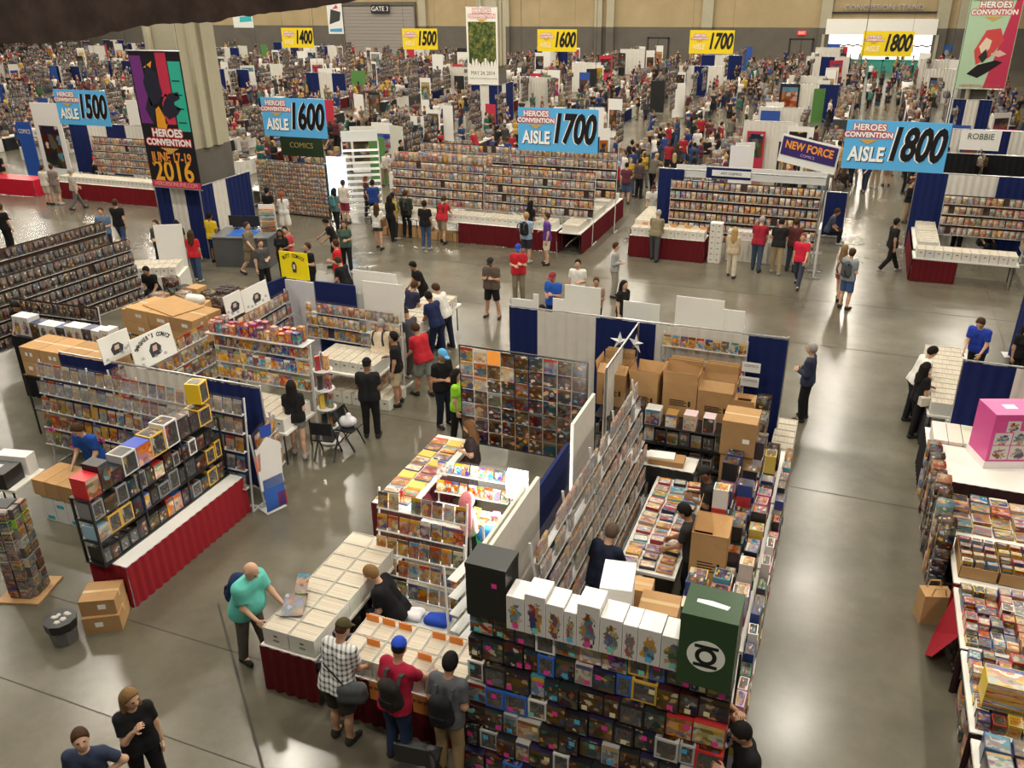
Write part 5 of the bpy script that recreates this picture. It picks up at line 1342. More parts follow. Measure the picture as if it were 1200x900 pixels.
# side rack with the picture sign
rack((-12.15, 11.95, 0), PI / 2, 2.6, [.95, 1.25, 1.55, 1.85], 'side facing comic rack below the arched lettering sign', 'comic on the side rack below the arched lettering sign', 'comics on the side rack', .04, 12, .17, .25, .15, skip=.05)
for k in range(9):
    t = thing('toy_figure', 'purple and red carded toy hanging at the near end of the side rack, %s along' % ORD[k], 'toy', Fr((-12.05, 11.95, 0), PI / 2).at(-1.25 + (k % 5) * .2, -.13 - .02 * (k // 5), 1.0 + .3 * (k // 5)), PI / 2 + .1, 'carded toys on the side rack', boxmesh('ct', .16, .03, .24, 'print_bright'), None)
def picsign(loc, rot, w, h, label, seed, words=None):
    t = thing('shop_sign', label, 'sign', loc, rot); t.rotation_euler = (-.12, 0, rot); board(t, w, h, .02, 'paper', (.80, .79, .74))
    rr = random.Random(seed)
    if words:
        for i, wd in enumerate(words):
            n = len(wd)
            for j, ch in enumerate(wd):
                a = (-1.1 + 2.2 * ((j + (0 if i == 0 else len(words[0]) + 1)) / (len(words[0]) + len(words[1]))))
                text(ch, .115, t, (.44 * w * math.sin(a), -.013, -.04 + .42 * h * math.cos(a)), 'paper', rot=(PI / 2, -a * .0 + a, 0), sx=.8, bold=.004, color=(.05, .05, .05))
    shape(t, [(-.10, -.30 * h), (.12, -.28 * h), (.17, -.05 * h), (.08, .12 * h), (-.06, .12 * h), (-.13, -.05 * h)], (.05, .05, .06)); shape(t, [(-.05, -.12 * h), (.06, -.12 * h), (.07, .05 * h), (-.03, .05 * h)], (.60, .42, .34), -.017)
    for k in range(5): x = rr.uniform(-.42, .42) * w; z = rr.uniform(-.42, -.2) * h; shape(t, [(x - .04, z), (x + .04, z - .01), (x + .03, z + .05), (x - .03, z + .05)], (.45, .45, .5))
    return t
picsign((-12.02, 11.55, 2.28), PI / 2 - .05, 1.02, .62, 'white sign with arched lettering and a round portrait above the side rack', 1, ("SMASHER'S", 'COMICS'))
picsign((-12.6, 11.2, 2.35), PI / 2 - .05, .7, .5, 'smaller white sign partly hidden behind the arched lettering sign', 2)
# toy rack and white boxes in the middle of the left island
table((-10.6, 12.3, 0), 0, 2.4, 1.0, 'middle table of long white boxes below the bright toy rack', None, None)
for k in range(10): longbox(Vector((-11.6 + k * .225, 12.3, .741)), 0, 'long white comic box on the middle table below the bright toy rack', 'white boxes below the toy rack', .215, .9, .27, col=(.66, .635, .58))
for k in range(5): longbox(Vector((-11.3 + k * .33, 12.25, 0)), 0, 'white comic box on the floor under the middle table', 'boxes under the middle table', .26, .7, .27)
rack((-10.75, 13.05, 0), 0, 2.3, [1.08, 1.42, 1.76], 'three tier rack of bright toys above the long white boxes', 'bright carded toy on the three tier toy rack', 'toys on the three tier rack', .03, 15, .14, .24, .1, m='print_bright', skip=.0)
for k in range(26):
    c = rs.choice(((.45, .02, .03), (.30, .05, .35), (.60, .12, .03), (.55, .03, .06), (.20, .04, .30)))
    toybox(Vector((-11.85 + (k % 13) * .17, 13.05 + .18 * (k // 13), 2.07)), rs.uniform(-.3, .3), .14, .12, rs.choice((.18, .24, .3)), 'bright red or purple toy heaped on the toy rack, %s of the %s row' % (ORD[k % 13], ('front', 'back')[k // 13]), c, 'toys on top of the toy rack', 'print_bright', 'carded_toy')
t = thing('top_board', 'clear top ledge of the toy rack carrying heaped toys', 'shelf', (-10.8, 13.14, 2.05)); board(t, 2.4, .02, .45, 'acrylic_edge', None, (0, 0, 0), 'ledge'); t.children[0].rotation_euler = (PI / 2, 0, 0); t.children[0].scale = (1, 1, .9); t.children[0].data = boxmesh('tl', 2.4, .42, .015, 'acrylic_edge'); t.children[0].rotation_euler = (0, 0, 0)
b = MB(); [b.bar((x, .0, -2.04), (x, .0, 0), .03, 'acrylic_edge') for x in (-1.15, 1.15)]; part('post', b.mesh('post'), t)
t = thing('round_display', 'slim clear display tower at the corner of the toy rack', 'rack', (-9.25, 13.0, 0))
b = MB(); b.tube((0, 0, 0), (0, 0, .03), .22, 'acrylic_edge', 14); part('base', b.mesh('base'), t)
b = MB(); b.tube((0, 0, .03), (0, 0, 2.0), .02, 'metal', 8); part('pole', b.mesh('pole'), t)
for k in range(4): b = MB(); b.tube((0, 0, .35 + .42 * k), (0, 0, .37 + .42 * k), .2, 'acrylic_edge', 14); part('ring', b.mesh('ring'), t)
for k in range(12): a = k * 2 * PI / 3; toybox(Vector((-9.25 + .1 * math.cos(a), 13.0 + .1 * math.sin(a), .372 + .42 * (k // 3))), a, .1, .07, .3, 'small toy on the clear display tower, %s tier' % ORD[k // 3], rs.choice(BRIGHT), 'toys on the clear tower', 'print_bright', 'carded_toy')
def chair(loc, rot, label, color=(.012, .012, .014)):
    t = thing('folding_chair', label, 'chair', loc, rot)
    b = MB(); b.box(-.21, -.2, .43, .21, .2, .455, 'plastic'); part('seat', b.mesh('seat'), t, color=color); b = MB(); b.box(-.21, .19, .58, .21, .215, .84, 'plastic'); part('backrest', b.mesh('back'), t, color=color)
    for x in (-.2, .2): b = MB(); b.bar((x, -.22, 0), (x, .2, .84), .022, 'black_metal'); part('leg', b.mesh('leg'), t); b = MB(); b.bar((x, .25, 0), (x, -.12, .44), .022, 'black_metal'); part('leg', b.mesh('leg'), t)
    return t
chair((-8.95, 12.45, 0), PI + .2, 'black folding chair beside the clear display tower'); chair((-8.75, 12.95, 0), PI / 2, 'second black folding chair holding a white bag by the display tower'); chair((-3.68, 6.17, 0), PI + .12, 'black folding chair behind the man with the big black backpack')
chair((-12.4, 13.4, 0), 0, 'black chair hidden behind the toy rack')
t = thing('white_bag', 'crumpled white plastic bag on the second black chair', 'bag', (-8.75, 12.95, .456)); part('sack', npmesh('sack', [(*sdf_mesh([('c', (-.08, 0, .1), (.08, .02, .12), .12, .1), ('c', (0, 0, .1), (.03, 0, .27), .1, .05)], .025, .05), 'plastic')]), t, color=(.72, .72, .74))
# small white table at the left edge and the spinner tower
table((-13.2, 8.75, 0), .15, 1.1, .75, 'small white folding table at the left edge', None, None, (.74, .72, .66))
t = thing('black_case', 'black carrying case on the small white table', 'case', (-13.05, 8.6, .742), .2); b = MB(); b.box(-.28, -.22, 0, .28, .22, .3, 'plastic'); part('body', b.mesh('b'), t, color=(.012, .012, .013)); b = MB(); b.box(-.12, -.08, .3, .05, .1, .302, 'paper'); part('shipping_label', b.mesh('l'), t, color=(.6, .6, .6))
t = thing('white_carton', 'white carton behind the black case on the small table', 'carton', (-13.1, 9.0, .742), .2); b = MB(); b.box(-.3, -.12, 0, .3, .12, .36, 'white_board'); part('body', b.mesh('b'), t, color=(.74, .73, .70))
t = thing('spinner_rack', 'tall spinner tower of small boxed figures at the left edge', 'rack', (-11.05, 7.2, 0), .3)
b = MB(); b.box(-.34, -.34, 0, .34, .34, .03, 'wood'); part('base', b.mesh('base'), t); b = MB(); b.box(-.13, -.13, .03, .13, .13, 1.62, 'black_metal'); part('core', b.mesh('core'), t)
fs_ = Fr((-11.05, 7.2, 0), .3)
for s in range(4):
    for r in range(9):
        for c in range(2):
            a = .3 + s * PI / 2; f3 = Fr((-11.05, 7.2, 0), a); tw = r == 8 and s == 0
            if s == 2: continue
            toybox(f3.at(-.09 + c * .18, -.19, .05 + r * .175), a, .15, .1, .16, 'boxed figure on the spinner tower, %s side, %s row up' % (('front', 'right', 'back', 'left')[s], ORD[r]), (.30, .62, .06) if r in (7,) else rs.choice(((.55, .53, .5), (.1, .1, .1), (.3, .28, .27))), 'figures on the spinner tower', 'print_glossy', 'boxed_figure')
# far part of the left island
rack((-10.25, 15.75, 0), -.02, 2.5, [1.0, 1.30, 1.60], 'clear comic rack before the low navy panel', 'comic on the clear rack before the low navy panel', 'comics before the navy panel', .03, 17, .135, .24, .14, skip=.02)
table((-9.85, 15.1, 0), 0, 1.6, 1.0, 'table of white boxes in front of the clear rack by the navy panel', None, None)
for k in range(7): longbox(Vector((-10.5 + k * .215, 15.1, .741)), 0, 'white comic box on the table by the low navy panel', 'white boxes by the navy panel', .205, .85, .27)
for k in range(8): longbox(Vector((-10.55 + k * .24, 15.0, 0)), 0, 'white comic box on the floor under the table by the navy panel', 'floor boxes by the navy panel', .22, .8, .27)
rack((-12.0, 14.95, 0), PI / 2 + .05, 2.0, [1.1, 1.42, 1.74], 'side facing comic rack under the white faces sign', 'comic on the side rack under the white faces sign', 'comics under the faces sign', .03, 10, .16, .25, .14)
picsign((-12.05, 14.0, 2.3), PI / 2, .55, .5, 'white sign with a dark masked head, left half of the faces sign', 3); picsign((-12.05, 14.75, 2.25), PI / 2, .9, .5, 'wide white sign with sketched faces, right half of the faces sign', 4)
wallpanel((-12.4, 16.0, 0), PI / 2 - .2, 1.2, 2.2, 'navy side panel beside the yellow sign', NAVY); wallpanel((-11.95, 16.25, 0), 0, .85, 2.15, 'pale corner panel under the yellow sign', (.55, .55, .58)); wallpanel((-10.95, 16.25, 0), 0, 1.1, 2.2, 'low navy panel beside the yellow sign', NAVY)
t = thing('shop_sign', 'bright yellow shop sign with arched lettering and a small figure', 'sign', (-12.05, 16.3, 2.5)); board(t, .78, .66, .02, 'paper', (.85, .70, .01))
for j, ch in enumerate('BUTT COMICS'):
    a = -.75 + 1.5 * j / 10; text(ch, .12, t, (.34 * math.sin(a) * 1.2, -.013, -.03 + .27 * math.cos(a)), 'paper', rot=(PI / 2, a * .6, 0), sx=.75, bold=.003, color=(.05, .04, .02))
shape(t, [(-.05, -.17), (.05, -.17), (.07, 0), (.03, .1), (-.03, .1), (-.07, 0)], (.05, .05, .04)); shape(t, [(-.03, -.08), (.03, -.08), (.03, .03), (-.03, .03)], (.7, .6, .4), -.018); b = MB(); b.bar((0, .02, -2.5), (0, .02, -.3), .03, 'metal'); part('pole', b.mesh('pole'), t)
for k, (x, w, z) in enumerate(((-10.0, 1.15, 2.5), (-9.75, 1.05, 2.3))):
    t = thing('foam_board', '%s white foam board standing behind the navy panel of the left island' % ('tallest', 'lower front')[k], 'board', (x, 16.5 - .12 * k, 0)); board(t, w, z, .02, 'paper', (.76, .75, .70), (0, 0, z / 2))
table((-9.75, 18.2, 0), PI / 2, 2.9, .9, 'far end table of the left island heaped with white boxes', None, (.10, .10, .11), sides='b')
for k in range(9):
    for i in range(2): longbox(Vector((-9.95 + i * .42, 17.0 + k * .29, .741)), PI / 2, 'white comic box on the far end table of the left island', 'white boxes on the far end table', .27, .40, .27)
rack((-11.2, 18.0, 0), PI / 2, 2.6, [.8, 1.1], 'low rack on the far side of the left island', 'comic on the low far rack of the left island', 'comics on the low far rack', .03, 12, .16, .25, .15)
# left part: toy walls, white tables, easel
rack((-18.6, 15.4, 0), PI / 2 - .1, 4.6, [.5, .85, 1.2, 1.55, 1.9], 'long wall of dark carded toys at the left edge', 'carded toy on the long left edge toy wall', 'toys on the left edge wall', .04, 25, .16, .28, .08, m='print_dark', indiv=False, dark=True, uprights=4)
rack((-21.5, 17.6, 0), PI / 2 - .1, 4.0, [.9, 1.3, 1.7], 'further toy wall at the left edge behind the first', 'carded toy on the further left edge toy wall', 'toys on the further left wall', .04, 23, .16, .28, .08, m='print_dark', indiv=False, dark=True, uprights=4)
rack((-17.3, 13.75, 0), .05, 2.6, [.4, .75, 1.1, 1.45], 'dark toy wall facing us beside the man in black at the left', 'carded toy on the dark toy wall beside the man in black', 'toys on the dark wall', .04, 16, .15, .28, .08, m='print_dark', indiv=False, dark=True, uprights=3)
t = thing('easel', 'wooden easel frame between the toy wall and the white boxes table', 'easel', (-20.3, 18.3, 0), .5)
for x, a in ((-.35, .12), (.35, -.12), (-.2, .1)): b = MB(); b.bar((x, 0 if x != -.2 else .5, 0), (x + a, 0, 1.7), .07, 'wood', .03); part('leg', b.mesh('leg'), t)
b = MB(); b.bar((-.3, -.02, .7), (.3, -.02, .7), .05, 'wood', .03); part('crossbar', b.mesh('bar'), t); board(t, .5, .7, .015, 'paper', (.6, .58, .52), (.03, -.03, 1.1), 'board')
table((-19.6, 18.9, 0), .45, 2.6, 1.0, 'white table of comic boxes behind the bald man in black', None, WHITE, sides='flrb')
f4 = Fr((-19.6, 18.9, 0), .45)
for k in range(22): longbox(f4.at(-1.15 + (k % 11) * .225, -.24 + .45 * (k // 11), .741), .45, 'white comic box on the table behind the bald man in black', 'white boxes behind the bald man', .21, .42, .27)
for k in range(22):
    x = -17.0 + (k % 6) * .42; y = 15.9 + (k // 6) * .5; kind = k % 4
    if kind == 0: carton((x, y, 0), rs.uniform(-.4, .4), .4, .38, rs.uniform(.7, 1.2), 'brown carton in the crowded storage corner, %s of the %s line' % (ORD[k % 6], ORD[k // 6]), 'clutter in the storage corner', labels=1)
    else: stackcol(x, y, 0, rs.uniform(.7, 1.3), rs.uniform(-.2, .2), 'storage corner pile, %s of the %s line' % (ORD[k % 6], ORD[k // 6]), .34, .32, [((.02, .02, .02), 'black'), ((.1, .09, .08), 'dark'), ((.55, .53, .5), 'white'), ((.05, .08, .2), 'navy')])
table((-15.6, 12.75, 0), 0, 2.9, .6, 'tall black counter under the row of white statue boxes behind the cartons', None, (.01, .01, .012), sides='flr', h=1.5, name='tall_counter', topc=(.02, .02, .02))
for k in range(11):
    statue_box(Vector((-16.9 + k * .255, 12.68, 1.501)), rs.uniform(-.06, .06), .24, .3, rs.choice((.34, .4, .44)), '%s boxed statue along the tall black counter behind the cartons, %s along' % (('white', 'white', 'dark')[k % 3], ORD[k]), 'figure' if k % 3 < 2 else 'dark', (.62, .6, .58) if k % 3 < 2 else (.02, .03, .10), None)
for k in range(12):
    x, y = -15.6 + (k % 6) * .62, 16.9 + (k // 6) * 1.0
    t = thing('wire_basket', 'black wire crate of small toys, %s in the %s line near the aisle' % (ORD[k % 6], ('near', 'far')[k // 6]), 'crate', (x, y, 0), rs.uniform(-.1, .1), 'wire crates near the aisle'); b = MB(); b.box(-.28, -.3, 0, .28, .3, .9, 'black_metal'); part('crate', b.mesh('crate'), t)
    b = MB()
    for q in range(9): b.cbox((-.18 + .18 * (q % 3), -.2 + .2 * (q // 3), .96), (.15, .16, .12), 'print_dark')
    part('toys', b.mesh('toys'), t, kind='stuff')
carton((-15.2, 16.25, 0), .3, .6, .5, 1.2, 'tall carton with a white bag on top near the navy side panel', labels=1)
t = thing('white_bag', 'white plastic bag on the tall carton near the aisle', 'bag', (-15.2, 16.25, 1.201)); part('sack', npmesh('sack', [(*sdf_mesh([('c', (-.15, 0, .1), (.15, .02, .1), .13, .13)], .03, .05), 'plastic')]), t, color=(.75, .72, .66))
# standee and box tower at the end of the red table
t = thing('standee', 'flat cardboard standee in blue and white at the end of the red table', 'standee', (-8.75, 10.45, 0), 1.2)
for pts, c in (([(-.25, .5), (.2, .5), (.25, 1.3), (0, 1.5), (-.25, 1.3)], (.60, .58, .55)), ([(-.2, .05), (.2, .05), (.2, .7), (-.2, .7)], (.03, .10, .38)), ([(-.28, .9), (-.2, .9), (-.16, 1.25), (-.28, 1.2)], (.55, .12, .05)), ([(.05, .05), (.22, .05), (.22, .35), (.05, .35)], (.5, .03, .03)), ([(-.1, 1.5), (.1, 1.5), (.12, 1.72), (-.12, 1.72)], (.02, .06, .3))): shape(t, pts, c, 0, 'printed_shape')
b = MB(); b.box(-.2, .0, 0, .2, .3, .01, 'white_board'); part('foot', b.mesh('foot'), t, color=(.7, .7, .7))
rack((-9.1, 10.9, 0), PI / 2 + .25, .9, [.45, .8, 1.15], 'end rack of carded items behind the cardboard standee', 'carded item on the end rack behind the standee', 'items on the end rack', .03, 4, .19, .29, .1)

# ---------------------------------------------------------------- right island
rs = random.Random(41)
PAL2 = [((.03, .04, .12), 'navy'), ((.45, .05, .04), 'red'), ((.02, .02, .025), 'black'), ((.66, .64, .6), 'white'), ((.10, .05, .18), 'purple'), ((.55, .42, .06), 'yellow'), ((.40, .26, .14), 'tan'), ((.06, .16, .34), 'blue')]
# back to front: white box table by the navy drape, pink boxes, goods tables
table((2.42, 18.45, 0), PI / 2, 3.2, .8, 'white box table along the aisle beside the blue polo man', None, (.02, .02, .025), sides='b')
for k in range(12): longbox(Vector((2.42, 17.0 + k * .26, .741)), PI / 2, 'white comic box on the aisle table below the blue polo man', 'white boxes below the blue polo man', .245, .72, .27)
drape_run((2.36, 16.22, 0), .0, [(.85, NAVY), (1.8, WHITE)], 2.2, 'navy and white drape behind the pink display box')
drape_run((4.22, 22.6, 0), -1.45, [(1.2, NAVY), (1.2, WHITE), (1.0, NAVY)], 2.4, 'navy and white drape at the right edge behind the blue polo man')
table((2.5, 15.6, 0), 0, 1.1, 1.1, 'black draped corner table with pink fronted boxes', None, (.008, .008, .010), sides='fl', h=.8)
for k in range(4):
    t = longbox(Vector((2.12 + k * .24, 15.5, .802)), 0, 'long white box with a bright pink front, %s from the aisle' % ORD[k], 'pink fronted boxes', .22, .75, .27, lid=True)
    if t: b = MB(); b.box(-.11, -.381, .0, .11, -.378, .2, 'paper'); part('front_label', b.mesh('pf'), t, color=(.80, .10, .42))
t = thing('toy_display_box', 'huge pink and white display box with character panels', 'box', (2.98, 14.85, 1.02), .35)
b = MB(); b.box(-.36, -.3, .12, .36, .3, 1.0, 'plastic'); part('carton', b.mesh('c'), t, color=(.62, .07, .28)); b = MB(); b.box(-.38, -.32, 0, .38, .32, .12, 'plastic'); part('base', b.mesh('b'), t, color=(.80, .74, .74))

for k, (x0, z0, x1, z1) in enumerate(((-.3, .16, -.02, .42), (.0, .16, .3, .42), (-.3, .44, -.02, .66), (.0, .44, .22, .7), (-.14, .68, .08, .88))): b = MB(); b.box(x0, -.303, z0, x1, -.3, z1, 'print_figure'); part('front_panel', b.mesh('f'), t)
b = MB(); b.box(.361, -.2, .2, .363, .2, .85, 'paper'); part('side_panel', b.mesh('s'), t, color=(.75, .66, .68)); b = MB(); b.box(-.1, -.08, 1.0, .1, .08, 1.002, 'paper'); part('top_label', b.mesh('t'), t, color=(.82, .75, .76))
statue_box(Vector((3.85, 14.75, 1.02)), .3, .45, .4, .5, 'purple window box right of the huge pink box', 'window', (.45, .04, .30))
for k, (y, l, h) in enumerate(((14.45, 1.3, 1.015), (13.15, 1.2, .78), (11.9, 1.2, .78), (10.6, 1.3, .74), (9.2, 1.4, .74), (7.75, 1.3, .74))):
    table((3.2, y, 0), 0, 2.1, l, '%s goods table of the right island, counted from the pink box' % ORD[k], 'goods tables of the right island', (.03, .01, .012) if k != 2 else (.20, .01, .02), sides='fl' if k < 2 else 'f', h=h)
# stack of clothing and blue packs down the aisle corner
for j in range(16):
    y = 15.0 - j * .2; nm = '%s pile from the pink fronts, right aisle edge' % ORD[j]
    stackcol(2.02 + .02 * (j % 3), y, 0, 1.05 + .25 * rs.random(), -PI / 2, nm, .19, .22, PAL2[:4] + [PAL2[4], PAL2[7]], 'print_dark' if j % 4 else 'print_glossy')
def flat(x, y, z, w, d, h, rot, label, c, group, m='print_bright'):
    b = MB(); b.box(-w / 2, -d / 2, 0, w / 2, d / 2, h, 'plastic'); b.box(-w / 2 + .01, -d / 2 + .01, h, w / 2 - .01, d / 2 - .01, h + .0015, m); b.box(-w / 2 + .005, -d / 2 - .0015, .005, w / 2 - .005, -d / 2, h - .005, m)
    return thing('toy_pack', label, 'boxed toy', (x, y, z), rot, group, cached(('flat', w, d, h, m), lambda: b.mesh('pack')), c)
n = 0
for (y0, y1, z, kinds) in ((12.65, 13.7, .781, 'pack'), (11.4, 12.4, .781, 'crate'), (10.0, 11.2, .741, 'small'), (8.55, 9.85, .741, 'small'), (7.2, 8.3, .741, 'box')):
    if kinds == 'crate':
        for k in range(4):
            x = 2.45 + k * .5; t = carton((x, 11.85, z), 0, .48, .8, .2, 'shallow open tan carton of upright toy packs, %s from the aisle' % ORD[k], 'shallow cartons of packs', True, flaps=(None,) * 4)
            for q in range(12): toybox(Vector((x - .16 + (q % 3) * .16, 11.55 + (q // 3) * .19, z + .02)), rs.uniform(-.1, .1), .13, .08, .24, 'upright toy pack in the shallow tan carton, %s from the aisle' % ORD[k], rs.choice(PAL2)[0], 'packs in the shallow tan carton, %s from the aisle' % ORD[k], 'print_glossy', 'boxed_figure')
        continue
    nx = 7 if kinds != 'small' else 13; ny = 4 if kinds != 'small' else 7
    for j in range(ny):
        for i in range(nx):
            x = 2.2 + (i + .5) * 2.0 / nx; y = y0 + (j + .5) * (y1 - y0) / ny; c, cn = rs.choice(PAL2); w = 2.0 / nx * .9; d = (y1 - y0) / ny * .88; h = rs.choice((.04, .08, .12)) if kinds != 'small' else rs.choice((.06, .1, .14, .18))
            if kinds == 'box': h = .25
            n += 1
            flat(x, y, z, round(w, 3), round(d, 3), h, rs.uniform(-.08, .08), '%s pack, %s from the aisle in the %s line of the %s' % (cn, ORD[i], ORD[j], {'pack': 'pink box table', 'small': 'middle goods tables' if y0 > 9 else 'nearer goods tables', 'box': 'nearest goods table'}[kinds]), c, 'packs on the right goods tables', rs.choice(('print_bright', 'print_glossy', 'print_glossy', 'print_dark')))
for k in range(5): flat(2.45, 8.9, .925 + .075 * k, .42, .34, .07, 0, 'yellow flat box, %s up in the stack at the aisle edge' % ORD[k], (.65, .46, .02), 'stack of yellow boxes', 'print_bright')
for k in range(8):
    c, cn = rs.choice(PAL2); stackcol(2.28, 10.9 - k * .42, 0, .58, -PI / 2, 'floor pile, %s from the tan bag' % ORD[k], .3, .16, PAL2)
t = thing('paper_bag', 'tan paper bag on the floor under the right goods tables', 'bag', (1.98, 11.4, 0), .3); b = MB(); b.box(-.2, -.13, 0, .2, .13, .5, 'cardboard'); part('sack', b.mesh('s'), t)
for s in (-.1, .1): b = MB(); pts = [(-.1, s, .5), (-.07, s, .62), (.07, s, .62), (.1, s, .5)]; [b.tube(p, q, .01, 'cardboard', 5) for p, q in zip(pts, pts[1:])]; part('handle', b.mesh('h'), t)
t = thing('tablecloth', 'loose red cloth corner hanging into the aisle at the right tables', 'tablecloth', (2.06, 10.35, 0), 0); b = MB(); b.add([(.1, .75, .74), (.1, -.15, .74), (-.15, -.1, .25), (-.18, .2, .02), (-.05, .7, .05)], [(0, 1, 2, 3, 4)], 'cloth'); part('hanging_corner', b.mesh('cl'), t, color=(.28, .01, .02))
carton((2.35, 6.75, 0), .05, .5, .42, .62, 'brown open carton of papers at the near end of the right tables', None, True, print_=True, flaps=(-2.3, -2.2, -2.2, -2.3)); 
t = thing('papers', 'white papers poking out of the near brown carton', 'papers', (2.35, 6.75, .58), .5); board(t, .3, .3, .02, 'paper', (.75, .74, .70), (0, 0, .1), 'sheet')
for k in range(8): stackcol(2.75 + (k % 4) * .33, 6.55 + .4 * (k // 4), 0, .9, rs.uniform(-.2, .2), 'near right corner pile, %s of the %s line' % (ORD[k % 4], ('near', 'far')[k // 4]), .3, .3, PAL2)

# ---------------------------------------------------------------- booths along the cross aisle
rs = random.Random(51)
for k in range(4): table((-15.75 + k * 1.86, 27.85, 0), 0, 1.84, .85, '%s table of the long comic stall under the aisle 1700 sign' % ('leftmost', 'second', 'third', 'red skirted right')[k], None, RED if k == 3 or k == 2 else None, sides='flr')
for k in range(34): longbox(Vector((-16.55 + k * .214, 27.85, .741)), 0, 'white comic box in the long row of the stall under the aisle 1700 sign', 'boxes of the long comic stall', .205, .62, .25)
for k in range(12):
    x = -16.4 + k * .3
    carton((x, 27.7, 0), rs.uniform(-.1, .1), .27, .4, rs.choice((.28, .36)), '%s carton on the floor under the long comic stall' % ORD[k], 'cartons under the long stall', tape=k % 2 == 0)
for (x, w, m) in ((-14.35, 3.7, 'print_dark'), (-10.35, 4.1, 'print_glossy')):
    rack((x, 28.55, 0), 0, w, [1.0, 1.32, 1.64, 1.96, 2.26], '%s half of the tall rack wall of the long comic stall' % ('dark left' if x < -12 else 'golden right'), 'x', 'x', .05, int(w / .165), .15, .25, .12, indiv=False, uprights=3, dark=True)
    rack((x + .3, 30.4, 0), 0, w, [1.3, 1.65, 2.0, 2.35, 2.65], '%s back rack behind the long comic stall' % ('left' if x < -12 else 'right'), 'x', 'x', .03, int(w / .175), .16, .26, .12, indiv=False, uprights=3, dark=True)
for k in range(20): rest('toy', Vector((-16.1 + k * .2, 28.9, 2.68)), (.16, .1, .3), rs.uniform(-.3, .3))
for k in range(3):
    table((-8.75, 28.3 + 1.86 * k, 0), PI / 2, 1.84, .8, '%s aisle side table at the end of the long comic stall' % ORD[k], None, RED, sides='fb')
    for j in range(7): longbox(Vector((-8.75, 27.55 + 1.86 * k + j * .23, .741)), PI / 2, 'white comic box on the aisle side tables of the long stall', 'aisle side boxes of the long stall', .21, .6, .25)
t = thing('white_rack', 'tall white ladder shaped wire rack left of the long comic stall', 'rack', (-18.1, 29.6, 0), .5)
for k in range(11): b = MB(); b.box(-.7, -.25, .25 + .24 * k, .7, .2, .262 + .24 * k, 'white_board'); part('shelf', cached('lrs', lambda: b.mesh('s')), t, (0, 0, .24 * k), color=(.72, .72, .7)) if k == 0 else part('shelf', MESH['lrs'], t, (0, 0, .24 * k), color=(.72, .72, .7))
for x in (-.7, .7): b = MB(); b.bar((x, 0, 0), (x, 0, 3.0), .05, 'white_board'); part('upright', b.mesh('u'), t, color=(.7, .7, .68))
b = MB(); b.box(-.7, -.05, 3.0, .7, -.02, 3.4, 'paper'); part('header_card', b.mesh('h'), t, color=(.72, .74, .70))
t = thing('lit_display', 'glowing blue white display panel at the end of the cover wall', 'display', (-18.75, 28.8, 0)); b = MB(); b.box(-.42, -.03, .9, .42, .03, 2.5, 'screen_glow'); part('screen', b.mesh('s'), t); b = MB(); b.box(-.3, -.25, 0, .3, .25, .04, 'black_metal'); b.bar((0, 0, .04), (0, 0, .9), .06, 'black_metal'); part('stand', b.mesh('st'), t)
# cover wall
t = thing('cover_rack', 'wide wall packed with rows of small covers beside the left column', 'rack', (-21.05, 29.0, 0), -.04)
b = MB(); b.box(-1.7, 0, 0, 1.7, .1, 2.15, 'black_metal'); part('backing', b.mesh('bk'), t)
for r in range(12): b = MB(); b.box(-1.7, -.05, .06 + r * .172, 1.7, 0, .07 + r * .172, 'metal'); part('ledge', b.mesh('l'), t)
for r in range(12):
    for c in range(25): rest('comic', Fr((-21.05, 29.0, 0), -.04).at(-1.62 + c * .135, -.03, .075 + r * .172 + .08), (.12, .02, .155), -.04)
for r in range(3): table((-23.4, 30.5 + 2 * r, 0), PI / 2, 1.9, .8, '%s white table along the aisle behind the left column' % ORD[r], None, WHITE, sides='fb')
t = thing('shop_sign', 'dark green sign board above the cover wall', 'sign', (-20.8, 29.6, 2.65)); board(t, 2.0, .75, .04, 'paper', (.02, .035, .015)); text('COMICS', .3, t, (0, -.03, .05), 'paper', color=(.35, .3, .1)); b = MB(); b.bar((-.8, .03, -2.65), (-.8, .03, -.3), .03, 'metal'); b.bar((.8, .03, -2.65), (.8, .03, -.3), .03, 'metal'); part('pole', b.mesh('p'), t)
# grey kiosk by the column, white panel
t = thing('kiosk', 'dark grey counter kiosk with a blue top beside the left column', 'counter', (-18.7, 22.9, 0), .25); b = MB(); b.box(-.95, -.6, 0, .95, .6, 1.0, 'plastic'); part('cabinet', b.mesh('c'), t, color=(.075, .08, .082)); b = MB(); b.box(-1.0, -.65, 1.0, 1.0, .65, 1.04, 'plastic'); part('top', b.mesh('t'), t, color=(.16, .17, .18)); b = MB(); b.box(-.5, -.5, 1.041, .4, .3, 1.05, 'plastic'); part('mat', b.mesh('m'), t, color=(.02, .12, .5))
for k, (x, y) in enumerate(((-19.3, 23.2), (-18.75, 23.35))):
    t = thing('monitor', '%s black monitor on the dark grey kiosk' % ('left', 'right')[k], 'monitor', (x, y, 1.042), .25); board(t, .5, .34, .04, 'black_metal', None, (0, 0, .28), 'screen'); b = MB(); b.box(-.1, -.08, 0, .1, .08, .02, 'black_metal'); b.bar((0, 0, .02), (0, 0, .14), .04, 'black_metal'); part('stand', b.mesh('st'), t)
t = thing('brochure_rack', 'white brochure rack standing on the dark grey kiosk', 'rack', (-18.05, 23.3, 1.042), .3); board(t, .55, .9, .03, 'white_board', (.7, .7, .68), (0, 0, .45), 'back')
for k in range(4): b = MB(); b.box(-.25, -.09, .04 + .2 * k, .25, -.02, .17 + .2 * k, 'print_bright'); part('brochures', b.mesh('b'), t)
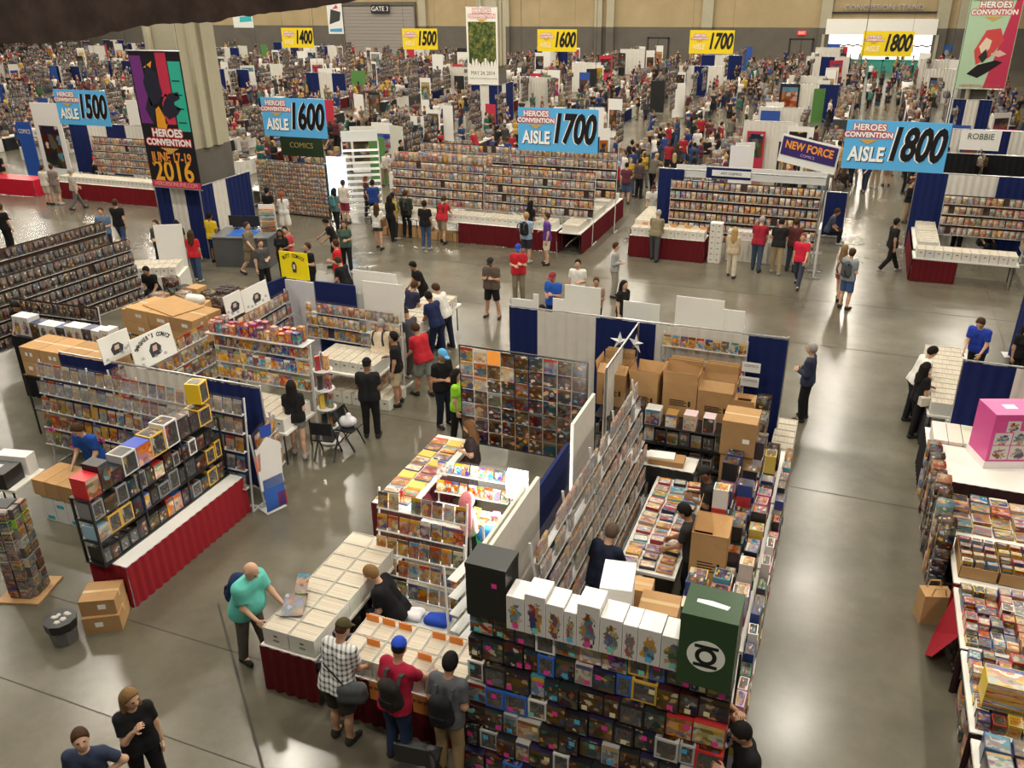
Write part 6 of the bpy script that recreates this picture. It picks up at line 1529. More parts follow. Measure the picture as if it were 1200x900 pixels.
t = thing('white_board', 'white standing board in front of the left column drape', 'board', (-19.55, 20.3, 0), .5); board(t, .85, 1.85, .03, 'paper', (.78, .77, .74), (0, 0, .95), 'panel'); b = MB(); b.box(-.4, -.25, 0, -.36, .25, .03, 'metal'); b.box(.36, -.25, 0, .4, .25, .03, 'metal'); part('foot', b.mesh('f'), t)
# centre booth
table((-5.5, 28.2, 0), 0, 2.5, .85, 'red skirted table of white boxes at the left front of the centre booth', None, RED, sides='flr')
for k in range(10): longbox(Vector((-6.6 + k * .245, 28.1, .741)), 0, 'white box with an orange card, centre booth red table, %s along' % ORD[k], 'boxes on the centre booth red table', .235, .55, .27, tagc=(.65, .33, .12) if k % 2 else (.7, .6, .45))
table((-6.55, 29.9, 0), PI / 2, 2.4, .8, 'side table of boxes running back from the red table of the centre booth', None, RED, sides='fb')
for k in range(9): longbox(Vector((-6.55, 28.95 + k * .24, .741)), PI / 2, 'white comic box on the side table of the centre booth', 'boxes on the centre side table', .22, .6, .26)
for k in range(7):
    for i in range(2): longbox(Vector((-4.02 + .2 * i, 28.05, .19 * k)), 0, '%s white box up the white tower, %s column' % (ORD[k], ('left', 'right')[i]), 'white box tower of the centre booth', .19, .3, .185, lid=True)
rack((-3.35, 29.4, 0), 0, 4.9, [.3, .65, 1.0, 1.35, 1.7, 2.05], 'wide five shelf comic wall at the back of the centre booth', 'x', 'x', .02, 27, .15, .25, .1, indiv=False, uprights=4, dark=True)
table((-2.3, 28.6, 0), 0, 2.6, .5, 'narrow box table where shoppers lean in the centre booth', None, (.5, .48, .42), sides='flr')
for k in range(12): longbox(Vector((-3.5 + k * .215, 28.6, .741)), 0, 'white comic box where shoppers lean in the centre booth', 'boxes under the leaning shoppers', .205, .45, .26)
wallpanel((-.72, 27.6, 0), PI / 2, .9, 1.6, 'white end panel of the centre booth facing the aisle', (.66, .65, .62))
drape_run((-6.4, 30.2, 0), 0, [(.9, NAVY), (4.7, None)], 2.55, 'navy drape at the left of the centre booth comic wall')
t = thing('header_board', 'long white and navy header board over the centre booth comic wall', 'sign', (-3.3, 30.25, 2.5)); board(t, 5.0, .42, .03, 'paper', (.66, .66, .64)); board(t, 1.5, .36, .02, 'paper', NAVY, (-.7, -.04, 0), 'plate'); board(t, 1.3, .2, .02, 'paper', (.74, .74, .72), (-.6, -.06, 0), 'name_strip'); text('ART COMICS', .12, t, (-.6, -.075, 0), 'paper', color=(.05, .05, .08)); b = MB(); b.bar((-2.4, .03, -2.5), (-2.4, .03, 0), .04, 'metal'); b.bar((2.4, .03, -2.5), (2.4, .03, 0), .04, 'metal'); part('pole', b.mesh('p'), t)
t = thing('stall_sign', 'dark violet stall sign with orange lettering tilted beside the aisle 1800 sign', 'sign', (-1.55, 31.6, 3.05)); t.rotation_euler = (0, .12, -.35); board(t, 2.1, .95, .03, 'paper', (.72, .72, .70)); board(t, 2.0, .62, .02, 'paper', (.035, .02, .12), (0, -.03, .1), 'plate'); text('NEW FORCE', .36, t, (0, -.05, .16), 'paper', sx=.85, bold=.012, color=(.75, .28, .04)); text('COMICS', .14, t, (0, -.05, -.1), 'paper', color=(.5, .35, .6)); b = MB(); b.bar((-.9, .03, -3.0), (-.9, .03, -.3), .04, 'metal'); b.bar((.9, .03, -2.9), (.9, .03, -.3), .04, 'metal'); part('pole', b.mesh('p'), t)
drape_run((-6.2, 32.6, 0), 0, [(1.3, (.08, .02, .05)), (1.2, WHITE), (1.3, NAVY), (1.6, WHITE), (.7, NAVY)], 1.6, 'low maroon, white and navy drape behind the centre booth')
t = thing('white_banner', 'slim white tapered banner rising behind the centre booth', 'banner', (-4.05, 33.2, 0), .3); board(t, .7, 2.9, .03, 'paper', (.72, .70, .72), (0, 0, 1.5), 'cloth_panel'); b = MB(); b.box(-.35, -.2, 0, .35, .2, .05, 'metal'); part('base', b.mesh('b'), t)
table((-6.0, 33.6, 0), 0, 2.2, .8, 'dark counter with lit cases behind the centre booth', None, (.05, .012, .02), sides='flr', h=1.0, name='dark_counter')
for k in range(2):
    t = thing('lit_case', '%s lit display case on the dark counter behind the centre booth' % ('left', 'right')[k], 'case', (-6.4 + k * 1.0, 33.55, 1.001)); b = MB(); b.box(-.4, -.2, 0, .4, .2, .08, 'plastic'); b.box(-.4, .16, .08, .4, .2, .5, 'plastic'); part('frame', b.mesh('f'), t, color=(.05, .05, .06)); b = MB(); b.box(-.38, .12, .1, .38, .155, .46, 'screen_glow' if k else 'kiosk_glow'); part('lit_panel', b.mesh('g'), t)
# right booth
table((3.5, 28.45, 0), 0, 2.9, .8, 'white table of comic boxes at the front of the right booth', None, None)
for k in range(11): longbox(Vector((2.25 + k * .25, 28.4, .741)), 0, 'white comic box on the front table of the right booth', 'front boxes of the right booth', .235, .6, .26)
t = thing('red_skirt', 'red cloth skirt hung below the left end of the right booth table', 'tablecloth', (2.06, 28.03, 0)); b = MB(); pleats(b, [(0, 0), (1.25, 0)], .02, .69, 'drape'); pleats(b, [(-.02, 5.0), (-.02, 0)], .02, .69, 'drape'); part('skirt', b.mesh('s', True), t, color=RED)
for k in range(3):
    table((2.5, 29.85 + k * 1.5, 0), PI / 2, 1.46, .8, '%s side table of the right booth along the aisle' % ORD[k], None, None)
    for j in range(6): longbox(Vector((2.5, 29.25 + k * 1.5 + j * .235, .741)), PI / 2, 'white comic box on the aisle side of the right booth', 'side boxes of the right booth', .22, .6, .24)
rack((4.2, 31.2, 0), 0, 2.6, [.75, 1.08, 1.41, 1.74], 'comic rack in front of the striped drape of the right booth', 'x', 'x', .05, 15, .16, .25, .15, indiv=False, dark=True)
rack((5.35, 29.6, 0), PI / 2 + PI, 2.6, [.6, .95, 1.3, 1.65], 'side comic rack at the right end of the right booth', 'x', 'x', .05, 15, .16, .25, .15, indiv=False, dark=True)
drape_run((1.98, 31.9, 0), 0, [(.95, NAVY), (1.5, WHITE), (1.2, NAVY), (1.6, WHITE)], 2.6, 'striped navy and white drape behind the right booth')
drape_run((3.1, 37.2, 0), 0, [(3.6, (.006, .006, .007))], 2.4, 'black drape wall behind the striped drape of the right booth')
t = thing('name_sign', 'white name sign above the black drape wall', 'sign', (4.7, 41.2, 2.3)); board(t, 1.5, .8, .03, 'paper', (.78, .77, .74)); text('ROBBIE', .34, t, (0, -.03, .15), 'paper', sx=.9, color=(.06, .08, .05)); b = MB(); b.bar((0, .03, -2.3), (0, .03, 0), .04, 'metal'); part('pole', b.mesh('p'), t)
# left booths behind the column
table((-30.2, 28.7, 0), 0, 5.6, .9, 'long red skirted table covered with comic boxes at the left', None, (.19, .008, .014), sides='flr')
for k in range(26): longbox(Vector((-32.85 + k * .214, 28.7, .741)), 0, 'pale comic box on the long red table at the left', 'boxes on the long left red table', .205, .7, .25)
rack((-30.6, 30.4, 0), 0, 4.6, [.8, 1.12, 1.44, 1.76, 2.08], 'brown toned comic wall behind the long red table at the left', 'x', 'x', .03, 28, .15, .26, .1, indiv=False, uprights=3, dark=True)
table((-36.0, 28.4, 0), .05, 3.4, .9, 'bright red covered table at the far left edge', None, (.50, .01, .03), sides='flr', topc=(.5, .01, .03))
t = thing('banner_stand', 'tall white stand with a dark group picture left of the aisle 1500 sign', 'banner', (-36.2, 31.2, 0)); board(t, 1.75, 3.6, .04, 'paper', (.74, .72, .70), (0, 0, 1.85), 'cloth_panel'); b = MB(); b.box(-.6, -.025, .6, .6, -.022, 2.6, 'print_dark'); part('picture', b.mesh('p'), t); b = MB(); b.box(-.8, -.2, 0, .8, .2, .05, 'metal'); part('base', b.mesh('b'), t)
t = thing('banner_stand', 'tall royal blue roll up banner at the left edge', 'banner', (-38.2, 31.5, 0)); board(t, .95, 2.6, .04, 'paper', (.02, .08, .36), (0, 0, 1.35), 'cloth_panel'); b = MB(); b.box(-.5, -.2, 0, .5, .2, .05, 'metal'); part('base', b.mesh('b'), t); text('COMICS', .3, t, (0, -.03, 2.2), 'paper', sx=.7, color=(.8, .75, .7))
drape_run((-36.9, 33.0, 0), 0, [(1.2, NAVY), (1.2, WHITE), (1.2, NAVY), (1.2, WHITE), (1.2, NAVY)], 2.5, 'navy and white drape row at the left behind the tall white stand')

# ---------------------------------------------------------------- the people one can tell apart
def face(dx, dy): return math.atan2(dx, -dy)
NV, MV = .016, .024
NEAR = [
 # loc, rot, h, params, label, top, bottom, skin, hair, shoes, capc, top material
 ((-6.80, 7.2), face(1, -.12), 1.78, dict(lean=.28, larm='reach', rarm='table', legs='lead', hair='ring', belly=.7, w=1.18, head=(.35, 0)), 'bald man in an aqua tee with a navy backpack, leaning over the white boxes', (.12, .50, .43), (.10, .09, .08), 'fair', (.35, .24, .17), None, None),
 ((-5.10, 8.28), face(-1, -.15), 1.78, dict(lean=.50, larm='table', rarm='hold', legs='sit', hair='short', w=1.1, head=(.4, 0)), 'seated man in a black tee behind the white boxes, looking down', (.010, .010, .012), (.012, .012, .014), 'fair', 'light', None, None),
 ((-4.90, 6.44), face(.12, 1), 1.76, dict(lean=.26, larm='side', rarm='table', legs='stand', hair='cap', bottom='short', w=1.12, head=(.4, 0), loose=.008), 'man in a plaid shirt and dark shorts with an olive cap, browsing the front boxes', (.06, .065, .075), (.035, .03, .028), 'tan', 'brown', (.06, .05, .02), 'plaid'),
 ((-4.10, 6.42), face(.18, 1), 1.76, dict(lean=.22, larm='hold', rarm='reach', legs='stand', hair='cap', head=(.25, .5), w=1.05), 'man in a crimson tee, blue cap and dark jeans reaching into the boxes', (.30, .012, .035), (.02, .035, .08), 'tan', 'black', (.02, .06, .42), None),
 ((-3.44, 6.46), face(.0, 1), 1.74, dict(lean=.15, larm='hold', rarm='hold', legs='stand', hair='short', head=(.35, 0)), 'dark haired man in grey with a big black backpack and khaki trousers', (.085, .09, .10), (.30, .21, .11), 'tan', 'black', None, None),
 (tuple(G(150, 815, 1.58))[:2], face(.95, -.55), 1.70, dict(larm='down', rarm='chin', legs='lead', hair='long', female=True, head=(.1, .35), lean=.03, bottom='long'), 'woman with long light brown hair in black, hand at her chin', (.012, .012, .013), (.010, .010, .011), 'fair', 'light', None, None),
 (tuple(G(95, 868, 1.52))[:2], face(.6, -1), 1.68, dict(larm='hip', rarm='down', legs='stand', hair='short', head=(-.1, .4)), 'boy in a navy printed tee at the bottom left beside the woman in black', (.03, .04, .075), (.12, .02, .025), 'fair', 'brown', None, None),
 (tuple(G(884, 858, 1.60))[:2], face(-.85, -.35), 1.76, dict(larm='read', rarm='over', legs='stand', hair='short', head=(.5, 0), lean=.12, w=1.08), 'man in a black tee at the statue corner, one hand on his head', (.010, .010, .011), (.03, .035, .05), 'tan', 'black', None, None),
 ((-2.50, 9.42), face(.35, 1), 1.78, dict(lean=.38, larm='down', rarm='drop', legs='stand', hair='short', head=(.5, .2), w=1.08), 'man in navy leaning beside the long sloping rack inside the booth', (.012, .016, .035), (.03, .05, .04), 'fair', (.10, .07, .05), None, None),
 ((-1.40, 10.55), face(-1, .1), 1.74, dict(lean=.2, larm='table', rarm='table', legs='stand', hair='short', head=(.45, 0)), 'slim man in a dark grey tee bending over the flat toy packs', (.03, .03, .032), (.015, .015, .02), 'tan', 'black', None, None),
 ((-1.38, 11.75), face(-1, -.25), 1.72, dict(lean=.1, larm='read', rarm='read', legs='stand', hair='cap', head=(.4, 0)), 'helper in dark clothes and a dark cap reading a box inside the booth', (.018, .018, .018), (.012, .012, .014), 'brown', 'black', (.02, .02, .018), None),
 ((-5.55, 11.95), face(-.9, -.2), 1.66, dict(larm='hold', rarm='hold', legs='stand', hair='long', female=True, head=(.35, 0), squat=.0), 'woman with brown hair selling prints in front of the poster wall', (.03, .02, .02), (.02, .02, .03), 'fair', (.10, .05, .02), None, None),
]
for i, (loc, rot, h, kw, lab, top, bot, sk, hr, cc, tm) in enumerate(NEAR):
    kw = dict(kw); kw.setdefault('sleeve', 'short')
    fg = figure(('near', i), NV, **kw)
    person(fg, kw, (loc[0], loc[1], 0), rot, lab, top, bot, sk, hr, (.03, .028, .026), cc, h, None, tm)
t = thing('stool', 'black stool under the seated man in the black tee', 'stool', (-5.08, 8.28, 0)); b = MB(); b.tube((0, 0, .36), (0, 0, .395), .18, 'black_metal', 14); part('seat', b.mesh('s'), t)
for k in range(4): a = PI / 4 + k * PI / 2; b = MB(); b.bar((.1 * math.cos(a), .1 * math.sin(a), .36), (.2 * math.cos(a), .2 * math.sin(a), 0), .025, 'black_metal'); part('leg', b.mesh('l'), t)
backpack(None, 'navy and white backpack on the man in the aqua tee', (.015, .03, .08), (-6.93, 7.22, 1.20), face(1, -.12) + 0, size=None).rotation_euler = (-.28, 0, face(1, -.12) + PI)
backpack(None, 'flat dark backpack on the man in the crimson tee', (.02, .018, .016), (-4.08, 6.31, 1.16), 0).rotation_euler = (.22, 0, face(.18, 1) + PI)
backpack(None, 'big black backpack on the man in khaki trousers', (.014, .014, .016), (-3.44, 6.31, 1.14), 0).rotation_euler = (.15, 0, PI + PI)
t = thing('shoulder_bag', 'grey shoulder bag on the hip of the man in plaid', 'bag', (-4.66, 6.38, .84), .3); part('pouch', npmesh('pouch', [(*sdf_mesh([('c', (-.1, 0, .02), (.1, 0, .02), .10, .10), ('c', (-.1, 0, .12), (.1, 0, .12), .09, .09)], .02, .04), 'cloth')]), t, color=(.06, .065, .07)); b = MB(); b.bar((-.05, 0, .1), (-.25, -.12, .60), .04, 'cloth', .012); part('strap', b.mesh('s'), t, color=(.02, .02, .022))
def held(loc, rot, label, w, h, m='print_glossy', c=None, name='comic_book', cat='comic', tilt=-1.0):
    o = thing(name, label, cat, loc, 0, None, boxmesh('held', w, .01, h, m), c); o.rotation_euler = (tilt, 0, rot); return o
held(G(352, 694, 1.10), .3, 'dark red comic held by the man in the aqua tee over the boxes', .17, .26)
held(G(341, 722, 1.035), .4, 'magazine with a black picture lying on the front corner white box', .3, .42, 'print_dark', tilt=-1.5)
held(G(848, 868, 1.22), -1.2, 'white comic held by the man at the statue corner', .2, .3, 'print_figure', tilt=-.9)

BL, WH_, GR, NV_, KH, JE = (.012, .012, .013), (.66, .64, .60), (.14, .14, .14), (.015, .022, .07), (.30, .22, .13), (.04, .065, .13)
FIG = dict(
 sl=dict(larm='hold', rarm='down', legs='stand', hair='short'), ss=dict(larm='down', rarm='hold', legs='stand', hair='short', bottom='short'), bl=dict(lean=.32, larm='table', rarm='table', legs='lead', hair='short', head=(.4, 0)),
 bs=dict(lean=.30, larm='table', rarm='reach', legs='lead', hair='short', bottom='short', head=(.4, 0), w=1.12), wl=dict(larm='swing', rarm='back', legs='stride', hair='short'), ws=dict(larm='back', rarm='swing', legs='stride', hair='short', bottom='short', w=1.1),
 fl=dict(larm='hold', rarm='down', legs='lead', hair='long', female=True), fs=dict(larm='read', rarm='hold', legs='lead', hair='long', female=True, bottom='brief'), fd=dict(larm='down', rarm='hold', legs='close', hair='pony', female=True, bottom='dress'),
 pc=dict(larm='read', rarm='read', legs='wide', hair='cap', bottom='short', w=1.15, head=(.45, 0)), pl=dict(larm='read', rarm='hold', legs='stand', hair='cap', head=(.35, 0), w=1.08), pb=dict(larm='read', rarm='read', legs='stand', hair='ring', head=(.3, 0), w=1.15, belly=.5),
 hl=dict(larm='hold', rarm='hold', legs='stand', hair='short', sleeve='long'), sq=dict(legs='sit', larm='table', rarm='table', lean=.3, hair='short', head=(.3, 0)), wc=dict(lean=.35, larm='table', rarm='reach', legs='wide', hair='cap', head=(.4, 0)), wf=dict(larm='swing', rarm='back', legs='stride', hair='long', female=True))
# (foot px, foot py, facing degrees, figure, top, bottom, skin, hair, cap colour, height, label)
MID = [
 (352, 535, -150, 'fs', BL, GR, 'fair', 'black', None, 1.68, 'long haired girl in a black tee and grey shorts by the black folding chairs'),
 (437, 512, -160, 'pl', BL, BL, 'brown', 'black', (.01, .01, .01), 1.78, 'man all in black with a dark cap standing before the white boxes'),
 (521, 499, 65, 'pl', BL, (.015, .02, .035), 'tan', 'brown', (.10, .34, .62), 1.80, 'man in a black tee and pale blue cap left of the poster wall'),
 (449, 458, -170, 'bs', (.62, .52, .38), (.02, .02, .025), 'fair', 'grey', None, 1.74, 'person in a beige jacket and dark shorts browsing the table by the navy panel'),
 (468, 474, -70, 'ss', BL, (.50, .42, .28), 'tan', 'black', None, 1.76, 'man in a black tee and khaki shorts holding a bag beside the beige jacket'),
 (499, 464, -115, 'bs', (.42, .02, .03), (.22, .24, .22), 'tan', 'brown', None, 1.78, 'man in a red tank top and grey shorts bending over the far end table'),
 (488, 440, -110, 'wc', (.05, .05, .06), (.06, .05, .05), 'tan', 'brown', (.01, .03, .02), 1.74, 'man in a dark green cap leaning at the far end table'),
 (514, 420, -110, 'bl', NV_, (.015, .02, .05), 'brown', 'black', None, 1.78, 'man in a navy polo leaning over the far end table'),
 (524, 408, -95, 'bl', WH_, (.015, .02, .045), 'fair', 'brown', None, 1.78, 'man in a white printed tee leaning at the end of the far end table'),
 (497, 372, -40, 'bl', BL, BL, 'tan', 'black', None, 1.74, 'seller in a black tee with a yellow print behind the far end table'),
 (538, 520, 100, 'fl', (.28, .62, .04), BL, 'fair', 'black', None, 1.68, 'person in a bright lime vest behind the poster wall edge'),
 (577, 372, 5, 'pc', (.10, .075, .06), BL, 'tan', 'black', (.02, .02, .02), 1.78, 'man in brown tee, black shorts and dark cap reading his phone in the aisle'),
 (608, 353, 15, 'pl', (.48, .02, .03), (.20, .17, .12), 'fair', 'brown', (.02, .06, .36), 1.76, 'man in a red tee and blue cap with backpack straps in the open aisle'),
 (648, 392, -10, 'pl', (.02, .09, .42), NV_, 'tan', 'black', (.22, .03, .04), 1.76, 'man in royal blue tee and maroon cap behind the foam boards'),
 (676, 372, 10, 'sl', WH_, BL, 'fair', 'black', None, 1.70, 'dark haired person in white behind the broad foam board'),
 (697, 392, 10, 'sl', (.3, .2, .15), BL, 'tan', 'brown', None, 1.6, 'short person mostly hidden behind the foam boards'),
 (728, 400, 60, 'fl', BL, BL, 'fair', 'black', None, 1.68, 'dark haired person in black between the foam boards'),
 (719, 348, 95, 'hl', (.32, .32, .31), (.30, .28, .24), 'fair', 'brown', None, 1.68, 'boy in a grey hoodie standing behind the foam boards'),
 (500, 292, 185, 'sl', BL, (.05, .08, .16), 'tan', 'black', None, 1.74, 'man in a black tee and blue jeans facing the long comic stall'),
 (445, 292, 190, 'fs', WH_, (.05, .05, .035), 'fair', 'brown', None, 1.66, 'woman in a white top and dark shorts with a brown shoulder bag'),
 (460, 282, 170, 'fl', BL, BL, 'tan', 'black', None, 1.68, 'woman in black beside the person in mustard at the long stall'),
 (463, 280, 150, 'hl', (.42, .33, .04), (.03, .03, .03), 'tan', 'black', None, 1.72, 'person in a mustard and black jacket at the long comic stall'),
 (478, 278, 185, 'hl', (.03, .035, .025), BL, 'fair', 'brown', None, 1.76, 'person in a dark olive jacket with a backpack at the long stall'),
 (440, 262, 200, 'sl', (.02, .05, .22), BL, 'tan', 'black', None, 1.72, 'person in a dark blue tee near the white ladder rack'),
 (432, 255, 120, 'fl', (.06, .02, .02), BL, 'fair', 'red', None, 1.66, 'red haired woman in black near the white ladder rack'),
 (519, 285, 180, 'bs', (.40, .02, .03), (.28, .22, .14), 'fair', 'brown', None, 1.72, 'person in a red tee with an olive backpack at the long stall'),
 (641, 310, -60, 'ss', (.10, .04, .24), (.60, .54, .42), 'fair', 'brown', None, 1.76, 'man in a purple tee and cream shorts at the red end of the long stall'),
 (617, 308, 175, 'ss', (.26, .36, .48), (.03, .03, .04), 'fair', 'blond', None, 1.72, 'person in a pale blue shirt with a large dark bag at the long stall'),
 (622, 290, 150, 'fl', BL, BL, 'brown', 'black', None, 1.68, 'woman with long black hair at the red end of the long stall'),
 (688, 258, 60, 'sq', WH_, JE, 'fair', 'brown', None, 1.74, 'seated person in white and jeans at the end of the long stall'),
 (720, 228, 170, 'ss', (.28, .34, .52), KH, 'fair', 'brown', None, 1.76, 'man in a lilac shirt and khaki shorts with a dark backpack in the aisle 1700'),
 (739, 208, 185, 'sl', BL, (.05, .045, .04), 'tan', 'black', None, 1.76, 'man in a black tee standing in the aisle below the far stalls'),
 (748, 232, 160, 'hl', (.07, .05, .05), BL, 'tan', 'black', None, 1.72, 'person in dark layers beside the navy drape of the centre booth'),
 (762, 268, 20, 'bl', WH_, BL, 'tan', 'brown', None, 1.76, 'seller in a pale tee behind the red table of the centre booth'),
 (766, 306, 175, 'bl', (.20, .17, .10), (.06, .065, .07), 'fair', 'grey', None, 1.74, 'man in an olive jacket leaning on the red table of the centre booth'),
 (820, 258, 10, 'sl', (.60, .42, .42), WH_, 'fair', 'brown', None, 1.70, 'seller in a pink shirt in front of the comic wall'),
 (838, 254, 0, 'hl', (.03, .03, .06), BL, 'fair', 'brown', None, 1.74, 'seller in a dark jacket in front of the comic wall'),
 (856, 325, 175, 'fl', (.50, .40, .27), (.58, .50, .38), 'fair', 'blond', None, 1.62, 'woman in beige with a tan headscarf and a small white bag'),
 (885, 318, 175, 'bl', (.26, .015, .03), (.05, .075, .12), 'fair', 'grey', None, 1.80, 'man in a dark red shirt and jeans leaning over the centre booth boxes'),
 (908, 321, 180, 'bl', BL, (.34, .26, .15), 'tan', 'black', None, 1.80, 'man in a black tee and khaki trousers leaning over the centre booth boxes'),
 (926, 318, 165, 'sl', (.10, .03, .03), (.05, .05, .06), 'tan', 'brown', None, 1.74, 'person in dark red behind the woman in the red tee'),
 (934, 336, -10, 'wl', (.55, .02, .05), (.045, .05, .08), 'fair', 'red', None, 1.70, 'person in a bright red tee carrying a dark bag past the centre booth'),
 (968, 285, 90, 'sq', (.05, .06, .09), BL, 'tan', 'brown', None, 1.74, 'seated person in navy at the aisle end of the centre booth'),
 (988, 362, 150, 'ss', (.22, .25, .27), (.05, .10, .22), 'fair', 'brown', None, 1.78, 'man in a grey tee and blue shorts with a grey backpack in the right aisle'),
 (981, 352, 140, 'fs', (.50, .40, .33), (.30, .08, .06), 'fair', 'light', None, 1.66, 'woman walking beside the man with the grey backpack'),
 (1040, 319, 115, 'wl', BL, BL, 'tan', 'black', (.01, .01, .01), 1.78, 'man all in black walking toward the right booth with a bag'),
 (978, 209, 170, 'hl', (.30, .27, .28), BL, 'tan', 'black', None, 1.74, 'person in a grey top and black trousers behind the violet stall sign'),
 (995, 218, 150, 'wl', BL, BL, 'tan', 'black', None, 1.76, 'person in black walking below the aisle 1800 sign'),
 (1024, 220, 190, 'sl', (.25, .22, .18), KH, 'fair', 'brown', None, 1.78, 'person in khaki walking below the aisle 1800 sign'),
 (1038, 218, 190, 'ss', (.30, .20, .16), (.3, .2, .15), 'fair', 'brown', None, 1.70, 'person with bare legs below the aisle 1800 sign'),
 (1118, 296, -10, 'bl', WH_, BL, 'fair', 'ring', None, 1.76, 'seller in a white tee behind the right booth boxes'),
 (1148, 300, 30, 'sq', (.06, .07, .07), BL, 'fair', 'brown', None, 1.74, 'seated person in dark green in the right booth'),
 (1068, 510, 120, 'fl', BL, BL, 'tan', 'black', None, 1.64, 'woman in black with a pale shoulder bag at the right white box table'),
 (1063, 490, 110, 'bl', WH_, BL, 'fair', 'black', None, 1.72, 'man in a white tee behind the woman with the pale bag'),
 (1136, 452, -25, 'bl', (.02, .05, .36), BL, 'fair', 'brown', None, 1.80, 'man in a royal blue polo behind the white box table at the right'),
 (1185, 455, 20, 'fl', BL, BL, 'tan', 'black', None, 1.6, 'dark haired person behind the drape at the right edge'),
 (940, 492, -100, 'hl', (.03, .035, .07), BL, 'fair', 'grey', None, 1.78, 'grey haired man in a navy shirt browsing the far corner of the toy row'),
 (336, 276, 200, 'fd', WH_, (.70, .67, .60), 'fair', 'red', None, 1.66, 'woman in a long white dress walking by the cover wall'),
 (319, 274, 180, 'ss', BL, KH, 'tan', 'black', None, 1.78, 'man in a black tee and khaki shorts facing the cover wall'),
 (297, 322, 95, 'ws', (.15, .13, .09), (.22, .17, .11), 'fair', 'brown', None, 1.78, 'man in an olive tee and khaki shorts walking beside the kiosk'),
 (313, 345, 60, 'sl', (.07, .07, .07), BL, 'fair', 'brown', None, 1.74, 'man in charcoal with a shoulder strap near the yellow sign'),
 (335, 328, 30, 'fl', BL, BL, 'brown', 'black', None, 1.66, 'woman in black behind the yellow sign'),
 (341, 325, 20, 'sl', (.52, .08, .08), BL, 'fair', 'black', None, 1.68, 'person in a coral tee behind the yellow sign'),
 (368, 350, -30, 'sl', BL, BL, 'fair', 'brown', None, 1.74, 'man in a black tee behind the low navy panel'),
 (400, 348, -70, 'sl', (.52, .015, .02), BL, 'fair', 'brown', None, 1.78, 'man in a bright red tee gesturing in the aisle'),
 (410, 368, -100, 'bl', BL, BL, 'fair', 'brown', None, 1.72, 'man in a black tee bending behind the white foam board'),
 (408, 318, 30, 'fl', (.05, .09, .07), BL, 'tan', 'brown', None, 1.70, 'person with a backpack beside the man in bright red'),
 (395, 312, -60, 'bs', BL, BL, 'tan', 'black', None, 1.70, 'person in black crouching beside the man in bright red'),
 (406, 262, 180, 'ss', (.60, .52, .46), (.25, .03, .06), 'fair', 'brown', None, 1.72, 'person in a pale top with a dark bag near the glowing display'),
 (404, 248, 0, 'sl', (.03, .34, .30), BL, 'tan', 'black', None, 1.74, 'man in a teal tee in front of the glowing display'),
 (396, 272, 170, 'fl', (.10, .16, .16), BL, 'tan', 'black', None, 1.68, 'person with a teal patterned backpack near the cover wall'),
 (254, 308, 175, 'ss', (.60, .42, .02), NV_, 'brown', 'black', None, 1.76, 'man in a yellow jersey and navy shorts at the kiosk'),
 (233, 330, -160, 'fl', (.48, .02, .03), JE, 'tan', 'brown', None, 1.68, 'woman in a red top and jeans near the column drape'),
 (216, 315, -120, 'fl', BL, JE, 'tan', 'black', None, 1.66, 'dark haired woman in a black jacket beside the white standing board'),
 (193, 318, 10, 'hl', (.05, .05, .06), BL, 'fair', 'brown', None, 1.74, 'person looking over the white standing board'),
 (130, 302, 30, 'sl', (.10, .16, .26), (.02, .025, .045), 'fair', 'brown', None, 1.78, 'man in a blue plaid shirt walking with a friend at the left'),
 (146, 292, 200, 'wl', BL, JE, 'fair', 'brown', None, 1.84, 'tall man in a black tee and jeans at the left'),
 (14, 296, 180, 'sl', BL, BL, 'fair', 'brown', None, 1.76, 'man in a black tee at the left edge behind the toy wall'),
 (152, 345, 40, 'sl', BL, BL, 'fair', 'bald', None, 1.74, 'bald man in a black printed tee before the white boxes table'),
 (185, 358, 10, 'sq', BL, BL, 'tan', 'black', None, 1.76, 'dark haired person in black seated beyond the cartons'),
 (44, 425, 20, 'bl', BL, (.02, .025, .06), 'tan', 'black', None, 1.78, 'man in black bending over in front of the dark toy wall'),
 ((-11.95, 9.66), 0, 5, 'bl', (.015, .07, .32), KH, 'fair', 'brown', None, 1.76, 'man in a royal blue tee leaning on the pale brown boxes'),
 (482, 402, 160, 'bl', (.02, .02, .05), BL, 'tan', 'brown', None, 1.7, 'helper bending inside the left island near the clear rack'),
 (59, 240, 180, 'ss', (.62, .58, .5), (.5, .45, .36), 'fair', 'brown', None, 1.72, 'person in a pale tee and cream shorts at the long red table'),
 (70, 240, 185, 'ss', (.20, .16, .15), (.25, .2, .15), 'fair', 'brown', None, 1.76, 'person in grey brown shorts with a pink strap at the long red table'),
 (92, 246, 160, 'wl', (.40, .37, .33), (.12, .11, .11), 'fair', 'grey', None, 1.76, 'person in grey carrying a white bag along the long red table'),
 (8, 222, 170, 'ss', BL, (.42, .30, .16), 'tan', 'black', None, 1.76, 'person in black and tan shorts at the bright red table'),
 (120, 205, 0, 'sq', (.60, .03, .03), BL, 'fair', 'brown', None, 1.74, 'seller in a red shirt behind the long red table at the left'),
 (635, 432, 0, 'fl', BL, BL, 'fair', 'black', None, 1.66, 'dark haired woman behind the poster wall before the white drape'),
]
MIDH = {}
_bm = {}
for i, (px, py, deg, k, top, bot, sk, hr, cc, h, lab) in enumerate(MID):
    kw = dict(FIG[k])
    if hr in ('ring', 'bald'): kw['hair'] = hr; hr2 = 'brown'
    else: hr2 = hr
    fg = figure(('mid', k, kw['hair']), MV, **kw)
    p = G(px, py, 0) if not isinstance(px, tuple) else Vector((*px, 0))
    person(fg, kw, p, math.radians(deg), lab, top, bot, sk, hr2, (.35, .34, .33) if i % 3 == 0 else (.03, .03, .03), cc, h)
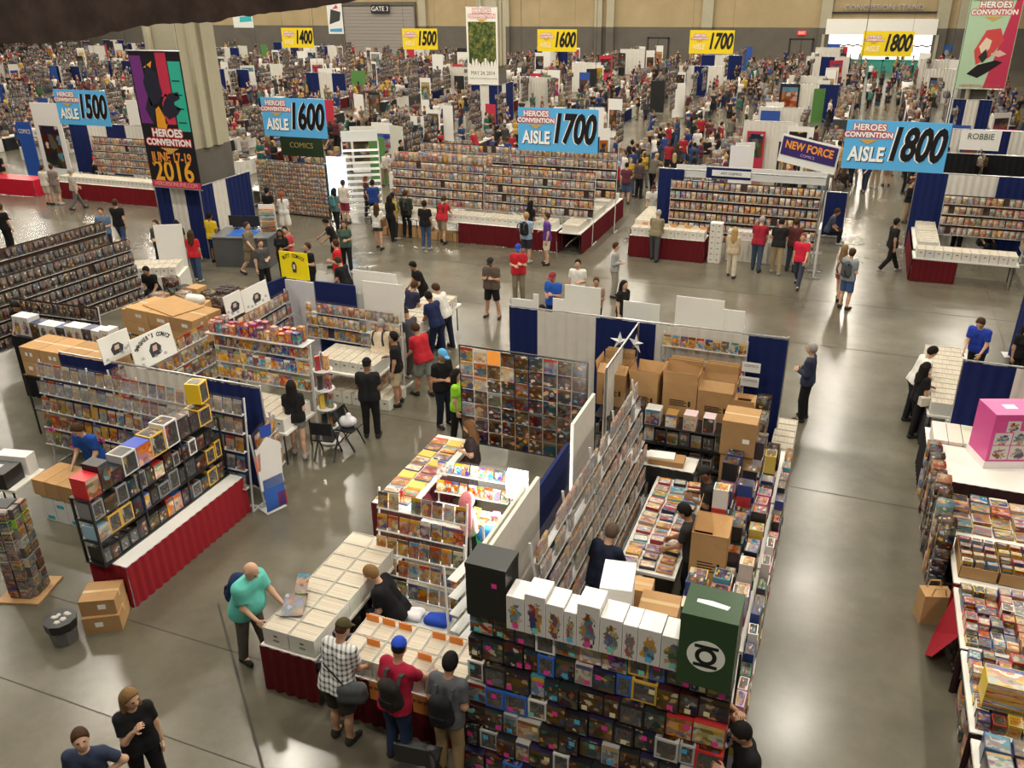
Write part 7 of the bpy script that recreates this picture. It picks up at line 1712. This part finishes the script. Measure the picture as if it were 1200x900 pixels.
def at_person(i): return G(MID[i][0], MID[i][1], 0), math.radians(MID[i][2])
for lab, nm, c in (('dark backpack on the man in the red tee and blue cap', 'blue cap with backpack straps', (.02, .02, .025)), ('olive backpack worn by the shopper in red at the long stall', 'olive backpack', (.06, .07, .04)), ('grey backpack of the man in blue shorts', 'grey tee and blue shorts', (.08, .085, .09)), ('dark backpack of the man in the lilac shirt', 'lilac shirt', (.02, .02, .03)), ('large dark bag on the shopper in pale blue', 'pale blue shirt', (.02, .02, .022)), ('black backpack on the person in the olive jacket', 'dark olive jacket', (.02, .025, .02)), ('teal patterned backpack near the cover wall', 'teal patterned', (.08, .22, .22)), ('black bag beside the person in the beige jacket', 'beige jacket', BL)):
    i = next(j for j, m_ in enumerate(MID) if nm in m_[-1]); p, r = at_person(i); q = Fr(p, r).at(0, .165 - (.32 if 'lean' in FIG[MID[i][3]] else 0), 1.20); backpack(None, lab, c, q, 0).rotation_euler = (.0 if 'lean' not in FIG[MID[i][3]] else .3, 0, r)
i = next(j for j, m_ in enumerate(MID) if 'pale shoulder bag' in m_[-1]); p, r = at_person(i)
t = thing('shoulder_bag', 'pale handbag on the hip of the woman in black at the right', 'bag', Fr(p, r).at(-.22, 0, .80), r); b = MB(); b.box(-.06, -.13, 0, .06, .13, .18, 'cloth'); part('pouch', b.mesh('p'), t, color=(.58, .54, .46)); b = MB(); b.bar((0, 0, .18), (.2, 0, .66), .025, 'cloth', .01); part('strap', b.mesh('s'), t, color=(.5, .45, .38))
i = next(j for j, m_ in enumerate(MID) if 'brown shoulder bag' in m_[-1]); p, r = at_person(i)
t = thing('shoulder_bag', 'brown shoulder bag of the woman in white at the long stall', 'bag', Fr(p, r).at(-.22, 0, .85), r); b = MB(); b.box(-.06, -.15, 0, .06, .15, .25, 'cloth'); part('pouch', b.mesh('p'), t, color=(.16, .07, .03)); b = MB(); b.bar((0, 0, .25), (.12, 0, .58), .025, 'cloth', .01); part('strap', b.mesh('s'), t, color=(.12, .05, .02))

# ---------------------------------------------------------------- the far halls: rows of stalls and the crowd
rs = random.Random(77)
def toscreen(x, y, z):
    d = Vector((x, y, z - CAMH)); w = d.dot(_f)
    return (600 + FPX * d.dot(_R) / w, 450 - FPX * d.dot(_U) / w) if w > .1 else (-9e3, 0)
def inview(x, y, z=1.0, m=25):
    u, v = toscreen(x, y, z); return -m < u < 1200 + m and 18 < v < 900
SK = [((.68, .66, .60), 'white'), ((.02, .02, .024), 'black'), ((.68, .66, .60), 'white'), (NAVY, 'navy'), (RED, 'red'), ((.05, .05, .055), 'charcoal')]
CL = [((.012, .012, .013), 'black'), ((.012, .012, .014), 'black'), ((.05, .05, .055), 'charcoal'), ((.30, .02, .03), 'red'), ((.02, .04, .16), 'navy'), ((.60, .58, .54), 'white'), ((.22, .21, .20), 'grey'), ((.012, .012, .013), 'black'), ((.60, .58, .54), 'white'), ((.02, .045, .13), 'blue'), ((.10, .03, .04), 'maroon'), ((.012, .012, .013), 'black'), ((.03, .03, .034), 'charcoal'), ((.40, .26, .03), 'yellow'), ((.09, .02, .03), 'maroon'), ((.012, .012, .013), 'black'), ((.02, .10, .08), 'green'), ((.20, .15, .10), 'brown'), ((.10, .09, .07), 'olive')]
BT = [((.02, .025, .05), 'dark jeans'), ((.015, .015, .017), 'black trousers'), ((.26, .19, .12), 'khaki shorts'), ((.05, .08, .15), 'blue jeans'), ((.10, .10, .10), 'grey trousers')]
ZONES = [(26, 46, 'near stalls'), (46, 58, 'second stall line'), (58, 80, 'middle stalls'), (80, 110, 'back stalls')]
def zone(y): return next(n for a, b, n in ZONES if a <= y < b) if 26 <= y < 110 else 'aisle'
def aislename(x):
    k = round((.87 - x) / 9.05); return ('the rightmost aisle', 'the second right aisle', 'the third right aisle', 'the fourth right aisle', 'the fifth right aisle', 'the far left aisles')[max(0, min(k, 5))]
spots = []; tabs = []; MC, MS, MR, MK = [], [], [], []; BC, BS, BR, BK = [], [], [], []
nb = 0
for k in range(-1, 13):
    cx = -3.65 - 9.05 * k
    for (ya, yb) in ((34.5, 52.5), (57.5, 76), (80, 97)):
        n = int((yb - ya) / 1.95)
        for j in range(n):
            y = ya + 1.95 * (j + .5)
            for s in (-1, 1):
                if not inview(cx + s * 2.4, y): continue
                if k == -1 and s == 1 and y < 40: continue
                if (abs(cx + s * 2.4 + 23.2) < 2.2 or abs(cx + s * 2.4 - 5.4) < 2.2) and abs(y - 55.2) < 2.6: continue
                tabs.append((cx + s * 2.4, y, s))
                # goods on the table
                for q in range(rs.randint(5, 10)):
                    w, d, h = rs.uniform(.12, .4), rs.uniform(.12, .4), rs.choice((.05, .1, .2, .3, .45)); MC.append((cx + s * 2.4 + rs.uniform(-.3, .3), y + rs.uniform(-.8, .8), .74 + h / 2)); MS.append((w, d, h)); MR.append(rs.uniform(-.4, .4)); MK.append((rs.random(),) * 3)
                u = rs.random()
                if u < .74: spots.append((cx + s * rs.uniform(1.35, 1.8), y + rs.uniform(-.6, .6), s * PI / 2 + rs.uniform(-.5, .5)))
                av = .30 if (k == 0 and s == 1) or (k == -1 and s == -1) else 1.0
                if u > .15 and rs.random() < av + .25:
                    for q in range(rs.choice((1, 2, 2))): spots.append((cx + s * rs.uniform(3.05, 3.35), y + rs.uniform(-.85, .85), -s * PI / 2 + rs.uniform(-.6, .6)))
                if rs.random() < .62 * av: spots.append((cx + s * rs.uniform(3.6, 4.5), y + rs.uniform(-.9, .9), rs.choice((0, PI)) + rs.uniform(-.7, .7)))
                # display behind the table
                v = rs.random(); x = cx + s * .95
                if v < .26:
                    nb += 1; w, h = rs.choice((.85, .85, 1.0, 1.2)), rs.uniform(1.9, 2.4); c, cn = rs.choice((((.74, .72, .68), 'white'),) * 5 + (((.45, .03, .06), 'red'), ((.03, .08, .32), 'blue'), ((.60, .58, .50), 'cream'), ((.02, .02, .02), 'black'), ((.09, .22, .06), 'green')))
                    t = thing('banner_stand', '%s roll up banner among the %s beside %s' % (cn, zone(y), aislename(x)), 'banner', (x, y, 0), rs.choice((0, 0, .4, -.4, s * .6)), '%s roll up banners by the %s, %s' % (cn, zone(y), aislename(x)))
                    part('cloth_panel', boxmesh('rb', w, .02, round(h, 1), 'paper'), t, (0, 0, .06), color=c); part('base', boxmesh('rbb', round(w * .9, 2), .3, .06, 'metal'), t)
                    if rs.random() < .6: part('picture', boxmesh('rbp', round(w * .8, 2), .012, round(h * .55, 1), rs.choice(('print_glossy', 'print_bright', 'print_dark'))), t, (0, -.012, h * rs.choice((.2, .38))))
                elif v < .52:
                    nx = rs.randint(4, 7)
                    for a in range(nx):
                        for r in range(rs.randint(3, 5)): BC.append((x, y - .75 + a * 1.5 / nx, .95 + r * .34)); BS.append((.04, 1.4 / nx, .3)); BR.append(0); BK.append((rs.random(),) * 3)
                        if rs.random() < .5: BC.append((x - .03, y - .75 + a * 1.5 / nx, 2.2)); BS.append((.3, .2, .3)); BR.append(rs.random()); BK.append((rs.random(),) * 3)
        # centre drapes of each block
        for q in range(3):
            y = ya + (yb - ya) * (q + .5) / 3
            if inview(cx, y, 1.5) and rs.random() < .42:
                cc = rs.choice(([(1.2, NAVY), (1.2, WHITE), (1.2, NAVY)], [(1.3, WHITE), (1.2, WHITE)], [(1.2, WHITE), (1.1, NAVY), (1.2, WHITE)])); drape_run((cx - 1.6, y, 0), 0, cc, rs.choice((2.3, 2.4)), 'drape between stalls of the %s left of %s' % (zone(y), aislename(cx + 4.5)), 'drapes between the stalls of the %s left of %s' % (zone(y), aislename(cx + 4.5)))
tabs.sort(key=lambda q: q[0] ** 2 + q[1] ** 2)
for i, (x, y, s) in enumerate(tabs):
    c, cn = rs.choice(SK)
    if i < 215:
        t = thing('skirted_table', '%s skirted stall table in the %s beside %s' % (cn, zone(y), aislename(x)), 'table', (x, y, 0), PI / 2, '%s stall tables of the %s beside %s' % (cn, zone(y), aislename(x)))
        part('tabletop', boxmesh('ft', 1.8, .8, .05, 'plastic'), t, (0, 0, .69), color=(.62, .60, .55))
        def mk():
            b = MB()
            for a, e in (((-.9, -.4), (.9, -.4)), ((.9, -.4), (.9, .4)), ((.9, .4), (-.9, .4)), ((-.9, .4), (-.9, -.4))): pleats(b, [a, e], .015, .69, 'drape', .02, .3)
            return b.mesh('skirt', True)
        part('skirt', cached('farskirt', mk), t, color=c)
    else: REST['table'].append(((x, y, .37), (.8, 1.8, .74), 0, c))
stuffboxes('stall_goods', MC, MS, MR, MK, 'print_bright_stuff', None, 'small goods spread over the tables of the far stalls', 'goods')
stuffboxes('hanging_prints', BC, BS, BR, BK, 'print_dark_stuff', None, 'prints and covers hung up behind the far stalls', 'prints')
# crowd in the open aisles and at the far wall
for q in range(520):
    k = rs.randint(-1, 11); x = .87 - 9.05 * k + rs.uniform(-1.5, 1.5); y = rs.uniform(33, 101)
    if inview(x, y) and not (k <= 0 and rs.random() < .8): spots.append((x, y, rs.choice((0, PI)) + rs.uniform(-.6, .6)))
for q in range(110):
    x = rs.uniform(-100, 14); y = rs.choice((rs.uniform(53.2, 57), rs.uniform(76.5, 79.5), rs.uniform(97.5, 102)))
    if inview(x, y) and not any(abs(x - c) < 2 and abs(y - 55.2) < 2.2 for c in (-23.2, 5.4)): spots.append((x, y, rs.uniform(-PI, PI)))
spots.sort(key=lambda q: q[0] ** 2 + q[1] ** 2)
keep = []; cell = {}
for q in spots:
    c = (int(q[0] / .7), int(q[1] / .7))
    if any(math.hypot(q[0] - e[0], q[1] - e[1]) < .48 for a in (-1, 0, 1) for d in (-1, 0, 1) for e in cell.get((c[0] + a, c[1] + d), ())): continue
    cell.setdefault(c, []).append(q); keep.append(q)
FARF = {}
for k in ('sl', 'ss', 'bl', 'wl', 'fl', 'fs', 'hl', 'pl'): kw = dict(FIG[k]); FARF[k] = figure(('far', k), .045, hands=False, face=False, **kw)
n_ind = 300 - len(MID) - len(NEAR)
for q in keep[:n_ind]:
    k = rs.choice(('sl', 'ss', 'bl', 'wl', 'fl', 'fs', 'hl', 'pl')); (c, cn), (bc, bn) = rs.choice(CL), rs.choice(BT); hr = rs.choice(('black', 'brown', 'brown', 'light', 'black', 'blond'))
    w = 'shorts' if FIG[k].get('bottom') in ('short', 'brief') else 'trousers'; pose = {'bl': 'leaning', 'wl': 'walking', 'fl': 'long haired', 'fs': 'long haired', 'pl': 'capped'}.get(k, 'standing')
    tone = 'pale' if sum(bc) > .4 else 'dark'
    key = '%s top, %s %s, %s, %s by %s' % (cn, tone, w, pose, zone(q[1]), aislename(q[0]))
    person(FARF[k], FIG[k], (q[0], q[1], 0), q[2], '%s person in %s top, %s %s, %s by %s' % (pose, cn, tone, w, zone(q[1]), aislename(q[0])), c, bc, rs.choice(('fair', 'tan', 'fair', 'brown', 'dark')), hr, (.05, .05, .05), rs.choice(CL)[0], rs.uniform(1.6, 1.85), key)
# everyone beyond that: one crowd object
LOW = {}
def lowfig(k):
    kw = dict(FIG[k]); P = figure(('low', k), .105, hands=False, face=False, **kw); V = []; F = []; cid = []; off = 0
    for nm, me in P.items():
        n = len(me.vertices); v = np.empty(n * 3, np.float32); me.vertices.foreach_get('co', v); f = np.empty(len(me.loops), np.int32); me.loops.foreach_get('vertex_index', f)
        V.append(v.reshape(-1, 3)); F.append(f.reshape(-1, 4) + off); cid += [{'body': 0, 'top': 1, 'bottom': 2}.get(nm, 3)] * (len(f) // 4); off += n
    return np.concatenate(V), np.concatenate(F), np.array(cid)
for k in ('sl', 'ss', 'bl', 'fl'): LOW[k] = lowfig(k)
AV, AF, AC = [], [], []; off = 0
for q in keep[n_ind:]:
    V, F_, cid = LOW[rs.choice(('sl', 'ss', 'bl', 'fl'))]; s = rs.uniform(.92, 1.06); c, sn = math.cos(q[2]), math.sin(q[2])
    AV.append(np.stack([(V[:, 0] * c - V[:, 1] * sn) * s + q[0], (V[:, 0] * sn + V[:, 1] * c) * s + q[1], V[:, 2] * s], -1)); AF.append(F_ + off); off += len(V)
    pal = np.array([SKIN[rs.choice(('fair', 'tan', 'brown'))], rs.choice(CL)[0], rs.choice(BT)[0], HAIRC[rs.choice(('black', 'brown', 'light'))]]); AC.append(pal[cid])
if AV:
    V = np.concatenate(AV); F_ = np.concatenate(AF); Cc = np.concatenate(AC)
    me = bpy.data.meshes.new('crowd'); me.vertices.add(len(V)); me.vertices.foreach_set('co', V.astype(np.float32).ravel()); me.loops.add(F_.size); me.loops.foreach_set('vertex_index', F_.astype(np.int32).ravel())
    me.polygons.add(len(F_)); me.polygons.foreach_set('loop_start', np.arange(0, F_.size, 4, dtype=np.int32)); me.polygons.foreach_set('use_smooth', np.ones(len(F_), bool)); me.materials.append(M['attr'])
    ca = me.color_attributes.new('col', 'FLOAT_COLOR', 'CORNER'); ca.data.foreach_set('color', np.repeat(np.concatenate([Cc, np.ones((len(Cc), 1))], 1), 4, 0).astype(np.float32).ravel()); me.update(calc_edges=True)
    obj('crowd', me, label='dense crowd filling the furthest aisles of the hall', cat='crowd', kind='stuff')
print('CROWD', len(keep), 'tables', len(tabs), 'comics', COMICS, 'boxes', LONG, {k: len(v) for k, v in REST.items()})

# pieces past the limits, joined by kind
def emit(kind, name, label, cat, m, colf):
    R_ = REST[kind]
    if R_: stuffboxes(name, [q[0] for q in R_], [q[1] for q in R_], [q[2] for q in R_], [colf(q[3]) for q in R_], m, None, label, cat)
emit('comic', 'comic_books', 'further comics standing in the racks of the hall', 'comics', 'print_stuff', lambda r: (r, r, r))
emit('dark', 'carded_toys', 'dark carded toys hung along the toy walls', 'toys', 'print_dark_stuff', lambda r: (r, r, r))
emit('longbox', 'comic_boxes', 'further white comic boxes on the stall tables', 'boxes', 'attr', lambda r: (.52 + .1 * r, .50 + .1 * r, .44 + .1 * r))
emit('toy', 'boxed_toys', 'boxed toys lined up on top of the long comic stall', 'toys', 'print_stuff', lambda r: (r, r, r))
emit('table', 'stall_tables', 'skirted tables of the furthest stalls', 'tables', 'attr', lambda r: r)
